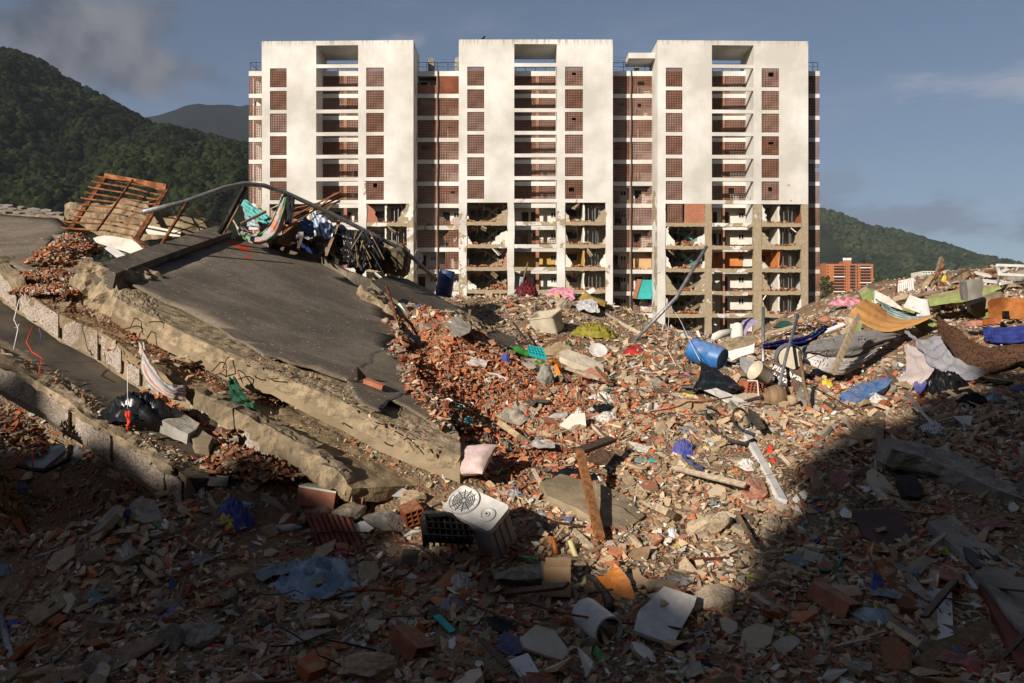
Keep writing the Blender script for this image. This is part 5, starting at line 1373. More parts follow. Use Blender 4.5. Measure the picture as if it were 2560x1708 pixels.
mound_scatter(9000, 22.0, 34.0, 0.045, 0.15, 1.2, 2.0)
mound_scatter(5200, 5.2, 24.0, 0.05, 0.17, 1.2)
# the fall of brick shards beside the roof slab
_n = 9000; X = RNG.normal(-0.55, 1.05, _n); Y = RNG.normal(12.1, 1.7, _n); ok = ~under_slabs(X, Y, 1) & (X > -0.13 * Y) & (Y > 9.3); X, Y = X[ok], Y[ok]
drop(np.stack([X, Y, H(X, Y) + .03 * RNG.random(len(X))], -1), .022 + .05 * RNG.random(len(X)) ** 2.2, np.where(RNG.random(len(X)) < .8, 0, 1), 1.25, .2, hn(X, Y))
# crumbs on the pancaked floors and between the slabs
def line_scatter(fn, pts, n, spread, s0, s1, kp, lift=0.0, pile=0.0, da=0.03):
    P3 = [fn(*p, da) for p in pts]; t = RNG.uniform(0, len(P3) - 1.001, n); k = t.astype(int); f = (t - k)[:, None]
    A = np.array([tuple(p) for p in P3]); p = A[k] * (1 - f) + A[k + 1] * f
    off = RNG.normal(0, 1, n) * spread; p[:, 1] += off; p[:, 2] += SC_ * off + pile * np.exp(-(off / spread) ** 2) * RNG.random(n) + lift
    p[:, 0] += RNG.normal(0, .08, n)
    kinds = RNG.choice(len(PALK), n, p=kp)
    drop(p, RNG.uniform(s0, s1, n) * (0.6 + RNG.random(n) ** 3), kinds, 1.2, 0.3)
KB = np.array([.55, .25, .14, .02, .01, .02, .01, 0]); KB /= KB.sum()
KT = np.array([.15, .55, .22, .04, .01, .02, .01, 0]); KT /= KT.sum()
line_scatter(L2, [(60, 700), (150, 765), (230, 800), (300, 832), (360, 862), (430, 895), (520, 935), (600, 975), (680, 1010)], 7000, 0.13, 0.006, 0.02, KB, 0.0, 0.12)
line_scatter(L2, [(300, 850), (380, 890), (460, 935), (560, 985)], 260, 0.14, 0.02, 0.045, KB, 0.02, 0.1)
line_scatter(L2, [(640, 1020), (760, 1070), (880, 1120), (1000, 1165), (1090, 1195)], 900, 0.25, 0.008, 0.022, KT)
line_scatter(L3, [(60, 905), (150, 960), (210, 1010), (300, 1070), (400, 1130), (450, 1165)], 800, 0.08, 0.01, 0.03, KT, 0.0, 0.04)
line_scatter(L3, [(400, 985), (450, 1010), (500, 1040), (560, 1090), (540, 1140)], 1500, 0.16, 0.03, 0.09, KB, 0.02, 0.16)
line_scatter(L1, [(985, 800), (1000, 850), (985, 875), (1022, 900), (1020, 945), (1045, 985), (1085, 1020), (1115, 1065)], 700, 0.10, 0.02, 0.06, KB, 0.0, 0.05)
line_scatter(L1, [(620, 880), (720, 920), (840, 965), (930, 1045), (1060, 1090)], 260, 0.12, 0.01, 0.03, KT, -0.06)
# brick heap between the left roofs
def heap(cx_, cy_, Y, w, h, d, n, s0, s1, kp, name=None):
    c = P(cx_, cy_, Y); r = np.sqrt(RNG.random(n)); a = RNG.uniform(0, 2 * np.pi, n)
    x = r * np.cos(a); y = r * np.sin(a); z = (1 - r ** 1.6) * h * (0.75 + 0.5 * RNG.random(n))
    p = np.stack([c.x + x * w, c.y + y * d, c.z + z], -1)
    drop(p, RNG.uniform(s0, s1, n), RNG.choice(len(PALK), n, p=kp), 1.3, 0.3)
M['heap_core'] = M['soil']
def heap_core(pts, off, seed):
    o = rough_prism('heap_core', pts, off, M['soil'], None, 4, 0.08, 3, seed=seed); tag(o, kind='structure'); o.name = 'rubble_heap_terrain'
heap_core([P(*p) for p in ((60, 700, 11.2), (110, 640, 12.2), (150, 600, 13), (215, 612, 12.6), (232, 664, 11.6), (190, 700, 11.0), (175, 760, 10.7), (150, 790, 10.6), (90, 750, 10.8))], (0, 0.5, -0.9), 3)
for a, b, Y, w, h, d, n in ((150, 665, 11.9, .45, .28, .5, 700), (120, 705, 11.2, .5, .16, .3, 500), (150, 740, 10.8, .35, .14, .3, 420), (185, 630, 12.4, .4, .25, .4, 420), (90, 735, 10.9, .35, .1, .25, 260)):
    heap(a, b, Y, w, h, d, int(n * 1.5), .014, .055, KB)
heap(580, 1175, 8.85, .42, .22, .22, 620, .02, .07, KB); heap(655, 1195, 8.85, .4, .16, .2, 420, .02, .07, KB); heap(15, 1130, 8.7, .5, .42, .3, 700, .015, .06, KB)
# rubble at the far pile on the right and along the wall feet
KF = np.array([.30, .28, .16, .12, .03, .06, .02, .03]); KF /= KF.sum()
for a, b, Y, w, h, d, n in ((2290, 760, 23.6, 1.3, .3, 1.2, 600), (2430, 735, 23.8, 1.8, .4, 1.2, 700), (2080, 815, 24.5, 1.6, .2, 1.2, 500), (2520, 765, 22, 1.6, .3, 1.2, 500)):
    heap(a, b, Y, w, h, d, n, .04, .13, KF)
allparts = [(np.concatenate([q[0] for q in v]), v[0][1], np.concatenate([q[2] for q in v])) for v in BATCH.values()]
rub = merged('rubble', allparts, M['rubble'], 'color')
tag(rub, 'broken brick, plaster and concrete rubble strewn over the whole mound', 'rubble', kind='stuff')

# ---- the larger pieces, each a thing of its own
def piece_mesh(name, V, Fc, mat, rough=False):
    me = bpy.data.meshes.new(name); me.from_pydata([tuple(v) for v in V], [], [tuple(int(i) for i in f) for f in Fc]); me.materials.append(mat); me.update(); return me
def hollow_brick_piece(seed, frac=1.0):
    "clay block 30 x 20 x 12 with six tubes, broken short"
    r = random.Random(seed); L, W_, T_ = 0.30 * frac, 0.20, 0.12
    mb = MB(); t = 0.012
    xs = [0, W_ / 3, 2 * W_ / 3, W_]; zs = [0, T_ / 2, T_]
    jl = lambda: L * r.uniform(.82, 1.0)
    for x in xs:
        mb.box((x - t / 2, 0, 0), (x + t / 2, jl(), T_))
    for z in zs:
        mb.box((0.001, 0.002, z - t / 2), (W_ - 0.001, jl(), z + t / 2))
    mb.box((0.002, L * .45, 0.002), (W_ - 0.002, L * .47, T_ - 0.002))
    o = Vector((W_ / 2, L / 2, T_ / 2)); mb.v = [tuple(Vector(v) - o) for v in mb.v]
    me = bpy.data.meshes.new('brick_fragment'); me.from_pydata(mb.v, [], mb.f); me.update()
    return me
T_BR = [piece_mesh('brick_fragment', *t, M['brick_fresh' if i % 3 else 'brick']) for i, t in enumerate(T_PL + T_CH[:6])]
for i in range(4):
    me = hollow_brick_piece(i, (.5, .7, .9, .6)[i]); me.materials.append(M['brick_fresh']); me.transform(Matrix.Scale(7.0, 4)); T_BR.append(me)
def rough_template(seed, ax):
    bm = bmesh.new(); bmesh.ops.create_icosphere(bm, subdivisions=4, radius=1)
    r = random.Random(seed); pl_ = [(Vector((r.gauss(0, 1), r.gauss(0, 1), r.gauss(0, 1))).normalized(), r.uniform(.55, .85)) for _ in range(11)]
    for v in bm.verts:
        for n_, d_ in pl_:
            k = v.co.dot(n_) - d_
            if k > 0: v.co -= n_ * k
        v.co += v.normal * mnoise.fractal(v.co * 3 + Vector((seed, 0, 0)), .8, 2.1, 5) * 0.07
        v.co = Vector((v.co.x * ax[0], v.co.y * ax[1], v.co.z * ax[2])) * 1.25
    me = bpy.data.meshes.new('concrete_chunk'); bm.to_mesh(me); bm.free(); return me
T_CC = [piece_mesh('concrete_chunk', *(hull_template(12 + i % 4, ((1, .75, .5), (1, .7, .6), (1, .9, .35), (1, .55, .45))[i % 4], 600 + i) if i % 5 < 3 else plate_template(5 + i % 3, (1, .75), .24, 640 + i)), M['chunk_concrete' if i % 2 else 'chunk_plaster']) for i in range(24)]
T_TL = []
for i, (V, Fc) in enumerate(T_PL[:12]):
    V2 = V * np.array([1, 1, .35]); T_TL.append(piece_mesh('tile_shard', V2, Fc, M['tile_white' if i % 3 else 'tile_beige']))
def individuals(name, templates, n, zone, s0, s1, label, cat, group, tilt=0.9, ya=5.6, yb=15.0, power=1.3):
    made = 0
    while made < n:
        m = 4 * n; e = 2 - power
        Y = (ya ** e + RNG.random(m) * (yb ** e - ya ** e)) ** (1 / e); X = RNG.uniform(-1, 1, m) * (0.645 * Y)
        ok = ~under_slabs(X, Y) & (RNG.random(m) < zone(X, Y))
        X, Y = X[ok], Y[ok]; Z = H(X, Y); Rm = rand_rot(len(X), tilt); nr = hn(X, Y)
        for x, y, z, rm, q in zip(X, Y, Z, Rm, nr):
            if made >= n: break
            s = (s0 + (s1 - s0) * random.random() ** 1.7) * (0.7 + 0.8 * random.random() ** 4)
            o = bpy.data.objects.new(name, random.choice(templates)); COL.objects.link(o)
            qm = Vector((0, 0, 1)).rotation_difference(Vector(q)).to_matrix()
            o.matrix_basis = Matrix.LocRotScale(Vector((x, y, z + s * 0.22)), (qm @ Matrix(rm.tolist())).to_quaternion(), Vector((s, s * random.uniform(.8, 1.1), s * random.uniform(.7, 1.1))))
            tag(o, label, cat, group); made += 1
zb_ = lambda X, Y: 0.35 + 0.65 * np.exp(-(((X + 0.75) / 1.5) ** 2 + ((Y - 12.0) / 2.3) ** 2))
zt_ = lambda X, Y: 0.45 + 0.55 * np.exp(-(((X - 2.0) / 2.2) ** 2 + ((Y - 9.8) / 2.4) ** 2))
individuals('brick_fragment', T_BR, 300, zb_, .06, .125, 'large red clay brick fragment lying loose on the rubble', 'brick', 'loose red brick fragments')
individuals('concrete_chunk', T_CC, 300, zt_, .05, .16, 'large tan or grey concrete chunk lying loose on the rubble', 'concrete chunk', 'loose concrete chunks')
individuals('tile_shard', T_TL, 190, lambda X, Y: np.full(len(X), .6), .045, .10, 'flat white or beige tile shard lying loose on the rubble', 'tile', 'loose tile shards')
T_ST = []
for i in range(6):
    mb = MB(); mb.obox((0, 0, 0), (1.0, 0.05 + .03 * (i % 3), 0.03 + .015 * (i % 2)), (0, 0, 0)); me = bpy.data.meshes.new('stick'); me.from_pydata(mb.v, [], mb.f); me.materials.append(M[('wood', 'wood_pale', 'wood_dark')[i % 3]]); T_ST.append(me)
individuals('timber_stick', T_ST, 110, lambda X, Y: np.full(len(X), .6), .3, .8, 'short splintered timber stick lying among the rubble', 'stick', 'short timber sticks', 0.5)

# larger wall fragments, cloth scraps and bent wires in the rubble
T_WF = []
for i in range(14):
    V, Fc = plate_template(5 + i % 4, (1, .7), .16, 800 + i); me = piece_mesh('wall_fragment', V, Fc, M['chunk_plaster']); me.materials.append(M[('plaster_white', 'tile_beige', 'concrete_grey', 'chunk_plaster', 'brick')[i % 5]])
    for p_ in me.polygons:
        if p_.normal.z > .8: p_.material_index = 1
    T_WF.append(me)
individuals('wall_fragment', T_WF, 120, lambda X, Y: np.full(len(X), .6), .10, .24, 'flat broken wall fragment with a plaster or tile face in the rubble', 'wall fragment', 'flat broken wall fragments', 0.9)
T_CS = []
SCR = [plain('scrap_%d' % i, c_, .9, .25, 6, .3, dust=.3) for i, c_ in enumerate(((.5, .47, .44), (.07, .09, .22), (.22, .22, .24), (.03, .03, .033), (.30, .10, .10), (.16, .24, .28), (.42, .36, .30)))]
for i in range(14):
    u, v = np.meshgrid(np.linspace(-1, 1, 13), np.linspace(-1, 1, 13)); V = np.stack([u * (1 + .3 * fbm(u, v, i, 2)), v * .7 * (1 + .3 * fbm(v, u, i + 5, 2)), .55 * np.abs(fbm(u * 1.7 + i, v * 1.7, i, 4)) * (1.3 - u * u * .5 - v * v * .5)], -1)
    o = grid_object('cloth_scrap', V, SCR[i % 7]); T_CS.append(o.data); bpy.data.objects.remove(o)
individuals('cloth_scrap', T_CS, 110, lambda X, Y: np.full(len(X), .6), .09, .22, 'small crumpled cloth or plastic scrap lying among the rubble', 'scrap', 'small cloth and plastic scraps', 0.4)
T_WR = []
for i in range(6):
    r_ = random.Random(i); p_ = [Vector((-1, 0, 0))]
    for k in range(7): p_.append(p_[-1] + Vector((.3, r_.uniform(-.16, .16), r_.uniform(-.06, .1))))
    mb = MB(); mb.tube(p_, .018, 5); me = bpy.data.meshes.new('bent_wire'); me.from_pydata(mb.v, [], mb.f); me.materials.append(M[('rust', 'steel_dark')[i % 2]]); T_WR.append(me)
individuals('bent_wire', T_WR, 60, lambda X, Y: np.full(len(X), .6), .25, .6, 'thin bent wire or bar lying among the rubble', 'wire', 'thin bent wires', 0.5)
# ================================================================== things lying, leaning and hanging on the mound
def GP(p, lift=0.0):
    "(px, py) -> on the mound; (px, py, Y) -> at that depth"
    return P(*p) if len(p) == 3 else G(*p) + Vector((0, 0, lift))
def catmull(A, n):
    A = np.asarray(A, float); m = len(A)
    if m == 2: t = np.linspace(0, 1, n).reshape(-1, *([1] * (A.ndim - 1))); return A[0] * (1 - t) + A[1] * t
    E = np.concatenate([[2 * A[0] - A[1]], A, [2 * A[-1] - A[-2]]]); t = np.linspace(0, m - 1, n); k = np.minimum(t.astype(int), m - 2); f = (t - k).reshape(-1, *([1] * (A.ndim - 1)))
    p0, p1, p2, p3 = E[k], E[k + 1], E[k + 2], E[k + 3]
    return 0.5 * (2 * p1 + (p2 - p0) * f + (2 * p0 - 5 * p1 + 4 * p2 - p3) * f ** 2 + (3 * p1 - p0 - 3 * p2 + p3) * f ** 3)
def cloth(name, label, rows, mat, cat='cloth', nu=76, nv=44, wr=0.02, fold=0.0, nf=7, seed=1.0, parent=None):
    "rows of (px, py, Y) from one edge to the other; soft folds run along the rows' length"
    m = max(len(r) for r in rows)
    A = np.array([catmull([tuple(GP(p)) for p in r], nu) for r in rows]); V = catmull(A, nv)
    du = np.gradient(V, axis=1); dv = np.gradient(V, axis=0); n = np.cross(du, dv); n /= np.linalg.norm(n, axis=2, keepdims=True) + 1e-9
    u, v = np.meshgrid(np.linspace(0, 1, nu), np.linspace(0, 1, nv))
    d = wr * fbm(u * 5 + seed, v * 3, seed, 4) + fold * np.sin(v * nf * 2 * np.pi + 2.2 * fbm(u * 2, v * 2, seed + 1, 2))
    d = d + wr * .16 * (1 - 2 * np.abs(fbm(u * 11 + seed, v * 8 + u * 3, seed + 7, 4)))
    V = V + n * d[..., None]
    o = grid_object(name, V, mat, parent, True, thick=0.006)
    me = o.data; uvl = me.uv_layers.new(name='UVMap'); li = np.empty(len(me.loops), np.int32); me.loops.foreach_get('vertex_index', li)
    uv = np.stack([u.ravel(), v.ravel()], -1); uvl.data.foreach_set('uv', uv[li % (nu * nv)].ravel())
    return tag(o, label, cat) if parent is None else o
def crumple(name, label, p, w, d, h, mat, cat='cloth', seed=1.0, rot=0.0, n=40, sharp=6.0, elong=None):
    "heap of cloth or film that follows the ground"
    c = GP(p); a = np.linspace(0, 2 * np.pi, n + 1); r = np.linspace(0, 1, n // 2)
    rr, aa = np.meshgrid(r, a, indexing='ij'); out = 1 + 0.28 * fbm(np.cos(aa) * 2 + seed, np.sin(aa) * 2, seed, 3)
    x = rr * np.cos(aa) * out * w / 2; y = rr * np.sin(aa) * out * d / 2
    ca, sa = math.cos(R(rot)), math.sin(R(rot)); X = c.x + x * ca - y * sa; Y = c.y + x * sa + y * ca
    fo = 1 - np.abs(fbm(x / w * sharp * 1.4 + seed, y / d * sharp * 1.4, seed + 2, 5, gain=.6)) * 2.2
    z = h * (1 - rr ** 2.2) * (0.45 + 0.65 * fo) + h * 0.25 * fo * rr
    Z = (H(X, Y) * 0.5 + (c.z - 0.02) * 0.5 if len(p) == 2 else c.z + (Y - c.y) * .2) + z - 0.05 * rr
    V = np.stack([X, Y, Z], -1)
    o = grid_object(name, V, mat, None, True)
    return tag(o, label, cat)
def plank(name, label, a, b, w, t, mat, cat='plank', up=(0, -0.5, 1), parent=None):
    o = MB().bar(GP(a, 0.03), GP(b, 0.03), w, t, up).build(name, mat, parent)
    return tag(o, label, cat) if parent is None else o
def pole(name, label, pts, r, mat, cat='pole', n=8, parent=None):
    o = MB().tube([GP(p, 0.02) for p in pts], r, n).build(name, mat, parent, smooth=True)
    return tag(o, label, cat) if parent is None else o
def sheet(name, label, poly, n, th, mat, cat='board', Y=None, amp=0.004, cuts=2, lift=0.05, seed=1.0, freq=4):
    n = Vector(n).normalized(); cx_ = sum(p[0] for p in poly) / len(poly); cy_ = sum(p[1] for p in poly) / len(poly)
    p0 = P(cx_, cy_, Y) if Y else G(cx_, cy_) + Vector((0, 0, lift))
    o = rough_prism(name, [on_plane(a, b, p0, n) for a, b in poly], -n * th, mat, None, cuts, amp, freq, seed=seed)
    return tag(o, label, cat)
def basis(ax):
    "matrix whose Z is ax"
    return Vector(ax).normalized().to_track_quat('Z', 'Y').to_matrix()

# ---- printed cloths
def uvmat(name, fn, rough=0.9):
    def b_(nt, b):
        uv = nt.nodes.new("ShaderNodeUVMap"); uv.uv_map = 'UVMap'
        base = fn(nt, uv.outputs[0]); nt.links.new(base, b.inputs['Base Color'])
        b.inputs['Roughness'].default_value = rough; b.inputs['Specular IOR Level'].default_value = 0.15
        n_bump(nt, b, n_noise(nt, n_coord(nt, 'Object'), 60, 3, 0.6), 0.15, 0.005)
    return material(name, b_)
def smap(nt, uv, s, rot=0.0):
    mp = nt.nodes.new("ShaderNodeMapping"); nt.links.new(uv, mp.inputs[0]); mp.inputs['Scale'].default_value = s; mp.inputs['Rotation'].default_value = (0, 0, rot); return mp.outputs[0]
def vor(nt, v, scale, rnd=1.0, feat='F1'):
    t = nt.nodes.new("ShaderNodeTexVoronoi"); t.feature = feat; nt.links.new(v, t.inputs['Vector']); t.inputs['Scale'].default_value = scale; t.inputs['Randomness'].default_value = rnd; return t
def stripes(cols, n, axis=1, blur=0.0):
    def f(nt, uv):
        sp = nt.nodes.new("ShaderNodeSeparateXYZ"); nt.links.new(uv, sp.inputs[0])
        fr = n_math(nt, 'FRACT', n_math(nt, 'MULTIPLY', sp.outputs[axis], n))
        cr = nt.nodes.new("ShaderNodeValToRGB"); nt.links.new(fr, cr.inputs[0]); cr.color_ramp.interpolation = 'CONSTANT' if not blur else 'LINEAR'
        k = len(cols)
        while len(cr.color_ramp.elements) < k: cr.color_ramp.elements.new(0.5)
        for i, c_ in enumerate(cols): cr.color_ramp.elements[i].position = i / k; cr.color_ramp.elements[i].color = (*c_, 1)
        return cr.outputs[0]
    return f
def floral(bg, ink, s=(9, 6)):
    def f(nt, uv):
        v = smap(nt, uv, (s[0], s[1], 1)); t = vor(nt, v, 1.0, 0.6); pet = vor(nt, v, 5.0, 0.8)
        m1 = n_range(nt, t.outputs[0], 0.38, 0.34); m2 = n_range(nt, pet.outputs[0], 0.46, 0.40); ring = n_range(nt, t.outputs[0], 0.06, 0.09)
        k = n_math(nt, 'MULTIPLY', n_math(nt, 'MULTIPLY', m1, m2), ring)
        return n_mix(nt, k, n_mix(nt, n_range(nt, n_noise(nt, v, 0.6, 3), .4, .6, 0, .3), bg, tuple(x * .8 for x in bg)), ink)
    return f
def leopard(nt, uv):
    v = smap(nt, uv, (60, 34, 1)); n = n_noise(nt, v, 1.5, 4, 0.7); t = vor(nt, v, 1.1, 1.0)
    k = n_range(nt, n_math(nt, 'ADD', t.outputs[0], n_math(nt, 'MULTIPLY', n, 0.6)), 0.66, 0.72)
    k2 = n_range(nt, n_math(nt, 'ADD', t.outputs[0], n_math(nt, 'MULTIPLY', n, 0.6)), 0.46, 0.42)
    return n_mix(nt, n_math(nt, 'MAXIMUM', k, k2), (0.012, 0.008, 0.007), (0.085, 0.043, 0.024))
def leaves(nt, uv):
    v = smap(nt, uv, (9, 2.2, 1), 0.25); t = vor(nt, v, 1.6, 0.9); sel = n_range(nt, t.outputs[0], 0.34, 0.31)
    sp = nt.nodes.new("ShaderNodeSeparateColor"); nt.links.new(t.outputs['Color'], sp.inputs[0])
    c_ = n_mix(nt, n_range(nt, sp.outputs[0], .49, .51), (0.50, 0.19, 0.07), (0.05, 0.28, 0.36))
    return n_mix(nt, sel, (0.022, 0.022, 0.17), c_)
def stars(nt, uv):
    v = smap(nt, uv, (11, 6, 1)); t = vor(nt, v, 1.0, 0.8)
    return n_mix(nt, n_range(nt, t.outputs[0], 0.10, 0.08), n_mix(nt, n_range(nt, n_noise(nt, v, .5, 3), .4, .6), (0.02, 0.026, 0.12), (0.03, 0.045, 0.2)), (0.30, 0.17, 0.05))
def hammock_print(nt, uv):
    v = smap(nt, uv, (5, 2, 1)); a = n_noise(nt, v, 1.0, 3, .5); cr = nt.nodes.new("ShaderNodeValToRGB"); nt.links.new(a, cr.inputs[0])
    for i, (p_, c_) in enumerate(((.30, (.05, .14, .07)), (.42, (.10, .25, .10)), (.50, (.45, .42, .45)), (.57, (.50, .20, .07)), (.66, (.24, .22, .40)))):
        if i >= 2: cr.color_ramp.elements.new(p_)
        cr.color_ramp.elements[i].position = p_; cr.color_ramp.elements[i].color = (*c_, 1)
    return cr.outputs[0]
M['c_stripe'] = uvmat('pink_grey_stripe', stripes([(.50, .42, .37), (.36, .36, .37), (.55, .47, .42), (.48, .26, .23), (.52, .45, .40), (.28, .34, .38)], 3))
M['c_teal_stripe'] = uvmat('teal_stripe', stripes([(.42, .45, .44), (.05, .12, .12), (.46, .48, .47), (.10, .20, .20)], 4))
M['c_blue_stripe'] = uvmat('blue_white_stripe', stripes([(.16, .25, .42), (.55, .56, .58), (.12, .18, .34), (.60, .60, .60)], 2, 0))
M['c_floral'] = uvmat('white_floral', floral((.60, .56, .53), (.07, .05, .05), (10, 5)))
M['c_floral_grey'] = uvmat('grey_floral', floral((.27, .25, .235), (.05, .035, .04), (8, 3)))
M['c_leopard'] = uvmat('leopard_print', leopard)
M['c_leaves'] = uvmat('blue_leaf_print', leaves)
M['c_stars'] = uvmat('navy_star_print', stars)
M['c_hammock'] = uvmat('hammock_print', hammock_print)
M['c_teal'] = plain('turquoise_cloth', (0.13, 0.46, 0.44), 0.9, 0.2, 4, 0.1)
M['c_paleblue'] = plain('pale_blue_cloth', (0.24, 0.35, 0.46), 0.9, 0.25, 5, 0.2, col2=(.42, .5, .58))
M['c_orange'] = plain('orange_sheet', (0.60, 0.30, 0.10), 0.9, 0.08, 2, 0.06)
M['c_pinkwhite'] = plain('pale_pink_sheet', (0.52, 0.43, 0.41), 0.9, 0.08, 2, 0.08)
M['c_lilac'] = plain('lilac_cloth', (0.36, 0.29, 0.46), 0.9, 0.15, 3, 0.1)
M['wall_green'] = plain('green_wall_paint', (0.26, 0.32, 0.115), 0.9, 0.22, 1.6, 0.15, dust=0.35)
M['orange_sheet_metal'] = plain('orange_metal', (0.34, 0.10, 0.025), 0.6, 0.5, 1.5, 0.1, col2=(.46, .17, .05))
M['mustard'] = plain('mustard_foam', (0.33, 0.22, 0.05), 0.95, 0.25, 4, 0.2)
M['pinkish'] = plain('pillow_cloth', (0.55, 0.40, 0.38), 0.95, 0.1, 9, 0.2, col2=(.6, .48, .46))
M['quilt'] = plain('pale_quilt', (0.46, 0.46, 0.48), 0.95, 0.3, 9, 0.3, dust=0.3)

# ------------------------------------------------------------ upper left: junk along the roof's far edge
g = empty('rusty_grate', P(260, 570, 14.3)); tag(g, 'rusty steel grate standing tilted at the upper left', 'grate')
gl0, gl1, gr0, gr1 = P(261, 446, 15.6), P(176, 574, 14.2), P(415, 476, 15.3), P(341, 600, 13.9)
MB().bar(gl0, gl1, 0.09, 0.05).build('side_rail', M['rust'], g); MB().bar(gr0, gr1, 0.09, 0.05).build('side_rail', M['rust'], g)
for i in range(10):
    t = i / 9; a, b = gl0.lerp(gl1, t), gr0.lerp(gr1, t * 0.93)
    e = Vector((0.03, -0.05, 0.02)); sg = Vector((0, 0, random.uniform(-.03, .02)))
    MB().tube([a + Vector((-.14, -.06, .03)), a + Vector((-.06, -.06, .01)), a.lerp(b, .5) + e + sg, b + Vector((-.1, -.05, 0)), b + Vector((0, -.05, -.10 if i > 4 else .0))], 0.017, 6).build('bar', M['rust_light'], g)
MB().bar(gl0 + Vector((0, .02, .04)), gr0 + Vector((0, .02, .06)), 0.05, 0.12).build('top_rail', M['rust_light'], g)
MB().bar(gr1, P(388, 636, 13.2), 0.1, 0.05).build('foot_rail', M['rust'], g)
MB().tube([P(331, 450, 14.9), P(290, 510, 14.3), P(242, 577, 13.8)], 0.022, 6).build('loose_rod', M['rust'], g)
pole('angle_iron_post', 'short rusty post leaning on the roof kerb beside the grate', [(468, 506, 13.7), (390, 634, 13.0)], 0.035, M['rust'], 'post', 4)
pole('twin_steel_post', 'dark steel post leaning up to the bent roof pipe', [(613, 467, 15.4), (548, 584, 15.2)], 0.05, M['steel_dark'], 'post', 4)
pole('thin_timber_post', 'thin pale timber post beside the dark leaning steel post', [(618, 478, 15.3), (562, 582, 15.1)], 0.02, M['wood'], 'post', 4)
pole('bent_roof_pipe', 'long grey pipe bent in an arch over the roof debris', [(357, 531, 13.6), (463, 505, 14.2), (560, 470, 14.9), (610, 459, 15.3), (660, 464, 15.6), (718, 484, 16.0), (827, 534, 16.6), (930, 586, 17.2), (1012, 627, 17.8), (1092, 700, 18.6)], 0.045, M['steel'], 'pipe', 10)
pole('guy_wire', 'thin rusty wire stretched from the grate to the leaning post', [(420, 545, 14.3), (500, 525, 14.8), (590, 492, 15.4)], 0.008, M['rust'], 'wire', 5)
pole('sagging_wire', 'thin rusty wire below the stretched wire on the roof edge', [(430, 585, 14.0), (500, 560, 14.6), (575, 530, 15.3)], 0.01, M['rust'], 'wire', 5)
cloth('printed_hammock', 'green, white and orange printed hammock slung from the roof pipe', [[(579, 543, 15.9), (604, 568, 15.8), (638, 584, 15.7), (668, 566, 15.8), (690, 528, 16.0), (706, 482, 16.1)], [(581, 548, 15.7), (602, 580, 15.5), (640, 600, 15.4), (678, 584, 15.5), (702, 536, 15.8), (715, 484, 16.0)], [(584, 552, 15.8), (605, 590, 15.6), (642, 610, 15.5), (686, 598, 15.6), (714, 545, 15.9), (724, 489, 16.1)]], M['c_hammock'], 'hammock', wr=.03, fold=.012, nf=4)
cloth('black_garment', 'black garment hanging from the bent roof pipe', [[(718, 486, 15.95), (736, 494, 15.95)], [(716, 525, 15.9), (735, 528, 15.9)], [(711, 563, 15.9), (729, 560, 15.9)]], M['cloth_dark'], 'garment', 16, 20, .04, .02, 2)
cloth('turquoise_cloth', 'turquoise cloth stretched in a triangle behind the hammock', [[(600, 494, 16.9), (640, 518, 16.8), (678, 546, 16.6)], [(604, 510, 16.7), (640, 536, 16.6), (676, 556, 16.5)], [(612, 530, 16.9), (640, 548, 16.8), (674, 566, 16.6)]], M['c_teal'], wr=.05, fold=.02, nf=3)
cloth('grey_blue_sheet', 'grey-blue sheet hanging below the turquoise cloth', [[(606, 512, 17.0), (640, 540, 16.9)], [(612, 540, 16.9), (640, 556, 16.8)], [(618, 566, 16.9), (655, 570, 16.8)]], M['c_paleblue'], wr=.04, fold=.02, nf=3)
cloth('striped_tent_cloth', 'blue and white striped cloth draped like a tent on the roof edge', [[(776, 528, 17.4), (790, 534, 17.3), (818, 546, 17.2)], [(784, 560, 17.0), (806, 566, 16.9), (838, 572, 16.9)], [(792, 590, 16.8), (815, 596, 16.7), (832, 590, 16.7)]], M['c_blue_stripe'], wr=.05, fold=.02, nf=4)
cloth('blue_shirt', 'crumpled mid-blue shirt hanging on the roof debris', [[(752, 550, 16.6), (770, 548, 16.6), (786, 566, 16.6)], [(748, 570, 16.4), (766, 574, 16.3), (784, 584, 16.4)], [(760, 586, 16.5), (770, 592, 16.5), (788, 594, 16.5)]], plain('mid_blue_cloth', (.10, .17, .36), .9, .2, 5, .2), 'shirt', wr=.06, fold=.03, nf=3)
cloth('black_tarpaulin', 'black plastic tarpaulin draped over sticks on the roof edge', [[(836, 562, 17.5), (880, 574, 17.4), (926, 584, 17.3)], [(838, 585, 17.1), (880, 596, 16.9), (928, 606, 17.0)], [(842, 606, 17.2), (890, 630, 17.0), (930, 630, 17.1)]], M['black_plastic'], 'tarpaulin', wr=.09, fold=.03, nf=3)
cloth('black_rag', 'black rag dangling at the end of the tarpaulin', [[(930, 578, 17.3), (955, 590, 17.3)], [(936, 605, 17.2), (958, 608, 17.2)], [(934, 640, 17.2), (948, 632, 17.2)]], M['cloth_dark'], 'rag', 18, 20, .06, .03, 2)
cloth('blue_tarp_strip', 'dark blue tarp strip lying along the roof upstand', [[(750, 606, 16.0), (775, 622, 15.8)], [(756, 618, 15.8), (782, 636, 15.6)]], plain('navy_tarp', (.012, .03, .12), .5, .3, 5, .2), 'tarpaulin', 20, 10, .04)
plank('rusted_board', 'orange rusty board leaning in the roof debris', (744, 556, 16.5), (706, 612, 15.9), 0.26, 0.03, M['rust_light'], 'board', (0, -1, .2))
plank('grey_board_post', 'grey weathered board standing on the roof edge', (848, 552, 17.0), (815, 640, 16.5), 0.07, 0.03, M['wood'], 'board')
plank('short_dark_post', 'short dark timber post on the roof edge near the rusty board', (757, 590, 16.1), (746, 622, 15.9), 0.06, 0.04, M['wood_dark'], 'post')
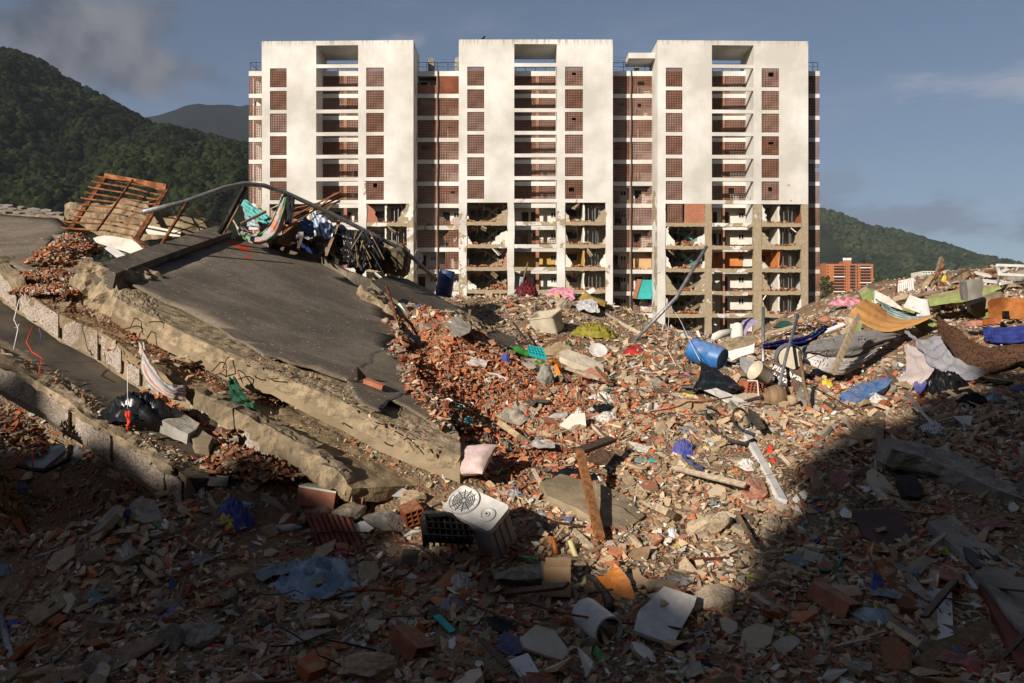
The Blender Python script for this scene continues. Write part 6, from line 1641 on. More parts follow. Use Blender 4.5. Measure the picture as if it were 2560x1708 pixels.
plank('slanting_timber', 'slanting brown timber below the turquoise cloth', (665, 529, 16.4), (602, 560, 16.2), 0.06, 0.04, M['wood'], 'timber')
rb_ = (((857, 477), (800, 505), (726, 545)), ((856, 490), (795, 520), (720, 566)), ((850, 504), (790, 520), (735, 534)), ((838, 482), (806, 512), (776, 524)), ((852, 498), (812, 528), (760, 560)), ((800, 507), (740, 520), (700, 552)))
for i, pts in enumerate(rb_): tag(MB().tube([P(a, b, 16.9 + .1 * i) for a, b in pts], 0.02, 5).build('reinforcing_bar', M['rust_light']), 'rusty bent reinforcing bar sticking up from the roof debris', 'rebar', 'bent reinforcing bars over the roof edge')
for i in range(26):
    x = random.uniform(862, 925); y = random.uniform(575, 610); a = P(x, y, random.uniform(16.4, 17.0)); b = P(x + random.uniform(-30, 45), y + random.uniform(40, 80), random.uniform(16.0, 16.6))
    tag(MB().tube([a, b], random.uniform(.008, .02), 5).build('dark_rod', M['steel_dark' if i % 3 else 'wood']), 'thin dark rod in the tangle on the roof edge', 'rod', 'thin dark rods tangled on the roof edge')
for lab, poly, Y_, m_ in (('tan wall chunk lying under the tarpaulin on the roof edge', ((770, 598), (800, 588), (834, 596), (838, 634), (800, 636), (772, 622)), 16.9, 'aggregate'), ('tan wall chunk behind the camouflage case', ((930, 612), (975, 606), (1016, 630), (1014, 690), (960, 684), (932, 660)), 18.0, 'aggregate'), ('grey wall chunk behind the dark rods on the roof edge', ((838, 612), (880, 600), (930, 622), (936, 672), (880, 668), (842, 645)), 17.4, 'concrete_grey'), ('brick wall chunk behind the rusty board on the roof edge', ((640, 560), (690, 540), (742, 560), (752, 604), (700, 606), (650, 590)), 17.2, 'brick')):
    rough_prism('roof_edge_chunk', [P(a, b, Y_) for a, b in poly], (.05, .4, .1), M[m_], None, 4, .06, 4, seed=Y_); tag(COL.objects[-1], lab, 'wall chunk')
cloth('lower_black_tarpaulin', 'black plastic tarpaulin hanging low behind the dark rods', [[(842, 588, 17.2), (900, 596, 17.1), (962, 606, 17.2)], [(846, 620, 16.9), (900, 630, 16.8), (955, 640, 16.9)], [(856, 652, 16.8), (900, 668, 16.7), (948, 676, 16.8)]], M['black_plastic'], 'tarpaulin', wr=.12, fold=.03, nf=3)
cs = MB(); rough_prism('camouflage_case', [P(a, b, 17.2) for a, b in ((952, 675), (958, 640), (972, 622), (1000, 620), (1012, 634), (1008, 668), (990, 682))], (.05, .35, .05), plain('camouflage_cloth', (.05, .055, .035), .9, .5, 7, .2, col2=(.14, .10, .06)), None, 3, .05, 4)
tag(bpy.data.objects[-1] if False else COL.objects[-1], 'dark camouflage-patterned case standing on the roof edge', 'case')
ds = empty('satellite_dish', P(1045, 665, 19)); tag(ds, 'white satellite dish on the roof debris beside the blue drum', 'satellite dish')
dax = Vector((.85, -.5, .15)); MB().lathe([(0.005, 0), (.08, .008), (.13, .02), (.165, .04), (.168, .036), (.13, .012), (.08, .0), (.005, -.008)], P(1045, 642, 19), dax, 24).build('reflector', M['white_paint'], ds, True)
MB().tube([P(1045, 642, 19.05), P(1046, 672, 19.05)], .018, 6).build('mast', M['steel'], ds); MB().tube([P(1045, 650, 19), P(1055, 640, 18.8)], .01, 5).build('feed_arm', M['steel'], ds)
def drum(name, label, c, ax, r, h, mat, open_=False, lid=None):
    e = empty(name, c); tag(e, label, 'drum')
    prof = [(0.01, 0), (r * .9, 0), (r * .95, .02), (r, h * .08), (r, h * .30), (r * 1.03, h * .33), (r * 1.03, h * .36), (r, h * .39), (r, h * .64), (r * 1.03, h * .67), (r * 1.03, h * .70), (r, h * .73), (r, h * .93), (r * .93, h * .97), (r * .93, h), (r * .86, h), (r * .86, h * .97), (.01, h * .97)]
    MB().lathe(prof, c, ax, 32).build('body', mat, e, True)
    if lid: MB().lathe([(.01, h * .985), (r * .9, h * .985), (r * .9, h * 1.0), (.01, h * 1.0)], c, ax, 32).build('lid', lid, e)
    return e
drum('blue_drum', 'upright dark blue plastic drum at the end of the roof', P(1108, 741, 19.8), (.16, .05, 1), .205, .64, M['blue_drum'])
rough_prism('white_beam_piece', [P(a, b, 14.6) for a, b in ((985, 762), (1000, 757), (1030, 805), (1024, 822), (1008, 812))], (.05, .12, .0), M['plaster_white'], None, 3, .012, 6); tag(COL.objects[-1], 'white plastered beam piece lying in the roof break', 'beam')
pole('rusty_pipe_leaning', 'thin rusty pipe standing at the roof break', [(966, 716, 15.2), (985, 775, 14.2), (1001, 842, 13.0)], .03, M['rust'], 'pipe')
rough_prism('white_faced_block', [G(a, b) + Vector((0, -.3, .12)) for a, b in ((1115, 832), (1128, 815), (1165, 842), (1160, 858), (1150, 862))], (.1, .25, .06), [M['concrete_grey'], M['plaster_white']], None, 3, .012, 6, matfn=lambda c, n: 1 if n.y < -.5 else 0); tag(COL.objects[-1], 'concrete block with one white face on the red brick fall', 'block')
sheet('dark_wood_board', 'dark brown wooden board leaning at the foot of the roof slab', [(1116, 1042), (1132, 1045), (1180, 1100), (1182, 1122), (1130, 1118)], (.3, -1, .35), .02, M['wood_dark'], lift=.2)
crumple('black_film_scrap', 'black plastic scrap at the roof edge beside the rusty pipe', (1010, 850, 12.9), .5, .3, .14, M['black_plastic'], 'plastic', 3)

for i in range(30):
    px = random.uniform(690, 1010); t_ = (px - 690) / 320; py = 606 + t_ * 78 + random.uniform(-16, 4); s_ = random.uniform(.16, .36) * (1 - .3 * t_)
    o = bpy.data.objects.new('roof_scrap', random.choice(T_CS)); COL.objects.link(o); o.location = P(px, py, 16.3 + t_ * 1.4 + random.uniform(0, .5)); o.rotation_euler = (random.uniform(-.9, .9), random.uniform(-.9, .9), random.uniform(0, 6)); o.scale = (s_, s_, s_ * 1.4)
    o.data = o.data.copy(); o.data.materials[0] = M[('cloth_dark', 'black_plastic', 'wood_dark', 'concrete_grey', 'cloth_grey', 'wood')[i % 6]]
    tag(o, 'dark crumpled scrap heaped along the far edge of the roof', 'scrap', 'dark scraps along the roof edge')
# ------------------------------------------------------------ left: between the pancaked floors
cloth('striped_towel', 'pink and grey striped towel hanging in a loop between the floors', [[(349, 870, 9.75), (358, 905, 9.6), (385, 945, 9.5), (425, 965, 9.5), (462, 962, 9.6)], [(353, 868, 9.65), (368, 905, 9.45), (400, 950, 9.3), (435, 975, 9.3), (463, 978, 9.45)], [(357, 866, 9.7), (362, 935, 9.4), (385, 972, 9.3), (425, 996, 9.3), (464, 1004, 9.4)]], M['c_stripe'], 'towel', wr=.03, fold=.014, nf=4)
cloth('towel_knot', 'knotted striped towel end on the broken floor edge', [[(347, 858, 9.7), (362, 858, 9.7)], [(350, 872, 9.62), (364, 874, 9.62)], [(352, 890, 9.6), (362, 892, 9.6)]], M['c_stripe'], 'towel', 12, 12, .05)
cloth('green_net_bundle', 'dark green net bundle hanging under the roof slab beam', [[(572, 948, 9.7), (590, 946, 9.7)], [(574, 985, 9.55), (608, 980, 9.5)], [(592, 1015, 9.5), (632, 1010, 9.45)], [(628, 1040, 9.5), (668, 1052, 9.5)]], M['cloth_green'], 'net', 30, 30, .07, .03, 5)
crumple('black_bin_bag', 'black bin bag slumped on the lower pancaked floor', (342, 1035, 9.0), .85, .55, .24, M['black_plastic'], 'bin bag', 5)
pole('hanging_string', 'white string hanging above the black bin bag', [(319, 915, 8.75), (319, 1022, 8.72)], .004, M['paper_white'], 'string', 5)
cloth('red_ribbon', 'bright red ribbon knotted on the hanging string', [[(312, 1028, 8.72), (327, 1030, 8.72)], [(316, 1045, 8.7), (326, 1046, 8.7)], [(320, 1075, 8.7), (324, 1074, 8.7)]], M['red_bright'], 'ribbon', 12, 14, .03, .015, 2)
pole('red_cable', 'thin red cable dangling down the floor edge at the left', [(82, 815, 9.6), (66, 855, 9.5), (80, 880, 9.4), (105, 895, 9.3), (100, 918, 9.3), (97, 935, 9.2)], .006, M['red_bright'], 'cable', 5)
pole('white_cable_tangle', 'tangle of white cable hanging at the far left floor edge', [(48, 750, 9.8), (35, 800, 9.7), (45, 815, 9.7), (38, 806, 9.7), (46, 822, 9.65), (36, 818, 9.65), (48, 808, 9.7), (34, 875, 9.6)], .006, M['paper_white'], 'cable', 5)
sheet('dark_flat_board', 'dark flat panel lying on the lower floor behind the bin bag', [(195, 985), (222, 976), (265, 998), (245, 1014)], (.2, -.5, 1), .03, M['steel_dark'], 'panel', 9.6)
sheet('tiled_block', 'block of broken tiled floor with red hollow bricks showing', [(415, 1030), (440, 1022), (500, 1058), (492, 1072), (470, 1085), (405, 1052)], (.25, -.3, 1), .14, M['concrete_grey'], 'block', 9.0, .02, 4)
sheet('tilted_tile_slab', 'tilted stone-tiled piece below the tiled block', [(470, 1080), (500, 1068), (532, 1092), (520, 1115), (486, 1110)], (.1, -.5, 1), .12, M['concrete'], 'block', 8.85, .02, 4)
sheet('grey_metal_plate', 'grey metal panel in a black frame in the hollow at the left', [(58, 1150), (100, 1122), (160, 1110), (165, 1125), (110, 1170), (75, 1168)], (.1, -.6, .8), .04, M['steel'], 'panel', 8.6)
pole('black_frame_bar', 'black bent bar around the grey panel at the left', [(45, 1165, 8.55), (110, 1178, 8.5), (170, 1150, 8.5), (178, 1115, 8.6)], .03, M['rubber'], 'bar')
pole('red_straw', 'thin bright red stick by the grey panel at the left', [(83, 1132, 8.4), (82, 1172, 8.4)], .006, M['red_bright'], 'stick', 5)
pole('blue_thin_cable', 'thin blue cable dangling beside the red cable', [(98, 822, 9.6), (103, 840, 9.55), (100, 862, 9.5)], .005, M['blue_cloth'], 'cable', 5)
for i, (a, b, c_, d_) in enumerate(((380, 905, 470, 890), (400, 900, 450, 915), (420, 890, 478, 905))): plank('splintered_lath', 'pale splintered lath in the gap under the roof beam', (a, b, 9.9), (c_, d_, 9.9), .04, .015, M['wood_pale'], 'lath'); tag(COL.objects[-1], group='laths under the roof beam')
for i in range(7): tag(MB().tube([P(205 + 9 * i, 610 + 4 * i, 12.9), P(262 + 9 * i, 636 + 3 * i, 12.4)], .014, 5).build('steel_strip', M['steel_dark' if i % 2 else 'steel']), 'thin steel slat in the bundle behind the roof kerb', 'slat', 'bundled steel slats behind the kerb')
sheet('bent_white_channel', 'white bent metal channel behind the roof kerb', [(262, 620), (275, 612), (300, 628), (318, 642), (300, 648)], (.2, -.6, .8), .02, M['white_paint'], 'panel', 12.4)

# ------------------------------------------------------------ foreground
def pillow(c, w, d, h, rot, mat, name, label):
    n = 24; u, v = np.meshgrid(np.linspace(-1, 1, n), np.linspace(-1, 1, n)); t = (1 - u ** 2) ** .45 * (1 - v ** 2) ** .45
    x = u * w / 2 * (1 - .10 * (1 - np.abs(v))); y = v * d / 2 * (1 - .10 * (1 - np.abs(u)))
    z = h / 2 * t + .01 * fbm(u * 4, v * 4, 3, 3)
    m = np.array(Euler([R(a) for a in rot]).to_matrix())
    mk = lambda zz: (np.stack([x, y, zz], -1) @ m.T) + np.array(c)
    Vt, Vb = mk(z), mk(-h / 2 * t)
    V = np.concatenate([Vt, Vb[::-1]], 0)
    return tag(grid_object(name, V, mat), label, 'pillow')
pillow(G(1183, 1200) + Vector((0, -.05, .24)), .48, .48, .26, (38, -8, -32), M['pinkish'], 'pink_pillow', 'pale pink pillow lying at the end of the roof slab')
# twin-tub washing machine on its back: lid grille, spin dial, body, black underframe
wm = empty('washing_machine', G(1190, 1330)); tag(wm, 'broken white washing machine with round grille lid, lying on its side', 'washing machine')
wc = P(1188, 1268, 7.95); wn_ = Vector((-.2, -.62, .76)).normalized(); wx = (P(1262, 1325, 7.85) - P(1122, 1240, 8.15)); wx = (wx - wn_ * wx.dot(wn_)).normalized(); wy = wn_.cross(wx)
wM = Matrix((wx, wy, wn_)).transposed()
W_ = lambda x, y, z: wc + wM @ Vector((x, y, z)) * .88
def rrect(w, d, r, n=5):
    out = []
    for cx_, cy_, a0 in ((w - r, d - r, 0), (-w + r, d - r, 90), (-w + r, -d + r, 180), (w - r, -d + r, 270)):
        for i in range(n + 1): a = R(a0 + 90 * i / n); out.append((cx_ + r * math.cos(a), cy_ + r * math.sin(a)))
    return out
MB().prism([W_(x, y, 0) for x, y in rrect(.36, .2, .06)], -wn_ * .035).build('top_panel', M['white_plastic'], wm)
MB().prism([W_(x, y, -.037) for x, y in rrect(.345, .185, .05)], -wn_ * .05).build('top_rim', M['white_plastic'], wm)
MB().lathe([(.165, .002), (.165, .028), (.15, .03), (.14, .016), (.0, .010)], W_(-.17, 0, 0), wn_, 32).build('lid', M['white_plastic'], wm, False)
mb = MB()
for rr_ in (.03, .055, .08, .105, .128): mb.tube([W_(-.17 + rr_ * math.cos(a), rr_ * math.sin(a), .024) for a in np.linspace(0, 2 * math.pi, 25)], .0042, 5, caps=False)
for k in range(12): a = k * math.pi / 6; mb.tube([W_(-.17 + .02 * math.cos(a), .02 * math.sin(a), .026), W_(-.17 + .158 * math.cos(a), .158 * math.sin(a), .028)], .004, 5)
mb.build('lid_grille', plain('dark_grille', (.16, .16, .17), .5, .2, 6, .05), wm)
MB().lathe([(.085, .0), (.085, .02), (.062, .026), (.05, .012), (.03, .012), (.028, .03), (.012, .03), (.012, .0)], W_(.2, -.03, 0), wn_, 24).build('dial', M['white_plastic'], wm)
MB().lathe([(.011, .031), (.0, .031)], W_(.2, -.03, 0), wn_, 12).build('dial_hole_shade', M['black_plastic'], wm)  # black disc painted in as the shade of the hole
mb = MB(); mb.prism([W_(.03, -.18, -.09), W_(.33, -.18, -.09), W_(.33, .17, -.09), W_(.03, .17, -.09)], -wn_ * .42); mb.build('cabinet', M['grey_plastic'], wm)
for k in range(3): MB().prism([W_(.335, -.12 + .1 * k, -.12), W_(.345, -.12 + .1 * k, -.12), W_(.345, -.08 + .1 * k, -.12), W_(.335, -.08 + .1 * k, -.12)], -wn_ * .36).build('cabinet_rib', M['grey_plastic'], wm)
mb = MB(); b0 = W_(-.2, -.3, -.12); bX, bY, bZ = Vector((.93, .25, -.1)).normalized(), Vector((-.2, .75, .55)).normalized(), Vector((.1, -.5, .85)).normalized()
fM = Matrix((bX, bZ.cross(bX).normalized(), bZ)).transposed()
for i in range(8):
    mb.obox(b0 + fM @ Vector((-.22 + .06 * i, -.08, 0)), (.018, .30, .12), fM)
for j in range(4): mb.obox(b0 + fM @ Vector((0, -.2 + .09 * j, .02)), (.46, .018, .10), fM)
mb.obox(b0 + fM @ Vector((0, .08, .02)), (.5, .05, .16), fM); mb.obox(b0 + fM @ Vector((-.25, -.06, .0)), (.04, .32, .16), fM)
mb.build('underframe', M['rubber'], wm)
MB().tube([b0 + fM @ Vector((-.2, .02, .1)), b0 + fM @ Vector((0, .04, .12)), b0 + fM @ Vector((.2, .0, .1))], .025, 7).build('motor_tube', M['steel_dark'], wm)
pole('drain_hose', 'curled white drain hose beside the washing machine', [(1060, 1372), (1012, 1370), (1008, 1350), (1030, 1335), (1062, 1332)], .022, M['white_plastic'], 'hose')
# hollow clay blocks
def hollow_block(name, label, c, rot, L=.30, W=.20, T=.20, nx=3, nz=3, mat='brick', plaster=False):
    e = empty(name, c); tag(e, label, 'brick'); m = Euler([R(a) for a in rot]).to_matrix(); t = .014
    mb = MB()
    for i in range(nx + 1): mb.obox(Vector(c) + m @ Vector((-W / 2 + W * i / nx, 0, 0)), (t, L, T), m)
    for j in range(nz + 1): mb.obox(Vector(c) + m @ Vector((0, .001, -T / 2 + T * j / nz)), (W - .002, L - .004, t), m)
    mb.obox(Vector(c) + m @ Vector((0, L * .05, 0)), (W - .004, .01, T - .004), m)
    mb.build('shell', M[mat], e)
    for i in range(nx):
        for j in range(nz): MB().obox(Vector(c) + m @ Vector((-W / 2 + W * (i + .5) / nx, L * .03, -T / 2 + T * (j + .5) / nz)), (W / nx - t, .004, T / nz - t), m).build('hole', M['black_plastic'], e)  # black plates stand for the shade deep in the holes
    if plaster: MB().obox(Vector(c) + m @ Vector((0, 0, T / 2 + .016)), (W * 1.02, L * 1.0, .02), m).build('plaster_coat', M['plaster_white'], e)
hollow_block('hollow_brick', 'red hollow brick with nine square holes facing the viewer', G(1030, 1312) + Vector((0, 0, .12)), (12, -14, 22), .24, .2, .16)
hollow_block('brick_wall_piece', 'large brick wall piece with white plaster on top, left half', G(800, 1275) + Vector((0, 0, .14)), (8, 4, 84), .42, .26, .17, 2, 2, 'brick', True)
hollow_block('brick_wall_piece', 'large brick wall piece with white plaster on top, right half', G(880, 1262) + Vector((0, 0, .15)), (12, 0, 82), .36, .26, .17, 2, 2, 'brick', True)
hollow_block('small_hollow_brick', 'small broken hollow brick beside the green hose on the right', G(2375, 1480) + Vector((0, 0, .08)), (10, 10, -30), .22, .18, .14, 2, 2)
def stone(label, p, s, seed, ax=(1, .8, .65), mat='chunk_concrete', rot=0, lift=.3):
    me = rough_template(seed, ax); me.materials.append(M[mat]); o = bpy.data.objects.new('concrete_lump', me); COL.objects.link(o)
    o.location = GP(p) + Vector((0, 0, s * lift)); o.rotation_euler = (R(seed * 17 % 40 - 20), R(seed * 31 % 40 - 20), R(rot)); o.scale = (s, s, s)
    return tag(o, label, 'concrete lump')
stone('rounded tan concrete lump below the plastered brick pieces', (790, 1300), .16, 21); stone('squarish grey concrete lump right of the plastered bricks', (868, 1292), .17, 22, (1, .9, .7))
stone('grey concrete wedge lying before the nine-hole brick', (965, 1322), .22, 23, (1.1, .8, .45), 'concrete_grey', 30); stone('pale plaster-faced stone beside the pink pillow', (1030, 1262), .15, 24, mat='chunk_plaster')
stone('large grey boulder of concrete right of the white tub', (1390, 888), .30, 25, mat='chunk_plaster'); stone('big rounded concrete boulder behind the white tub', (1395, 782, 22.5), .42, 26)
stone('big dark stone near the bottom edge left of centre', (505, 1600), .16, 27, mat='concrete_grey'); stone('upright dark stone near the bottom left', (425, 1620), .14, 28, (.7, .7, 1), 'concrete_grey')
stone('flat grey rock slab in shade below the cardboard box', (1310, 1455), .22, 29, (1.2, .9, .4), 'concrete_grey'); stone('large tan rock at the lower end of the sunlit tongue', (1780, 1510), .17, 30, mat='chunk_plaster')
stone('tan rock in the sunlit tongue below the broken tile', (1770, 1330), .2, 31, mat='chunk_plaster'); stone('brown rock with brick core beside the white plank foot', (1885, 1240), .2, 32, mat='brick'); stone('white broken lump at the bottom edge', (930, 1690), .2, 33, (1.2, .8, .5), 'chunk_plaster')
# corrugated red sheet
cu = []
cA, cB, cC = G(760, 1330) + Vector((0, 0, .22)), G(880, 1335) + Vector((0, 0, .16)), G(800, 1385) + Vector((0, 0, .02))
for j in range(10):
    row = []
    for i in range(60):
        p = cA.lerp(cB, i / 59) + (cC - cA) * (j / 9); row.append(tuple(p + Vector((0, -.2, 1)).normalized() * .022 * math.sin(i / 59 * 2 * math.pi * 8)))
    cu.append(row)
tag(grid_object('corrugated_sheet', cu, plain('maroon_sheet', (.20, .055, .04), .8, .3, 4, .1, dust=.2), thick=.006), 'maroon corrugated roofing sheet in the shade below the bricks', 'sheet')
cloth('folded_red_sheet', 'dark red sheet folded up beside the corrugated sheet', [[(690, 1345), (712, 1318), (730, 1282)], [(700, 1352), (728, 1330), (742, 1300)], [(722, 1362), (745, 1348), (752, 1325)]], plain('dark_red_sheet', (.17, .045, .03), .8, .3, 4, .1), 'sheet', wr=.02)
crumple('blue_tie_dye_cloth', 'crumpled pale blue cloth spread in the shade', (795, 1445), .95, .75, .17, M['c_paleblue'], 'cloth', 7, 10, 56, 5)
crumple('magenta_garment', 'magenta garment scrap above the pale blue cloth', (850, 1385), .3, .2, .07, plain('magenta_cloth', (.30, .015, .12), .9, .2, 5, .2), 'garment', 8)
crumple('lilac_paper', 'lilac patterned paper lying at the lower left', (420, 1535), .38, .2, .07, M['c_lilac'], 'paper', 9, 15)
crumple('white_bag_bundle', 'white crumpled bag in shade right of the blue cloth', (1150, 1465), .26, .24, .13, M['cloth_white'], 'bag', 10)
crumple('grey_film', 'grey crumpled film beside the white bag bundle', (1130, 1510), .3, .26, .08, M['cloth_grey'], 'plastic', 11)
crumple('white_net_bag', 'white crumpled bag standing in the lower left shade', (318, 1410), .2, .16, .2, M['cloth_white'], 'bag', 12)
crumple('grey_rag', 'grey rag on the rubble below the pink pillow', (1285, 1235), .26, .16, .1, M['cloth_grey'], 'rag', 13)
crumple('sage_rag', 'sage green rag hanging down the brick fall', (1265, 1120), .22, .3, .1, plain('sage_cloth', (.20, .25, .17), .9, .2, 5, .2), 'rag', 14)
crumple('lavender_rag', 'lavender grey rag on the brick fall', (1350, 1110), .24, .3, .1, plain('lavender_cloth', (.25, .25, .34), .9, .2, 5, .2), 'rag', 15)
crumple('brown_rag', 'brown crumpled garment on the brick fall', (1215, 1100), .3, .22, .1, plain('brown_cloth', (.17, .13, .10), .9, .2, 5, .2), 'rag', 16)
# white pipe
wp = empty('white_pipe', G(1495, 1590)); tag(wp, 'short wide white plastic pipe lying open end toward the viewer', 'pipe')
pa, pb = P(1462, 1532, 6.95), P(1523, 1580, 6.6); pv = (pb - pa); Lp = pv.length
MB().lathe([(.135, 0), (.135, Lp), (.118, Lp), (.118, 0), (.135, 0)], pa, pv, 40).build('tube', M['white_plastic'], wp, False)
sheet('white_table_board', 'white square table top lying tilted near the bottom centre', [(1660, 1466), (1742, 1492), (1735, 1515), (1682, 1610), (1584, 1576), (1595, 1530)], (.12, -.62, 1), .04, M['white_plastic'], 'table top', lift=.26)
for i, (a, b) in enumerate(((1640, 1540), (1665, 1548), (1650, 1560), (1690, 1530), (1675, 1535))): stone('clay lump resting on the white table top', (a, b), .075, 50 + i, (1, .9, .5), 'brick' if i % 2 else 'chunk_plaster', lift=2.2); tag(COL.objects[-1], group='clay lumps on the table top')
# orange tub and tyre
sheet('orange_tub_piece', 'broken orange plastic tub lying in the shade', [(1535, 1405), (1552, 1418), (1575, 1450), (1590, 1500), (1602, 1508), (1570, 1510), (1540, 1502), (1515, 1470), (1490, 1440), (1510, 1440)], (-.25, -.8, .55), .03, M['orange_plastic'], 'tub', lift=.26, amp=.02, cuts=3)
ty = [G(1470, 1445) + Vector((0, 0, .15))]
pole('black_rubber_strip', 'curved black rubber strip round the orange tub', [(1468, 1450), (1490, 1458), (1508, 1480), (1520, 1505), (1525, 1530)], .045, M['rubber'], 'strip', 10)
def carton(name, label, c, size, rot, mat='cardboard', flap=True):
    e = empty(name, c); tag(e, label, 'box'); m = Euler([R(a) for a in rot]).to_matrix(); c = Vector(c); w, d, h = size; t = .006
    mb = MB()
    for s in (-1, 1):
        mb.obox(c + m @ Vector((s * w / 2, 0, 0)), (t, d, h), m); mb.obox(c + m @ Vector((0, s * d / 2, 0)), (w - t * 1.2, t, h - .002), m)
    mb.obox(c + m @ Vector((0, 0, -h / 2)), (w - .004, d - .004, t), m); mb.build('carton', M[mat], e)
    if flap:
        f = m @ Euler((R(-50), 0, 0)).to_matrix(); MB().obox(c + m @ Vector((0, -d / 2 - .03, h / 2 + .02)), (w, .1, t), f).build('flap', M[mat], e)
        f = m @ Euler((R(35), 0, 0)).to_matrix(); MB().obox(c + m @ Vector((0, d / 2 + .02, h / 2 + .03)), (w, .1, t), f).build('flap', M[mat], e)
carton('cardboard_box', 'cardboard box with a magenta-edged top standing in the shade', G(1390, 1495) + Vector((0, 0, .15)), (.24, .2, .28), (-22, 3, 6))
sheet('pink_fibreboard', 'torn pinkish fibreboard behind the cardboard box', [(1378, 1402), (1400, 1392), (1422, 1396), (1430, 1415), (1440, 1432), (1420, 1438), (1388, 1430)], (.1, -.8, .5), .015, M['cardboard'], 'board', lift=.2)
sheet('brown_carton_piece', 'brown carton side lying right of the orange tub', [(1580, 1422), (1625, 1452), (1612, 1490), (1598, 1492), (1585, 1460)], (-.2, -.7, .7), .012, M['cardboard'], 'board', lift=.14)
pole('yellow_tube', 'short pale yellow tube standing in the shade', [(1425, 1352, 8.2), (1432, 1372, 8.15), (1446, 1410, 8.05)], .03, M['pale_yellow'], 'tube')
pole('orange_yellow_bottle', 'orange and yellow bottle neck sticking up left of the tube', [(1382, 1346, 8.2), (1386, 1362, 8.15), (1390, 1385, 8.1)], .025, M['orange_plastic'], 'bottle')
pole('pale_yellow_hose', 'pale yellow hose piece beside the cardboard box', [(1425, 1482), (1445, 1470), (1460, 1465), (1463, 1450)], .028, M['pale_yellow'], 'hose')
pole('blue_steel_rod', 'dark blue rod lying along the bottom right of centre', [(1650, 1605), (1720, 1640), (1780, 1680)], .035, plain('navy_paint', (.015, .03, .05), .5, .2, 4, .05), 'rod')
pole('thin_white_tube', 'thin white tube lying at the bottom edge', [(1665, 1688), (1740, 1690), (1810, 1688)], .018, M['white_plastic'], 'tube')
pole('green_capped_bottle', 'dark bottle with a green label in the shade', [(1302, 1402), (1325, 1405), (1345, 1408)], .035, M['green_glass'], 'bottle')
# timber in the hollow
plank('orange_timber', 'long orange varnished timber leaning across the hollow', (1448, 1125, 9.5), (1500, 1345, 8.3), .10, .05, M['wood_orange'], 'timber', (.3, -1, .2))
plank('dark_timber', 'dark timber piece joined at the top of the orange timber', (1442, 1130, 9.5), (1530, 1098, 10.2), .12, .05, M['wood_dark'], 'timber')
sheet('brown_wood_plate', 'brown wooden panel half buried right of the orange timber', [(1465, 1148), (1500, 1120), (1555, 1142), (1558, 1178), (1520, 1170)], (.1, -.7, .8), .025, M['wood_dark'], 'panel', lift=.15)
crumple('black_cavity_film', 'black film lying in the hollow behind the orange timber', (1430, 1190), 1.0, .5, .10, M['black_plastic'], 'plastic', 18)
plank('cream_edge_strip', 'cream painted strip at the left side of the hollow', (1332, 1180), (1355, 1222), .05, .03, M['cream_plastic'], 'strip')
plank('crossed_batten', 'pale batten lying below the orange timber', (1415, 1315), (1480, 1378), .06, .035, M['wood_pale'], 'batten')
plank('ground_batten', 'long grey batten on the ground below the orange timber', (1450, 1402), (1505, 1375), .05, .03, M['wood'], 'batten')
plank('tan_board_tongue', 'tan plank standing in the sunlit rubble right of the hollow', (1555, 1185), (1600, 1250), .13, .02, M['wood_pale'], 'plank', (0, -1, .4))
plank('long_thin_rod', 'thin brown rod lying across the foot of the sunlit tongue', (1690, 1408), (1845, 1402), .022, .022, M['rust'], 'rod')
plank('white_timber_post', 'long whitewashed timber lying down the sunlit slope', (1866, 1095), (1955, 1262), .11, .09, M['white_paint'], 'timber', (.3, -.6, 1))
crumple('white_paper_end', 'white paper scrap at the lower end of the white timber', (1960, 1268), .22, .1, .05, M['paper_white'], 'paper', 19, -25)
sheet('broken_beige_tile', 'large broken beige tile in the sunlit rubble', [(1768, 1230), (1790, 1212), (1812, 1222), (1818, 1238), (1806, 1250), (1775, 1256)], (.1, -.8, .6), .012, M['tile_beige'], 'tile', lift=.1)
crumple('royal_blue_bundle', 'royal blue cloth bundle on the sunlit rubble', (1707, 1128), .36, .34, .17, M['blue_cloth'], 'cloth', 20)
sheet('brown_cardboard', 'brown cardboard sheet lying on the sunlit slope', [(1682, 1002), (1740, 1000), (1765, 1010), (1758, 1040), (1720, 1062), (1680, 1052)], (.1, -.75, .7), .01, M['cardboard'], 'cardboard', lift=.1, amp=.02)
crumple('orange_packet', 'small bright orange packet near the white timber', (1838, 1180), .2, .1, .06, M['orange_plastic'], 'packet', 21, -20)
crumple('red_toy', 'small bright red object beside the white timber', (1925, 1138), .11, .11, .14, M['red_bright'], 'toy', 22); crumple('red_sleeve', 'narrow red cloth strip below the small red object', (1932, 1158), .1, .2, .08, M['red_bright'], 'cloth', 23)
crumple('clear_film', 'pale crumpled film on the sunlit slope left of the white timber', (1868, 1160), .34, .4, .08, M['cloth_white'], 'plastic', 24); crumple('beige_folded_cloth', 'beige folded cloth at the foot of the sunlit slope', (1925, 1305), .32, .34, .1, plain('beige_cloth', (.36, .29, .20), .9, .2, 5, .2), 'cloth', 25)
crumple('white_crumpled_paper', 'crumpled white paper at the lower left of the sunlit tongue', (1680, 1340), .2, .18, .1, M['paper_white'], 'paper', 26)
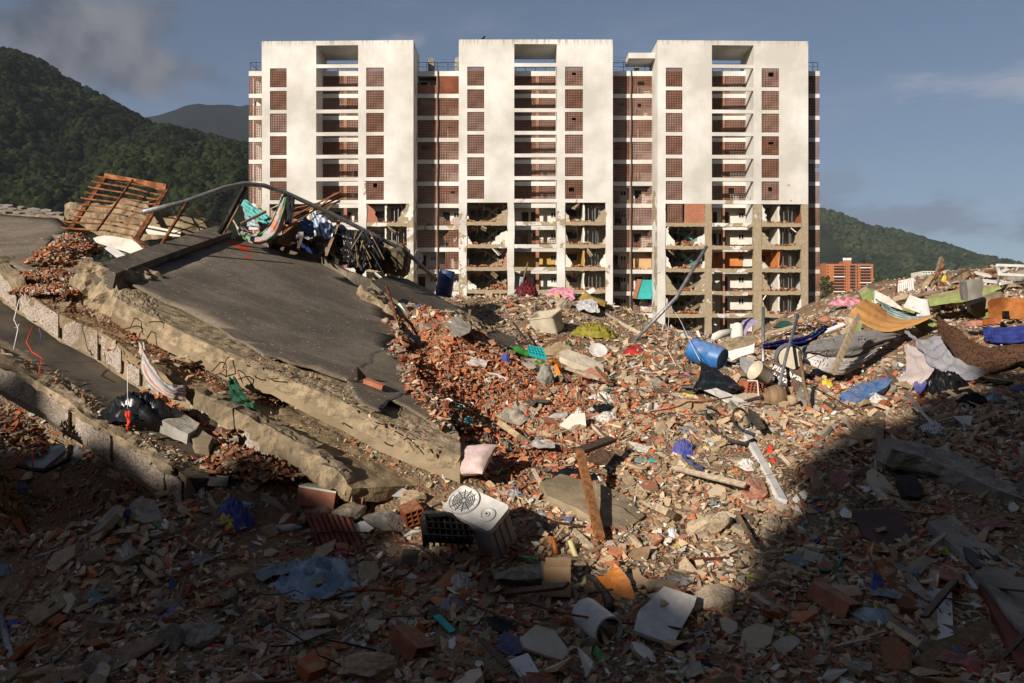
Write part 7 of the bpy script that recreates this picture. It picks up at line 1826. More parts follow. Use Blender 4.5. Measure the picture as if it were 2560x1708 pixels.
# bicycle remains
bk = empty('bicycle_wreck', G(1835, 1090)); tag(bk, 'wrecked black bicycle with a bent tyre half buried in the slope', 'bicycle')
MB().tube([GP(p, .06) for p in ((1770, 1050), (1776, 1075), (1800, 1100), (1830, 1115), (1862, 1122), (1885, 1112))], .035, 9).build('tyre', M['rubber'], bk, True)
MB().tube([GP(p, .12) for p in ((1830, 1065), (1840, 1085), (1862, 1100), (1888, 1108))], .02, 7).build('frame_tube', M['steel_dark'], bk)
MB().lathe([(.16, 0), (.18, .02), (.16, .04), (.14, .02), (.16, 0)], G(1850, 1075) + Vector((0, 0, .15)), (.5, -.8, .3), 24).build('rim', M['rubber'], bk, True)
MB().prism([G(a, b) + Vector((0, -.05, .2)) for a, b in ((1868, 1055), (1895, 1072), (1912, 1105), (1892, 1112), (1872, 1085))], (0, .03, .02)).build('mudguard', M['rubber'], bk)
mb = MB(); hc = G(1862, 1100) + Vector((0, 0, .08))
for k in range(14): a = k * math.pi / 7; mb.tube([hc, hc + Vector((.16 * math.cos(a), .06 * math.sin(a), .13 * math.sin(a)))], .003, 4)
mb.build('spokes', M['steel'], bk)
sheet('white_curved_sheet', 'white curved plastic sheet lying across black scrap', [(1758, 975), (1790, 970), (1840, 992), (1885, 1015), (1890, 1025), (1850, 1035), (1842, 1018), (1800, 995)], (.15, -.6, .9), .012, M['white_plastic'], 'sheet', lift=.16, amp=.03, cuts=3)
sheet('cream_board', 'cream flat board lying behind the white curved sheet', [(1790, 966), (1850, 972), (1925, 992), (1895, 1004), (1840, 998), (1792, 982)], (.1, -.4, 1), .02, M['cream_plastic'], 'board', lift=.14)
jg = empty('ceramic_jug', G(1940, 1020)); tag(jg, 'brown ribbed clay jar lying on its side', 'jar')
MB().lathe([(.02, 0), (.13, .01), (.2, .08), (.21, .16), (.19, .26), (.13, .34), (.09, .38), (.10, .42), (.08, .42), (.07, .36)], G(1968, 1012) + Vector((0, .1, .14)), (-1, -.15, -.1), 28).build('body', plain('brown_clay', (.23, .145, .08), .7, .3, 3, .1, stretch=(6, 1, 1)), jg, True)
pole('clay_pot_small', 'small tan pot beside the brown clay jar', [(1970, 1002, 13.2), (1990, 1000, 13.2)], .09, plain('tan_clay', (.38, .28, .18), .8, .2, 3, .1), 'pot', 18)
crumple('dark_blue_jacket', 'dark blue-grey jacket heaped below the painted board', (1955, 985), .5, .3, .16, plain('slate_cloth', (.05, .06, .08), .9, .3, 5, .3), 'jacket', 27)
cloth('black_plastic_sheet', 'black plastic sheet pulled up into a peak by the blue barrel', [[(1748, 900, 14.9), (1756, 905, 14.8), (1764, 915, 14.7)], [(1752, 925, 14.5), (1785, 935, 14.3), (1815, 945, 14.3)], [(1742, 955, 13.9), (1800, 965, 13.8), (1865, 968, 13.8)], [(1722, 975, 13.5), (1790, 985, 13.4), (1850, 972, 13.5)]], M['black_plastic'], 'plastic', wr=.08, fold=.03, nf=4)
drum('blue_barrel', 'bright blue plastic barrel lying on its side in the rubble', P(1728, 872, 16.2), (.72, -.62, -.30), .24, .72, M['blue_bright'])
MB().lathe([(.0, 0), (.22, 0), (.22, .03), (.0, .03)], P(1976, 896, 15.2), (-.15, -1, .12), 30).build('round_pale_disc', M['cream_plastic']); tag(COL.objects[-1], 'round pale drum lid standing behind the painted board', 'lid')
MB().lathe([(.24, .035), (.25, .0), (.26, .05), (.25, .3), (.22, .34), (0, .34)], P(1977, 896, 15.23), (.1, 1, .1), 30).build('grey_drum', M['steel']); tag(COL.objects[-1], 'grey drum behind the round pale lid', 'drum')
bu = empty('cream_bucket', P(1905, 945, 14.2)); tag(bu, 'dented cream bucket tipped on its side left of the painted board', 'bucket')
MB().lathe([(.01, 0), (.135, 0), (.15, .02), (.18, .30), (.19, .31), (.17, .31), (.14, .03)], P(1918, 945, 14.2), (-.62, -.25, .35), 26).build('pail', M['cream_plastic'], bu, True)
hollow_block('terracotta_block', 'red hollow terracotta block beside the cream bucket', P(1876, 968, 13.8), (10, 5, 20), .26, .3, .2, 4, 4, 'brick_fresh')
pole('white_bent_tube', 'thin white bent tube in front of the terracotta block', [(1868, 952, 13.6), (1893, 952, 13.6), (1897, 990, 13.4)], .012, M['white_plastic'], 'tube')
sheet('dented_metal_sheet', 'grey dented metal sheet left of the cream bucket', [(1850, 892), (1885, 895), (1892, 928), (1868, 940), (1850, 915)], (-.1, -1, .3), .05, M['steel'], 'sheet', 15.0)
sheet('long_white_board', 'long white panel leaning behind the blue barrel', [(1815, 880), (1880, 862), (1887, 858), (1884, 882), (1850, 892), (1830, 902)], (0, -.9, .5), .05, M['white_paint'], 'panel', 17.0)
rough_prism('tan_wall_strip', [P(a, b, 18.0) for a, b in ((1805, 870), (1850, 852), (1892, 846), (1890, 858), (1850, 870), (1812, 880))], (.05, .4, .1), M['aggregate'], None, 4, .04, 4); tag(COL.objects[-1], 'tan concrete strip behind the long white panel', 'concrete')
# painted board
sg = empty('painted_sign', P(1970, 975, 14.4)); tag(sg, 'dark brown board with white painted lettering PISO 11 APTO 07', 'sign')
s0, s1, s2, s3 = P(1936, 904, 14.5), P(2007, 934, 14.3), P(2008, 990, 14.2), P(1936, 957, 14.4)
sx = (s1 - s0).normalized(); sn = sx.cross(s3 - s0).normalized()
if sn.y > 0: sn = -sn
sy = -(sx.cross(sn)); sy = sy if sy.z > 0 else -sy
MB().prism([s0, s1, s2, s3], -sn * .03).build('board', M['wood_dark'], sg)
def lettering(txt, x, y, size, sh=0.0):
    cu_ = bpy.data.curves.new('lettering', 'FONT'); cu_.body = txt; cu_.size = size; cu_.extrude = .002; cu_.offset = .004; cu_.shear = sh; cu_.space_character = 1.15
    cu_.materials.append(M['white_paint']); o = bpy.data.objects.new('lettering', cu_); COL.objects.link(o)
    me = bpy.data.meshes.new_from_object(o.evaluated_get(bpy.context.evaluated_depsgraph_get())); bpy.data.objects.remove(o); o = linkmesh('lettering', me)
    m = Matrix((sx, sy, sn)).transposed().to_4x4(); m.translation = s0 + sx * x - sy * y + sn * .006; o.matrix_basis = m; put(o, sg)
lettering('PISO', .02, .145, .125, .1); lettering('11', .235, .135, .115, 0); lettering('APTO', .315, .15, .10, .1); lettering('07', .475, .15, .095, 0)
lettering('H:', .03, .27, .115, 0); lettering('0926', .17, .285, .11, .1)
# leaning poles, strings
pole('long_leaning_pole', 'long grey pole leaning up across the ruined block', [(1588, 852), (1690, 745, 19.5), (1766, 617, 20.5)], .045, M['steel'], 'pole')
for i, pts in enumerate((((1668, 755, 19.0), (1700, 800, 17.5), (1738, 880, 15.2), (1752, 905, 14.8)), ((1668, 755, 19.0), (1672, 800, 18.2), (1666, 870, 16), (1690, 915, 15)), ((1668, 755, 19.0), (1660, 800, 18.5), (1655, 830, 18)))): pole('pole_string', ('white string running from the leaning pole to the black plastic sheet', 'white string hanging from the leaning pole down to the rubble', 'short string hanging close beside the leaning pole')[i], pts, .006, M['paper_white'], 'string', 5)
pole('thin_steel_post', 'thin dark steel post standing left of the blue leaf-print cloth', [(1908, 770, 17.5), (1908, 905, 16.2)], .035, M['steel'], 'post')
pole('slanting_steel_post', 'slanting grey post rising over the painted board', [(1995, 788, 16.0), (1968, 880, 14.6), (1943, 985, 13.4)], .03, M['steel'], 'post')
pole('thin_timber_stake', 'thin wooden stake right of the painted board', [(1999, 880, 14.0), (2010, 960, 13.4), (2030, 1040, 12.6)], .03, M['wood'], 'stake')
plank('timber_prop', 'stout timber prop holding up the orange sheet', (2146, 788, 16.2), (2083, 932, 15.0), .11, .06, M['wood_pale'], 'prop', (.3, -1, .2))
pole('dark_thin_prop', 'thin dark prop behind the floral blanket', [(2168, 895, 17.2), (2158, 940, 16.6)], .02, M['steel_dark'], 'prop')
for i, (a, b) in enumerate((((1900, 860, 16.4), (2120, 762, 19.5)), ((2000, 905, 14.5), (2130, 850, 18)), ((2004, 950, 14), (2180, 1050, 12.5)), ((2470, 945, 14.5), (2600, 960, 13.5)))): pole('clothes_line', ('dark cord under the blue leaf-print cloth', 'dark cord in front of the floral blanket', 'dark cord running down the grey roofing slab', 'yellow cord at the right edge')[i], [a, b], .008, M['cloth_dark' if i < 3 else 'yellow_plastic'], 'cord', 5)
# hanging cloths on the right
cloth('leaf_print_cloth', 'blue leaf-print cloth stretched low between two posts', [[(1906, 862, 16.4), (1960, 850, 17.2), (2020, 838, 18), (2062, 815, 19)], [(1908, 868, 16.2), (1960, 862, 17.0), (2020, 850, 17.8), (2064, 820, 18.8)], [(1910, 874, 16.3), (1965, 872, 17.1), (2020, 862, 17.9), (2066, 824, 18.9)]], M['c_leaves'], wr=.05, fold=.03, nf=3)
cloth('grey_floral_blanket', 'grey floral blanket sagging from the timber prop', [[(1996, 868, 16.2), (2060, 848, 16.8), (2140, 830, 17.6), (2245, 828, 18.4)], [(2005, 880, 15.9), (2070, 872, 16.3), (2150, 862, 17.0), (2240, 842, 18.2)], [(2000, 872, 16.1), (2060, 888, 16.1), (2130, 894, 16.7), (2205, 866, 17.8)]], M['c_floral_grey'], 'blanket', wr=.05, fold=.02, nf=3)
cloth('white_floral_sheet', 'white floral sheet hanging below the grey floral blanket', [[(1992, 874, 16.3), (2060, 890, 16.2), (2140, 894, 16.7), (2205, 862, 17.9)], [(1996, 895, 15.9), (2060, 915, 15.7), (2130, 915, 16.3), (2190, 880, 17.4)], [(2005, 905, 15.8), (2060, 928, 15.6), (2120, 932, 16.0), (2175, 892, 17.2)]], M['c_floral'], 'sheet', wr=.05, fold=.025, nf=4)
cloth('orange_bed_sheet', 'orange bed sheet stretched as an awning', [[(2162, 746, 19.0), (2200, 768, 19.4), (2230, 790, 19.6), (2280, 800, 19.4), (2340, 788, 18.8)], [(2140, 766, 18.5), (2180, 792, 18.5), (2220, 808, 18.6), (2275, 810, 18.6), (2330, 794, 18.6)], [(2122, 785, 18.2), (2160, 812, 18.0), (2210, 828, 18.0), (2262, 820, 18.2), (2322, 798, 18.5)]], M['c_orange'], 'sheet', wr=.03, fold=.012, nf=3)
cloth('teal_striped_sheet', 'teal and white striped sheet behind the orange awning', [[(2186, 746, 20.2), (2230, 772, 20.4), (2290, 792, 20), (2338, 790, 19.2)], [(2205, 765, 19.9), (2235, 785, 20), (2280, 796, 19.6), (2320, 794, 19.2)], [(2210, 788, 19.8), (2235, 796, 19.8), (2270, 800, 19.5), (2310, 797, 19.1)]], M['c_teal_stripe'], 'sheet', wr=.04, fold=.02, nf=4)
cloth('grey_hanging_sheet', 'long grey sheet hanging from a line at the right', [[(2260, 824, 17.4), (2285, 846, 17.0), (2320, 848, 16.6), (2350, 838, 16.4)], [(2285, 850, 16.6), (2315, 880, 16.2), (2340, 880, 16.0), (2360, 860, 16.0)], [(2320, 905, 15.6), (2350, 925, 15.4), (2375, 915, 15.4), (2390, 895, 15.5)], [(2370, 938, 15.2), (2400, 945, 15.0), (2440, 945, 14.9), (2465, 932, 14.9)]], M['cloth_grey'], 'sheet', wr=.06, fold=.03, nf=5)
cloth('pale_pink_sheet', 'pale pink sheet hanging below the grey sheet', [[(2258, 858, 16.8), (2285, 866, 16.5), (2312, 870, 16.3)], [(2266, 895, 16.2), (2292, 905, 15.9), (2328, 902, 15.8)], [(2262, 930, 15.6), (2292, 935, 15.4), (2335, 925, 15.4)], [(2240, 945, 15.3), (2256, 966, 15.1), (2310, 960, 15.1)]], M['c_pinkwhite'], 'sheet', wr=.04, fold=.02, nf=2)
cloth('leopard_blanket', 'brown leopard-print blanket slung across the right edge', [[(2342, 788, 17.6), (2400, 832, 17.0), (2450, 862, 16.6), (2510, 868, 16.2), (2600, 858, 15.8)], [(2344, 820, 17.2), (2390, 858, 16.6), (2440, 890, 16.2), (2500, 902, 15.8), (2600, 890, 15.4)], [(2352, 838, 16.9), (2376, 880, 16.4), (2410, 915, 16.0), (2460, 932, 15.6), (2560, 900, 15.4), (2600, 905, 15.3)]], M['c_leopard'], 'blanket', wr=.08, fold=.04, nf=5)
cloth('navy_star_cloth', 'navy star-print cloth hanging behind the leopard blanket', [[(2455, 820, 18.0), (2500, 818, 17.8), (2620, 816, 17.4)], [(2462, 845, 17.7), (2510, 848, 17.4), (2620, 842, 17.0)], [(2470, 858, 17.8), (2520, 864, 17.5), (2620, 866, 17.1)]], M['c_stars'], wr=.06, fold=.03, nf=4)
sheet('blue_mattress', 'bright blue mattress lying below the pale pink sheet', [(2102, 985), (2150, 958), (2215, 944), (2232, 950), (2215, 968), (2170, 995), (2145, 1005), (2110, 998)], (.15, -.5, 1), .14, M['blue_bright'], 'mattress', 13.9, .02, 3)
crumple('white_linen_heap', 'white linen heap right of the grey roofing slab', (2185, 1005), .6, .4, .16, M['cloth_white'], 'linen', 28)
pole('wood_edge_strip', 'bent brown wooden strip under the blue mattress', [(2140, 1004), (2165, 988), (2195, 985)], .02, M['wood'], 'strip')
plank('brown_leaning_board', 'rust-brown board leaning behind the blue mattress', (2222, 932, 15.8), (2250, 980, 14.8), .35, .03, M['wood'], 'board', (.2, -1, .3))
crumple('yellow_toy', 'yellow plastic toy on the bright rubble right of the painted board', (2064, 968), .3, .16, .16, M['yellow_plastic'], 'toy', 29)
sheet('pale_blue_sheet', 'pale blue sheet piece below the floral sheet', [(2010, 940), (2040, 922), (2062, 925), (2040, 945)], (.1, -.6, .8), .01, M['c_paleblue'], 'sheet', lift=.1)
# ---- the far heap on the right
def wallpx(name, label, poly, Y, th, mat, off=None, amp=.04, cat='wall', seed=1.0):
    rough_prism(name, [P(a, b, Y) for a, b in poly], off or (.1, th, .05), mat, None, 4, amp, 2.5, seed=seed); return tag(COL.objects[-1], label, cat)
gm = lambda: [M['wall_green'], M['chunk_plaster']]
mf = lambda c, n: 0 if n.y < -.35 else 1
def greenwall(label, poly, Y, seed, off=(.1, .4, .1)):
    rough_prism('green_wall_slab', [P(a, b, Y) for a, b in poly], off, gm(), None, 4, .03, 2.5, seed=seed, matfn=mf); return tag(COL.objects[-1], label, 'wall')
greenwall('green wall slab tilted below the striped sheet', [(2150, 735), (2170, 724), (2188, 730), (2180, 760), (2158, 755)], 22, 1)
greenwall('long green wall slab under the grey concrete block', [(2318, 748), (2420, 728), (2500, 715), (2505, 722), (2420, 752), (2325, 766)], 21.5, 2)
greenwall('green wall slab running down right of the grey concrete block', [(2430, 785), (2470, 758), (2480, 770), (2474, 795), (2440, 792)], 20.5, 3)
greenwall('green wall slab behind the white box on the far heap', [(2255, 762), (2290, 750), (2300, 768), (2285, 785), (2258, 775)], 22.5, 4)
greenwall('green wall slab left of the timber prop', [(2105, 838), (2130, 815), (2155, 805), (2152, 826), (2130, 840)], 21.0, 5)
greenwall('green wall slab behind the orange awning corner', [(2290, 815), (2330, 800), (2345, 806), (2330, 825), (2300, 830)], 19.5, 6)
wallpx('white_wall_piece', 'white wall piece curving behind the orange awning', [(2188, 728), (2202, 735), (2225, 745), (2252, 768), (2256, 775), (2230, 765), (2200, 752), (2185, 760)], 21.5, .3, M['plaster_white'])
wallpx('long_tan_beam', 'long tan beam sloping down below the grey concrete block', [(2425, 765), (2500, 730), (2512, 738), (2515, 748), (2450, 782), (2430, 778)], 20.3, .4, M['concrete'], seed=4)
wallpx('grey_concrete_block', 'upright grey concrete block on the far right heap', [(2417, 705), (2424, 700), (2455, 697), (2458, 705), (2456, 742), (2420, 752)], 19.5, .5, M['concrete_grey'], amp=.02, cat='block', seed=6)
wallpx('tilted_wood_cabinet', 'brown wooden cabinet tilted on the far heap', [(2344, 728), (2412, 678), (2424, 674), (2430, 690), (2370, 738), (2356, 738)], 23.5, .35, M['wood_dark'], amp=.01, cat='cabinet', seed=7)
wallpx('leaning_brown_board', 'lighter brown board leaning on the tilted cabinet', [(2350, 722), (2405, 684), (2420, 680), (2424, 690), (2366, 732)], 23.3, .06, M['wood'], amp=.005, cat='board', seed=7)
plank('grey_heap_post', 'tall grey timber post leaning up from the far heap', (2354, 646, 24.5), (2328, 735, 23.5), .13, .08, M['wood'], 'post', (.2, -1, 0))
bs = empty('rusted_bed', P(2260, 725, 24)); tag(bs, 'rusted white bed frame with curved bars on the far heap', 'bed frame')
for i in range(9):
    x = 2242 + i * 5.2; MB().tube([P(x, 732 - i * .6, 24), P(x - 2, 712 - i * .9, 24), P(x + 1, 704 - i * .6, 24.1), P(x + 4, 708 - i * .6, 24.1)], .025, 5).build('bar', M['white_paint'], bs)
MB().tube([P(2240, 706, 24), P(2284, 697, 24.1)], .03, 5).build('rail', M['white_paint'], bs); MB().tube([P(2240, 735, 24), P(2242, 700, 24)], .035, 5).build('rail', M['rust'], bs)
wf = empty('white_window_surround', P(2520, 700, 22)); tag(wf, 'white window frame standing tilted on the far right heap', 'window frame')
for a, b in (((2492, 663), (2506, 712)), ((2492, 663), (2640, 668)), ((2497, 686), (2640, 692)), ((2500, 710), (2530, 705)), ((2497, 682), (2540, 663))): MB().bar(P(*a, 21.5), P(*b, 21.8), .07, .05, (0, -1, 0)).build('frame_bar', M['white_paint'], wf)
wallpx('orange_metal_plate', 'orange rusted metal panel at the right edge of the heap', [(2470, 755), (2500, 748), (2600, 752), (2600, 800), (2520, 798), (2470, 802)], 18.8, .06, M['orange_sheet_metal'], amp=.02, cat='panel', seed=8)
MB().box((P(2506, 792, 18.6).x, 18.55, P(2506, 792, 18.6).z), (P(2520, 778, 18.6).x, 18.62, P(2520, 778, 18.6).z)).build('opening_shade', M['black_plastic']); tag(COL.objects[-1], 'black plate standing for the shade in a square opening of the orange rusted panel', 'opening')  # black plate stands in for the shade inside the opening
brs = empty('brick_strip', P(2455, 808, 18.5)); tag(brs, 'strip of red bricks still joined lying below the orange panel', 'bricks')
for i in range(5): MB().obox(P(2428 + i * 15, 810 - i * 1.6, 18.4), (.125, .2, .12), (0, 6, 0)).build('brick', M['brick_fresh'], brs)
MB().obox(P(2458, 812, 18.45), (.66, .19, .1), (0, 6, 0)).build('mortar_bed', M['chunk_plaster'], brs)
wb = empty('white_cabinet_box', P(2290, 770, 21)); tag(wb, 'small white cabinet lying open on the far heap', 'cabinet')
for (c_, sz, rt_) in ((P(2287, 760, 20.8), (.45, .04, .35), (20, 20, 0)), (P(2305, 770, 20.8), (.04, .4, .45), (0, -15, 20)), (P(2290, 772, 21.0), (.5, .35, .04), (10, 20, 10))): MB().obox(c_, sz, rt_).build('panel', M['white_paint'], wb)
for i, (a, b, m_) in enumerate((((2270, 730), (2350, 690), 'wood'), ((2300, 735), (2330, 690), 'wood_pale'), ((2240, 748), (2322, 730), 'white_paint'), ((2335, 700), (2360, 660), 'rust'), ((2430, 690), (2500, 678), 'rust'), ((2440, 700), (2490, 705), 'white_paint'), ((2500, 745), (2590, 700), 'steel_dark'), ((2280, 742), (2350, 728), 'concrete'), ((2460, 720), (2560, 705), 'wood'), ((2510, 730), (2590, 722), 'concrete'), ((2035, 800), (2080, 815), 'wood'), ((1900, 840), (1990, 815), 'wood_pale'), ((2440, 682), (2475, 690), 'white_paint'), ((2060, 830), (2110, 810), 'white_paint'))):
    plank('heap_timber', 'loose board or bar jutting from the far right heap', (*a, 24 - .2 * i), (*b, 24 - .2 * i), random.uniform(.08, .22), random.uniform(.03, .06), M[m_], 'board'); tag(COL.objects[-1], group='boards and bars jutting from the far heap')
for i, (px, py, s) in enumerate(((2260, 745, .45), (2350, 745, .5), (2400, 760, .4), (2470, 700, .5), (2530, 720, .5), (2550, 690, .5), (2320, 760, .4), (2370, 790, .4), (2500, 812, .4), (2540, 735, .5), (2200, 790, .35), (2060, 795, .35), (2130, 800, .4))):
    stone('big broken concrete piece piled on the far right heap', (px, py + 10, 22.5 + (i % 4) * .4), s * .6, 70 + i, (1, .8, .5), ('chunk_plaster', 'concrete_grey', 'plaster_white', 'brick')[i % 4]); tag(COL.objects[-1], group='big broken pieces on the far heap')
cloth('flag_scrap', 'small yellow and red flag scrap on the far heap', [[(2352, 678, 23.8), (2364, 690, 23.8)], [(2356, 690, 23.7), (2366, 696, 23.7)], [(2354, 704, 23.7), (2360, 706, 23.7)]], M['yellow_plastic'], 'flag', 12, 12, .05)
crumple('pink_sheet_heap', 'pink cloth spread on the far heap near the block end', (2120, 762, 28), 1.4, .6, .25, M['cloth_pink'], 'cloth', 30)
# ------------------------------------------------------------ crest of the mound
cloth('pink_blanket', 'pink blanket draped over a mattress on the crest of the mound', [[(1372, 738, 24.5), (1384, 722, 24.7), (1410, 719, 24.7), (1428, 724, 24.5), (1436, 740, 24.2)], [(1368, 742, 24.0), (1382, 730, 24.1), (1410, 728, 24.1), (1428, 735, 24.0), (1436, 748, 23.8)], [(1365, 748, 23.8), (1382, 742, 23.8), (1410, 744, 23.8), (1426, 750, 23.7), (1434, 752, 23.6)]], M['cloth_pink'], 'blanket', wr=.06, fold=.03, nf=3)
wallpx('mustard_mattress', 'folded mustard foam mattress on the crest of the mound', [(1445, 748), (1462, 730), (1478, 742), (1470, 756)], 23.2, .5, M['mustard'], amp=.03, cat='mattress'); wallpx('mustard_mattress_flat', 'flat mustard foam slab right of the folded mattress', [(1478, 742), (1516, 756), (1512, 768), (1490, 762), (1474, 752)], 23.0, .6, M['mustard'], amp=.03, cat='mattress')
wallpx('white_paper_sheet', 'white board on edge above the mustard mattress', [(1452, 734), (1476, 722), (1482, 732), (1466, 740)], 23.8, .04, M['paper_white'], amp=.01, cat='board')
cloth('grey_quilt', 'pale grey quilt hanging over the edge of the mustard mattress', [[(1440, 760, 22.6), (1465, 748, 22.8), (1490, 752, 22.7)], [(1442, 772, 22.3), (1470, 762, 22.3), (1494, 765, 22.3)], [(1450, 776, 22.1), (1475, 778, 22.0), (1500, 780, 22.0)]], M['quilt'], 'quilt', wr=.06, fold=.03, nf=3)
crumple('dark_red_flowers', 'dark red artificial flower bunch on the crest', (1316, 738, 23.8), .75, .5, .42, plain('dark_red_petals', (.13, .015, .02), .8, .5, 9, .3), 'flowers', 31, 0, 56, 16)
pole('flower_stick', 'tall thin stick standing in the dark red flower bunch', [(1320, 656, 23.9), (1308, 700, 23.8), (1300, 738, 23.6)], .025, M['wood'], 'stick', 6); pole('flower_stick_short', 'short thin stick crossing in the dark red flower bunch', [(1312, 705, 23.8), (1322, 742, 23.6)], .02, M['steel'], 'stick', 6)
cloth('pale_towel', 'pale towel hanging from the stick on the crest', [[(1300, 692, 23.8), (1309, 694, 23.8)], [(1298, 710, 23.8), (1308, 712, 23.8)], [(1296, 728, 23.8), (1304, 730, 23.8)]], M['c_paleblue'], 'towel', 10, 14, .04, .02, 2)
pole('long_pale_pole', 'long pale pole lying down the right slope of the crest', [(1512, 785), (1560, 815), (1612, 842)], .06, M['wood_pale'], 'pole')
crumple('olive_blanket', 'olive green blanket spread across the middle of the mound', (1487, 843), 1.25, .6, .34, M['cloth_olive'], 'blanket', 32, 4, 60, 7)
# white tub
tb = empty('white_tub', G(1370, 838)); tag(tb, 'large white plastic tub standing tilted on the rubble', 'tub')
tm = Euler((R(24), R(-4), R(-38))).to_matrix(); tc = G(1362, 836) + Vector((.08, .35, .28))
def tubring(w, d, z, r=.07): return [tc + tm @ Vector((x, y, z)) for x, y in rrect(w, d, r, 4)]
mb = MB(); rings = [tubring(.30, .19, -.25), tubring(.33, .22, -.2), tubring(.37, .25, .22), tubring(.39, .27, .23), tubring(.39, .27, .26), tubring(.345, .225, .26), tubring(.31, .20, -.2), tubring(.28, .17, -.22)]
nr_ = len(rings[0])
for rg in rings: mb.v += [tuple(p) for p in rg]
for k in range(len(rings) - 1):
    for i in range(nr_): j = (i + 1) % nr_; mb.f.append((k * nr_ + i, k * nr_ + j, (k + 1) * nr_ + j, (k + 1) * nr_ + i)); mb.m.append(0)
mb.f.append(tuple(range(nr_))[::-1]); mb.m.append(0); mb.f.append(tuple((len(rings) - 1) * nr_ + i for i in range(nr_))); mb.m.append(0)
mb.build('body', M['cream_plastic'], tb)
MB().tube([tc + tm @ Vector(v) for v in ((-.395, -.1, .14), (-.42, -.1, .02), (-.42, .1, .02), (-.395, .1, .14))], .014, 6).build('handle', M['cream_plastic'], tb)
MB().lathe([(0, .01), (.12, .015), (.2, .04), (.205, .035), (.12, .0), (0, -.005)], P(1495, 878, 17.6) , (.1, -.75, .65), 30).build('white_plate', M['white_plastic']); tag(COL.objects[-1], 'large white round plate on the rubble', 'plate')
tr = empty('teal_tray', G(1340, 890)); tag(tr, 'teal compartment tray on the brick fall', 'tray')
tq = [P(1318, 868, 15.6), P(1356, 876, 15.5), P(1365, 898, 15.2), P(1324, 888, 15.2)]; tn_ = (tq[1] - tq[0]).cross(tq[3] - tq[0]).normalized(); tn_ = tn_ if tn_.z > 0 else -tn_
MB().prism(tq, -tn_ * .02).build('tray_base', M['teal'], tr)
tl = lambda u, v: (tq[0].lerp(tq[1], u)).lerp(tq[3].lerp(tq[2], u), v)
mb = MB()
for u in np.linspace(0, 1, 6): mb.bar(tl(u, 0) + tn_ * .025, tl(u, 1) + tn_ * .025, .008, .05, tn_)
for v in np.linspace(0, 1, 4): mb.bar(tl(0, v) + tn_ * .025, tl(1, v) + tn_ * .025, .008, .05, tn_)
mb.build('tray_divider', M['teal'], tr)
def bottle(label, p, ax, s, mat, cap='blue_bright'):
    e = empty('plastic_bottle', GP(p)); tag(e, label, 'bottle'); c = GP(p) + Vector((0, 0, s * .18))
    MB().lathe([(.01, 0), (s * .16, 0), (s * .17, s * .05), (s * .15, s * .35), (s * .17, s * .5), (s * .16, s * .66), (s * .06, s * .85), (s * .05, s * .94)], c, ax, 16).build('body', M[mat], e, True)
    MB().lathe([(s * .06, s * .92), (s * .06, s), (.001, s)], c, ax, 12).build('cap', M[cap], e)
bottle('green plastic bottle lying left of the teal tray', (1322, 896), (-.8, -.3, .35), .45, 'green_glass', 'green_glass'); bottle('clear bottle with pale body at the foot of the brick fall', (1418, 1048), (-.9, -.2, -.1), .32, 'quilt'); bottle('small bottle in the shade near the orange cup', (560, 1285), (.8, .2, .1), .3, 'quilt'); bottle('blue-capped bottle in the left shade', (690, 1335), (.9, .1, .05), .28, 'quilt')
sheet('beige_foam_roll', 'long cream cushion lying in the middle rubble', [(1398, 878), (1420, 874), (1470, 890), (1508, 912), (1510, 926), (1480, 922), (1430, 905), (1400, 892)], (.1, -.5, 1), .12, M['cream_plastic'], 'cushion', 15.8, .02, 4)
ba = [P(1360 + 22 * math.cos(a) * .9 + 20, 925 + 22 * math.sin(a), 14.6 + .1 * math.cos(a)) for a in np.linspace(-1.9, 1.35, 14)]
tag(MB().tube(ba, .035, 7).build('broken_basket', M['orange_plastic'], smooth=True), 'broken orange basket rim in the middle rubble', 'basket')
sheet('basket_piece', 'curved orange basket wall under the broken rim', [(1378, 905), (1392, 910), (1402, 935), (1398, 946), (1388, 930)], (-.6, -.8, .2), .02, M['orange_plastic'], 'basket', 14.6)
bc = empty('blue_crate', G(1410, 990)); tag(bc, 'bright blue open-mesh crate lying on the brick fall', 'crate')
bq = [P(1378, 950, 13.6), P(1396, 958, 13.5), P(1444, 1000, 12.9), P(1432, 1010, 12.7)]; bl_ = lambda u, v: (bq[0].lerp(bq[3], u)).lerp(bq[1].lerp(bq[2], u), v)
mb = MB()
for u in np.linspace(0, 1, 11): mb.bar(bl_(u, 0), bl_(u, 1), .014, .02)
for v in np.linspace(0, 1, 5): mb.bar(bl_(0, v), bl_(1, v), .014, .02)
mb.build('mesh_side', M['blue_bright'], bc); MB().bar(bl_(0, 1) + Vector((0, 0, .04)), bl_(1, 1) + Vector((0, 0, .04)), .04, .1).build('rim', M['blue_bright'], bc)
cloth('grey_trousers', 'grey trousers draped over rubble beside the blue crate', [[(1345, 975, 13.2), (1368, 972, 13.2), (1396, 985, 13.1)], [(1350, 990, 12.9), (1372, 992, 12.8), (1396, 998, 12.8)], [(1376, 1005, 12.6), (1384, 1015, 12.5), (1390, 1022, 12.5)]], M['cloth_grey'], 'trousers', wr=.05, fold=.02, nf=3)
stone('tall grey stone beside the blue crate', (1362, 960), .2, 34, (.6, .6, 1), 'concrete_grey'); crumple('navy_ball', 'dark blue plastic bowl half buried in the brick fall', (1265, 908), .22, .2, .2, M['blue_cloth'], 'bowl', 33, 0, 30, 1); crumple('teal_bowl', 'teal bowl on the lower brick fall', (1172, 1065), .22, .2, .12, M['teal'], 'bowl', 34, 0, 30, 1); crumple('teal_shard', 'teal plastic shard above the teal bowl', (1148, 1030), .16, .14, .1, M['teal'], 'plastic', 35)
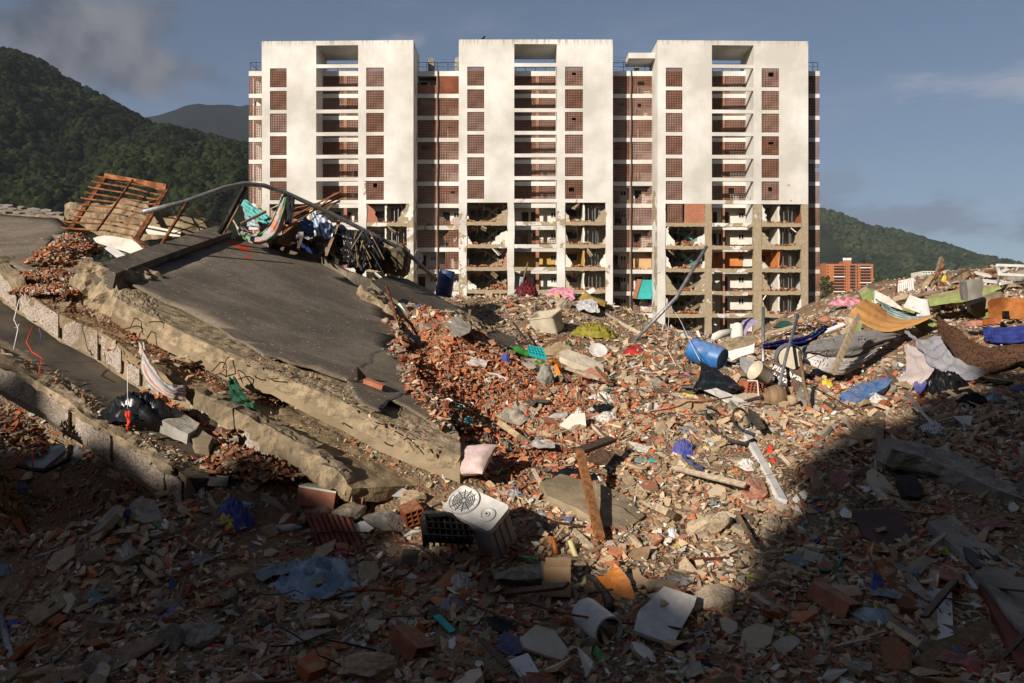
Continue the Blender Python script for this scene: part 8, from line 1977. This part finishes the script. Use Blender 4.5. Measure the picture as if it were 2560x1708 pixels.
sheet('green_printed_box', 'printed green box lid lying left of the orange basket', [(1326, 905), (1345, 898), (1364, 915), (1350, 925)], (.1, -.6, .8), .02, M['green_glass'], 'box', lift=.1)
crumple('red_cloth_heap', 'dark red cloth heap right of the white plate', (1585, 885), .55, .4, .2, M['red_cloth'], 'cloth', 36); sheet('brown_wood_strip', 'long brown wooden strip right of the dark red cloth', [(1610, 880), (1640, 895), (1690, 908), (1680, 920), (1640, 908), (1612, 892)], (.1, -.7, .7), .03, M['wood_orange'], 'board', lift=.1)
crumple('black_plastic_bag', 'black plastic bag in the middle of the slope', (1512, 1032), .7, .5, .14, M['black_plastic'], 'bin bag', 37); crumple('white_plastic_bag', 'white plastic bag beside the black bag on the slope', (1518, 1052), .45, .35, .14, M['cloth_white'], 'bag', 38); crumple('white_shoe', 'white bag knot left of the black bag', (1447, 1042), .2, .18, .14, M['white_plastic'], 'bag', 39)
crumple('white_crumpled_cloth', 'white crumpled cloth above the black bag', (1510, 1000), .5, .3, .14, M['cloth_white'], 'cloth', 40); sheet('black_angle_iron', 'black thin metal frame lying in front of the white tub', [(1276, 858), (1290, 852), (1322, 860), (1318, 864)], (.1, -.5, 1), .02, M['steel_dark'], 'frame', lift=.08)
pole('black_frame_rod', 'thin black rod rising left of the white tub', [(1283, 806, 18.6), (1322, 860, 17.2)], .02, M['steel_dark'], 'rod', 6); plank('grey_stake', 'short weathered stake standing on the roof panel edge', (1175, 776, 17.4), (1167, 824, 16.6), .06, .04, M['wood'], 'stake')
hollow_block('tumbled_hollow_brick', 'hollow red brick tumbled below the cream cushion', G(1478, 962) + Vector((0, 0, .14)), (20, -20, 30), .3, .26, .2, 3, 3, 'brick_fresh'); hollow_block('second_hollow_brick', 'solid-faced red brick below the cream cushion, right one', G(1505, 972) + Vector((0, 0, .12)), (70, -10, 10), .3, .22, .18, 3, 2, 'brick_fresh')
plank('tan_bone_stick', 'long pale stick crossing below the cream cushion', (1415, 920, 14.6), (1500, 948, 14.0), .06, .04, M['wood_pale'], 'stick'); plank('forked_stick', 'dark branch lying right of the cream cushion', (1490, 918, 14.8), (1530, 962, 13.9), .05, .04, M['wood'], 'stick')
# ---- foot of the ruined block
cloth('lilac_mattress', 'lilac mattress bent over debris at the foot of the third tower', [[(1848, 830, 23.5), (1858, 800, 23.8), (1890, 797, 23.8)], [(1850, 828, 23.3), (1862, 806, 23.5), (1890, 800, 23.6)], [(1864, 838, 23.2), (1875, 818, 23.3), (1895, 804, 23.5)]], M['c_lilac'], 'mattress', wr=.04); sheet('dark_green_board', 'dark green panel on the heap before the third tower', [(1932, 818), (1952, 802), (1972, 802), (1992, 822), (1960, 820)], (0, -.9, .4), .05, plain('dark_green_paint', (.02, .06, .05), .6, .2, 2, .1), 'panel', 23.5)
MB().lathe([(.02, 0), (.16, .0), (.17, .2), (.13, .5), (.05, .54)], P(1842, 858, 21.0), (.05, 0, 1), 18).build('white_sack', M['plaster_white'], None, True); tag(COL.objects[-1], 'tall white sack standing before the third tower', 'sack')
pole('white_curved_pipe', 'thick white curved pipe lying before the third tower', [(1778, 845, 21.5), (1800, 836, 21.8), (1833, 830, 22)], .11, M['plaster_white'], 'pipe', 12); sheet('grey_tilted_sheet', 'grey sheet tilted up before the third tower', [(1692, 832), (1720, 828), (1750, 852), (1722, 852)], (.1, -.8, .5), .04, M['steel'], 'sheet', 22)
sheet('white_splinter_board', 'white splintered board standing before the third tower', [(1740, 828), (1746, 826), (1756, 852), (1750, 850)], (0, -1, .2), .04, M['white_paint'], 'board', 22)
# ------------------------------------------------------------ right foreground in shade
zb = empty('zebra_dustpan', G(2350, 1085)); tag(zb, 'long-handled dustpan with zebra-striped pan on the right', 'dustpan')
def _zebra(nt, b):
    w = nt.nodes.new("ShaderNodeTexWave"); nt.links.new(n_coord(nt, 'Object'), w.inputs['Vector']); w.inputs['Scale'].default_value = 9; w.inputs['Distortion'].default_value = 3; w.inputs['Detail'].default_value = 1
    nt.links.new(n_mix(nt, n_range(nt, w.outputs['Fac'], .48, .52), (.02, .02, .02), (.62, .62, .62)), b.inputs['Base Color']); b.inputs['Roughness'].default_value = .5
M['zebra'] = material('zebra_print', _zebra)
zp = [G(a, b) + Vector((0, 0, .06)) for a, b in ((2300, 1075), (2338, 1060), (2362, 1082), (2340, 1095), (2312, 1094))]
MB().prism(zp, (0, .02, -.03)).build('pan', M['zebra'], zb); MB().tube([P(2264, 985, 12.4), P(2300, 1025, 11.8), P(2335, 1064, 11.2)], .022, 8).build('handle', M['white_plastic'], zb, True)
sheet('white_triangle_board', 'white triangular board scrap in shade on the right', [(2382, 1040), (2432, 1040), (2420, 1088), (2412, 1088), (2408, 1062)], (0, -.8, .6), .012, M['white_paint'], 'board', lift=.14)
sheet('tiled_floor_piece', 'beige tiled floor piece with joints lying in shade', [(2170, 1178), (2182, 1170), (2210, 1190), (2225, 1210), (2262, 1240), (2245, 1258), (2215, 1255), (2190, 1230), (2168, 1200)], (.1, -.6, .8), .04, M['tile_beige'], 'tile', lift=.14)
crumple('white_shirt', 'white shirt lying left of the beige tiled piece', (2182, 1230), .25, .5, .08, M['paper_white'], 'shirt', 41, 35); sheet('white_plaster_flake', 'white plaster flake standing above the tiled floor piece', [(2190, 1150), (2205, 1148), (2214, 1165), (2212, 1186), (2196, 1186), (2188, 1170)], (.1, -.9, .4), .02, M['plaster_white'], 'plaster', lift=.16)
sheet('maroon_board', 'large maroon wooden board lying in shade at the right', [(2130, 1276), (2245, 1272), (2262, 1300), (2325, 1418), (2250, 1412), (2192, 1360), (2160, 1340)], (.1, -.45, 1), .02, plain('maroon_wood', (.085, .035, .03), .6, .3, 2, .05), 'board', lift=.12)
plank('rust_beam', 'thick rust-brown beam lying in shade below the maroon board', (2175, 1375), (2275, 1545), .17, .12, M['rust_light'], 'beam'); plank('grey_channel_beam', 'grey painted channel beside the rust-brown beam', (2190, 1365), (2322, 1520), .10, .08, M['concrete_grey'], 'beam')
plank('pale_timber_pair', 'pale timber standing upright in the right shade', (2335, 1440), (2340, 1620), .09, .06, M['wood_pale'], 'timber'); plank('speckled_timber', 'speckled white-painted timber beside the pale upright timber', (2358, 1455), (2362, 1620), .12, .06, M['white_paint'], 'timber')
plank('white_rail', 'long white rail lying up the right shade', (2360, 1372), (2440, 1485), .05, .04, M['white_paint'], 'rail'); plank('red_brown_beam', 'long red-brown beam along the right edge of the rubble', (2470, 1485), (2575, 1700), .17, .1, plain('red_brown_paint', (.19, .045, .025), .7, .3, 2, .1), 'beam')
for i in range(4): plank('weathered_plank', 'weathered brown plank in the pair at the bottom right corner', (2305 + 10 * i, 1660 - 32 * i + 20), (2480 + 12 * i, 1570 + 18 * i), .17, .03, M['wood'], 'plank'); tag(COL.objects[-1], group='weathered planks at the bottom right')
pole('green_hose', 'green hose looped over the rubble in the right shade', [(2000, 1295), (2010, 1330), (2030, 1375), (2035, 1410), (2048, 1440), (2040, 1470), (2022, 1480), (2020, 1450), (2036, 1430), (2065, 1435), (2095, 1425), (2105, 1400), (2085, 1375), (2060, 1375), (2040, 1400), (2038, 1440)], .016, M['hose_green'], 'hose'); pole('green_hose_short', 'short green hose above the looped hose on the right', [(2020, 1255), (2050, 1252), (2080, 1260), (2110, 1250)], .015, M['hose_green'], 'hose')
sheet('blue_plastic_piece', 'royal blue plastic piece left of the rust-brown beam', [(2185, 1432), (2205, 1440), (2212, 1480), (2200, 1495), (2176, 1475)], (.2, -.7, .7), .02, M['blue_cloth'], 'plastic', lift=.1); sheet('grey_blue_board', 'grey-blue board piece lying below the rust-brown beam', [(2100, 1500), (2140, 1515), (2222, 1525), (2225, 1545), (2205, 1592), (2170, 1560), (2110, 1520)], (.1, -.6, .9), .02, M['c_paleblue'], 'board', lift=.12)
hollow_block('long_red_block', 'long solid red block lying in shade left of the grey-blue board', G(2085, 1530) + Vector((0, 0, .1)), (15, 10, 35), .4, .2, .14, 2, 1, 'brick'); sheet('navy_tile', 'dark navy slab lying on the pale floor slab', [(2408, 1365), (2430, 1372), (2455, 1415), (2440, 1418), (2415, 1392)], (.12, -.22, 1), .03, M['steel_dark'], 'tile', lift=.3)
sheet('charred_block', 'charred dark block with pale edge beside the tiled piece', [(2250, 1190), (2285, 1185), (2310, 1225), (2300, 1245), (2268, 1238)], (.2, -.6, .8), .12, M['steel_dark'], 'block', lift=.2); crumple('large_black_bag', 'black bin bag at the far right below the leopard blanket', (2365, 985), 1.0, .6, .4, M['black_plastic'], 'bin bag', 42); crumple('dark_cushion', 'dark cushion right of the white triangular board', (2430, 1012), .6, .4, .2, M['cloth_dark'], 'cushion', 43)
sheet('cardboard_piece', 'tan cardboard piece beside the dark cushion', [(2452, 1020), (2490, 1010), (2500, 1018), (2480, 1035), (2455, 1038)], (.1, -.6, .8), .03, M['cardboard'], 'cardboard', lift=.15); crumple('pale_blue_rag', 'pale blue cloth on the dark cushion at the right', (2485, 1000), .5, .25, .12, M['c_paleblue'], 'cloth', 44, 20)
cloth('blue_umbrella', 'royal blue umbrella scrap below the pale pink sheet', [[(2284, 956, 14.4), (2318, 955, 14.4)], [(2286, 972, 14.2), (2312, 970, 14.2)], [(2292, 985, 14.0), (2305, 980, 14.0)]], M['blue_cloth'], 'umbrella', 14, 14, .06); plank('bound_rebar_column', 'bound timber and wire column standing in the right shade', (2200, 1040), (2190, 1140), .14, .08, M['wood'], 'column'); plank('dark_rail', 'dark wooden rail lying in shade left of the dustpan', (2085, 1065), (2185, 1090), .08, .05, M['wood_dark'], 'rail')
plank('rusty_strip', 'rusty orange slat lying right of the dustpan', (2390, 1115), (2500, 1180), .1, .04, M['rust'], 'slat'); plank('brick_red_block', 'brick-red timber block below the dustpan', (2220, 1085), (2275, 1108), .16, .08, M['rust_light'], 'timber')
# ------------------------------------------------------------ lower left in shade
plank('tan_wood_slab', 'thick tan wooden slab lying at the lower left', (75, 1565), (175, 1500), .2, .05, M['wood_pale'], 'slab'); sheet('long_brown_board', 'long curved brown board lying near the bottom left', [(155, 1680), (240, 1650), (330, 1600), (420, 1562), (448, 1570), (400, 1610), (310, 1662), (240, 1700), (160, 1704)], (.1, -.5, 1), .02, M['wood'], 'board', lift=.1, amp=.02); plank('white_channel', 'white metal channel lying before the dark hollow', (80, 1336), (203, 1312), .06, .04, M['white_paint'], 'channel')
pole('thin_white_stick', 'thin upright white stick in the left shade', [(427, 1390), (426, 1448)], .012, M['white_plastic'], 'stick', 6); pole('orange_cup', 'small orange cup in the left shade', [(486, 1278), (494, 1290)], .04, M['orange_plastic'], 'cup', 12); crumple('blue_yellow_bag', 'blue and yellow bag beside the small bottle on the left', (590, 1295), .4, .3, .2, M['blue_cloth'], 'bag', 45); crumple('yellow_rag', 'yellow rag under the blue bag on the left', (568, 1305), .3, .2, .1, M['yellow_plastic'], 'rag', 46)
pole('standing_grey_pole', 'grey pole standing at the bottom left edge', [(0, 1545), (20, 1620), (38, 1700)], .03, M['steel'], 'pole'); pole('thin_grey_tube', 'thin grey tube lying in the left shade', [(88, 1400), (150, 1378)], .018, M['steel'], 'tube'); crumple('blue_printed_rag', 'blue patterned cloth scrap before the dark hollow', (320, 1296), .3, .2, .1, plain('blue_print_cloth', (.07, .08, .2), .9, .3, 9, .2), 'cloth', 47)
mb = MB(); mb.tube([GP(p, .05) for p in ((600, 1185), (575, 1190), (572, 1215), (595, 1222), (612, 1200), (600, 1185), (640, 1218), (690, 1205))], .012, 6); tag(mb.build('coiled_green_cable', M['hose_green']), 'coiled green cable on the rubble below the roof slabs', 'cable')
ch = empty('metal_channel_box', G(545, 1220)); tag(ch, 'open grey metal box section below the pancaked floors', 'metal box'); cm_ = Euler((R(8), R(5), R(12))).to_matrix(); cc_ = G(540, 1222) + Vector((0, 0, .1))
for c_, sz in (((0, 0, -.05), (.26, .14, .006)), ((0, .07, 0), (.26, .006, .1)), ((0, -.07, 0), (.26, .006, .1)), ((.13, 0, 0), (.006, .134, .1))): MB().obox(cc_ + cm_ @ Vector(c_), sz, cm_).build('plate', M['steel'], ch)
sheet('white_angle_tile', 'grey metal-edged panel piece beside the soil floor end', [(970, 1215), (985, 1210), (1040, 1235), (1020, 1245), (968, 1238)], (.1, -.7, .7), .02, M['grey_plastic'], 'panel', lift=.12); sheet('steel_channel_strip', 'shiny steel strip lying below the grey lump', [(840, 1285), (850, 1282), (912, 1340), (904, 1344)], (.2, -.6, .8), .03, M['steel'], 'strip', lift=.1)
sheet('white_leaflet', 'white leaflet lying beside the shiny steel strip', [(880, 1310), (910, 1302), (935, 1320), (922, 1330), (890, 1328)], (.1, -.6, .8), .006, M['paper_white'], 'paper', lift=.08); plank('long_bark_plank', 'long brown splintered plank under the pink pillow', (1065, 1270), (1150, 1235), .14, .03, M['wood'], 'plank'); sheet('white_tilted_board', 'white tilted panel in the left shade', [(642, 1335), (650, 1340), (680, 1380), (672, 1390), (644, 1352)], (.3, -.8, .4), .02, M['white_paint'], 'panel', lift=.12)
sheet('cream_slab', 'cream slab piece lying flat at the bottom centre', [(1300, 1595), (1340, 1562), (1385, 1575), (1425, 1630), (1405, 1650), (1370, 1640), (1310, 1618)], (.1, -.6, 1), .03, M['cream_plastic'], 'slab', lift=.12); sheet('pale_blue_tile', 'pale blue-white panel piece at the bottom centre', [(1270, 1650), (1320, 1632), (1348, 1680), (1338, 1702), (1300, 1690)], (.1, -.6, 1), .02, M['paper_white'], 'panel', lift=.1); sheet('grey_slate', 'dark grey slate lying left of the cream slab', [(1215, 1540), (1275, 1548), (1298, 1580), (1270, 1590), (1222, 1565)], (.1, -.6, 1), .02, M['steel_dark'], 'slate', lift=.1)
hollow_block('red_brick_block', 'whole red clay block lying in the bottom shade left of centre', G(1030, 1640) + Vector((0, 0, .1)), (20, 10, 50), .32, .22, .14, 2, 2, 'brick'); sheet('teal_tile', 'teal strip lying in the bottom shade', [(1082, 1540), (1100, 1535), (1140, 1575), (1125, 1582)], (.1, -.6, 1), .02, M['teal'], 'strip', lift=.08); crumple('blue_bit', 'small blue plastic bit in the bottom shade', (1195, 1585), .18, .1, .06, M['blue_bright'], 'plastic', 48)
# ================================================================== unseen blocks added to cut sky light, and the air
shade_block('side_sky_blocker', 'unseen block added on the right to cut sky light', [(42, 30), (75, 30)], 55, 95)  # added to hide the sky on the right
shade_block('near_sky_blocker', 'unseen block added close behind the camera to cut sky light', [(5, 45), (34, 45)], 1.5, 24)  # added near the camera to darken the shaded foreground
shade_block('opposite_sky_blocker', 'unseen block added on the left to cut sky light', [(-80, 24), (-46, 24)], 4, 40)  # added to hide the sky on the left
def _air(nt, b):
    out = [n for n in nt.nodes if n.type == 'OUTPUT_MATERIAL'][0]
    nt.nodes.remove(b)
    v = nt.nodes.new("ShaderNodeVolumePrincipled"); v.inputs['Color'].default_value = (.74, .82, .96, 1); v.inputs['Density'].default_value = HAZE_D; v.inputs['Anisotropy'].default_value = 0.0
    nt.links.new(v.outputs[0], out.inputs['Volume'])
HAZE_D = 0.00005
M['air'] = material('pale_air', _air)
hz = MB().box((-8000, -400, BASE_Z - 1.0), (8000, 4600, 1000)).build('haze', M['air'])
tag(hz, 'thin pale haze in the air over the whole valley', 'haze', kind='stuff')
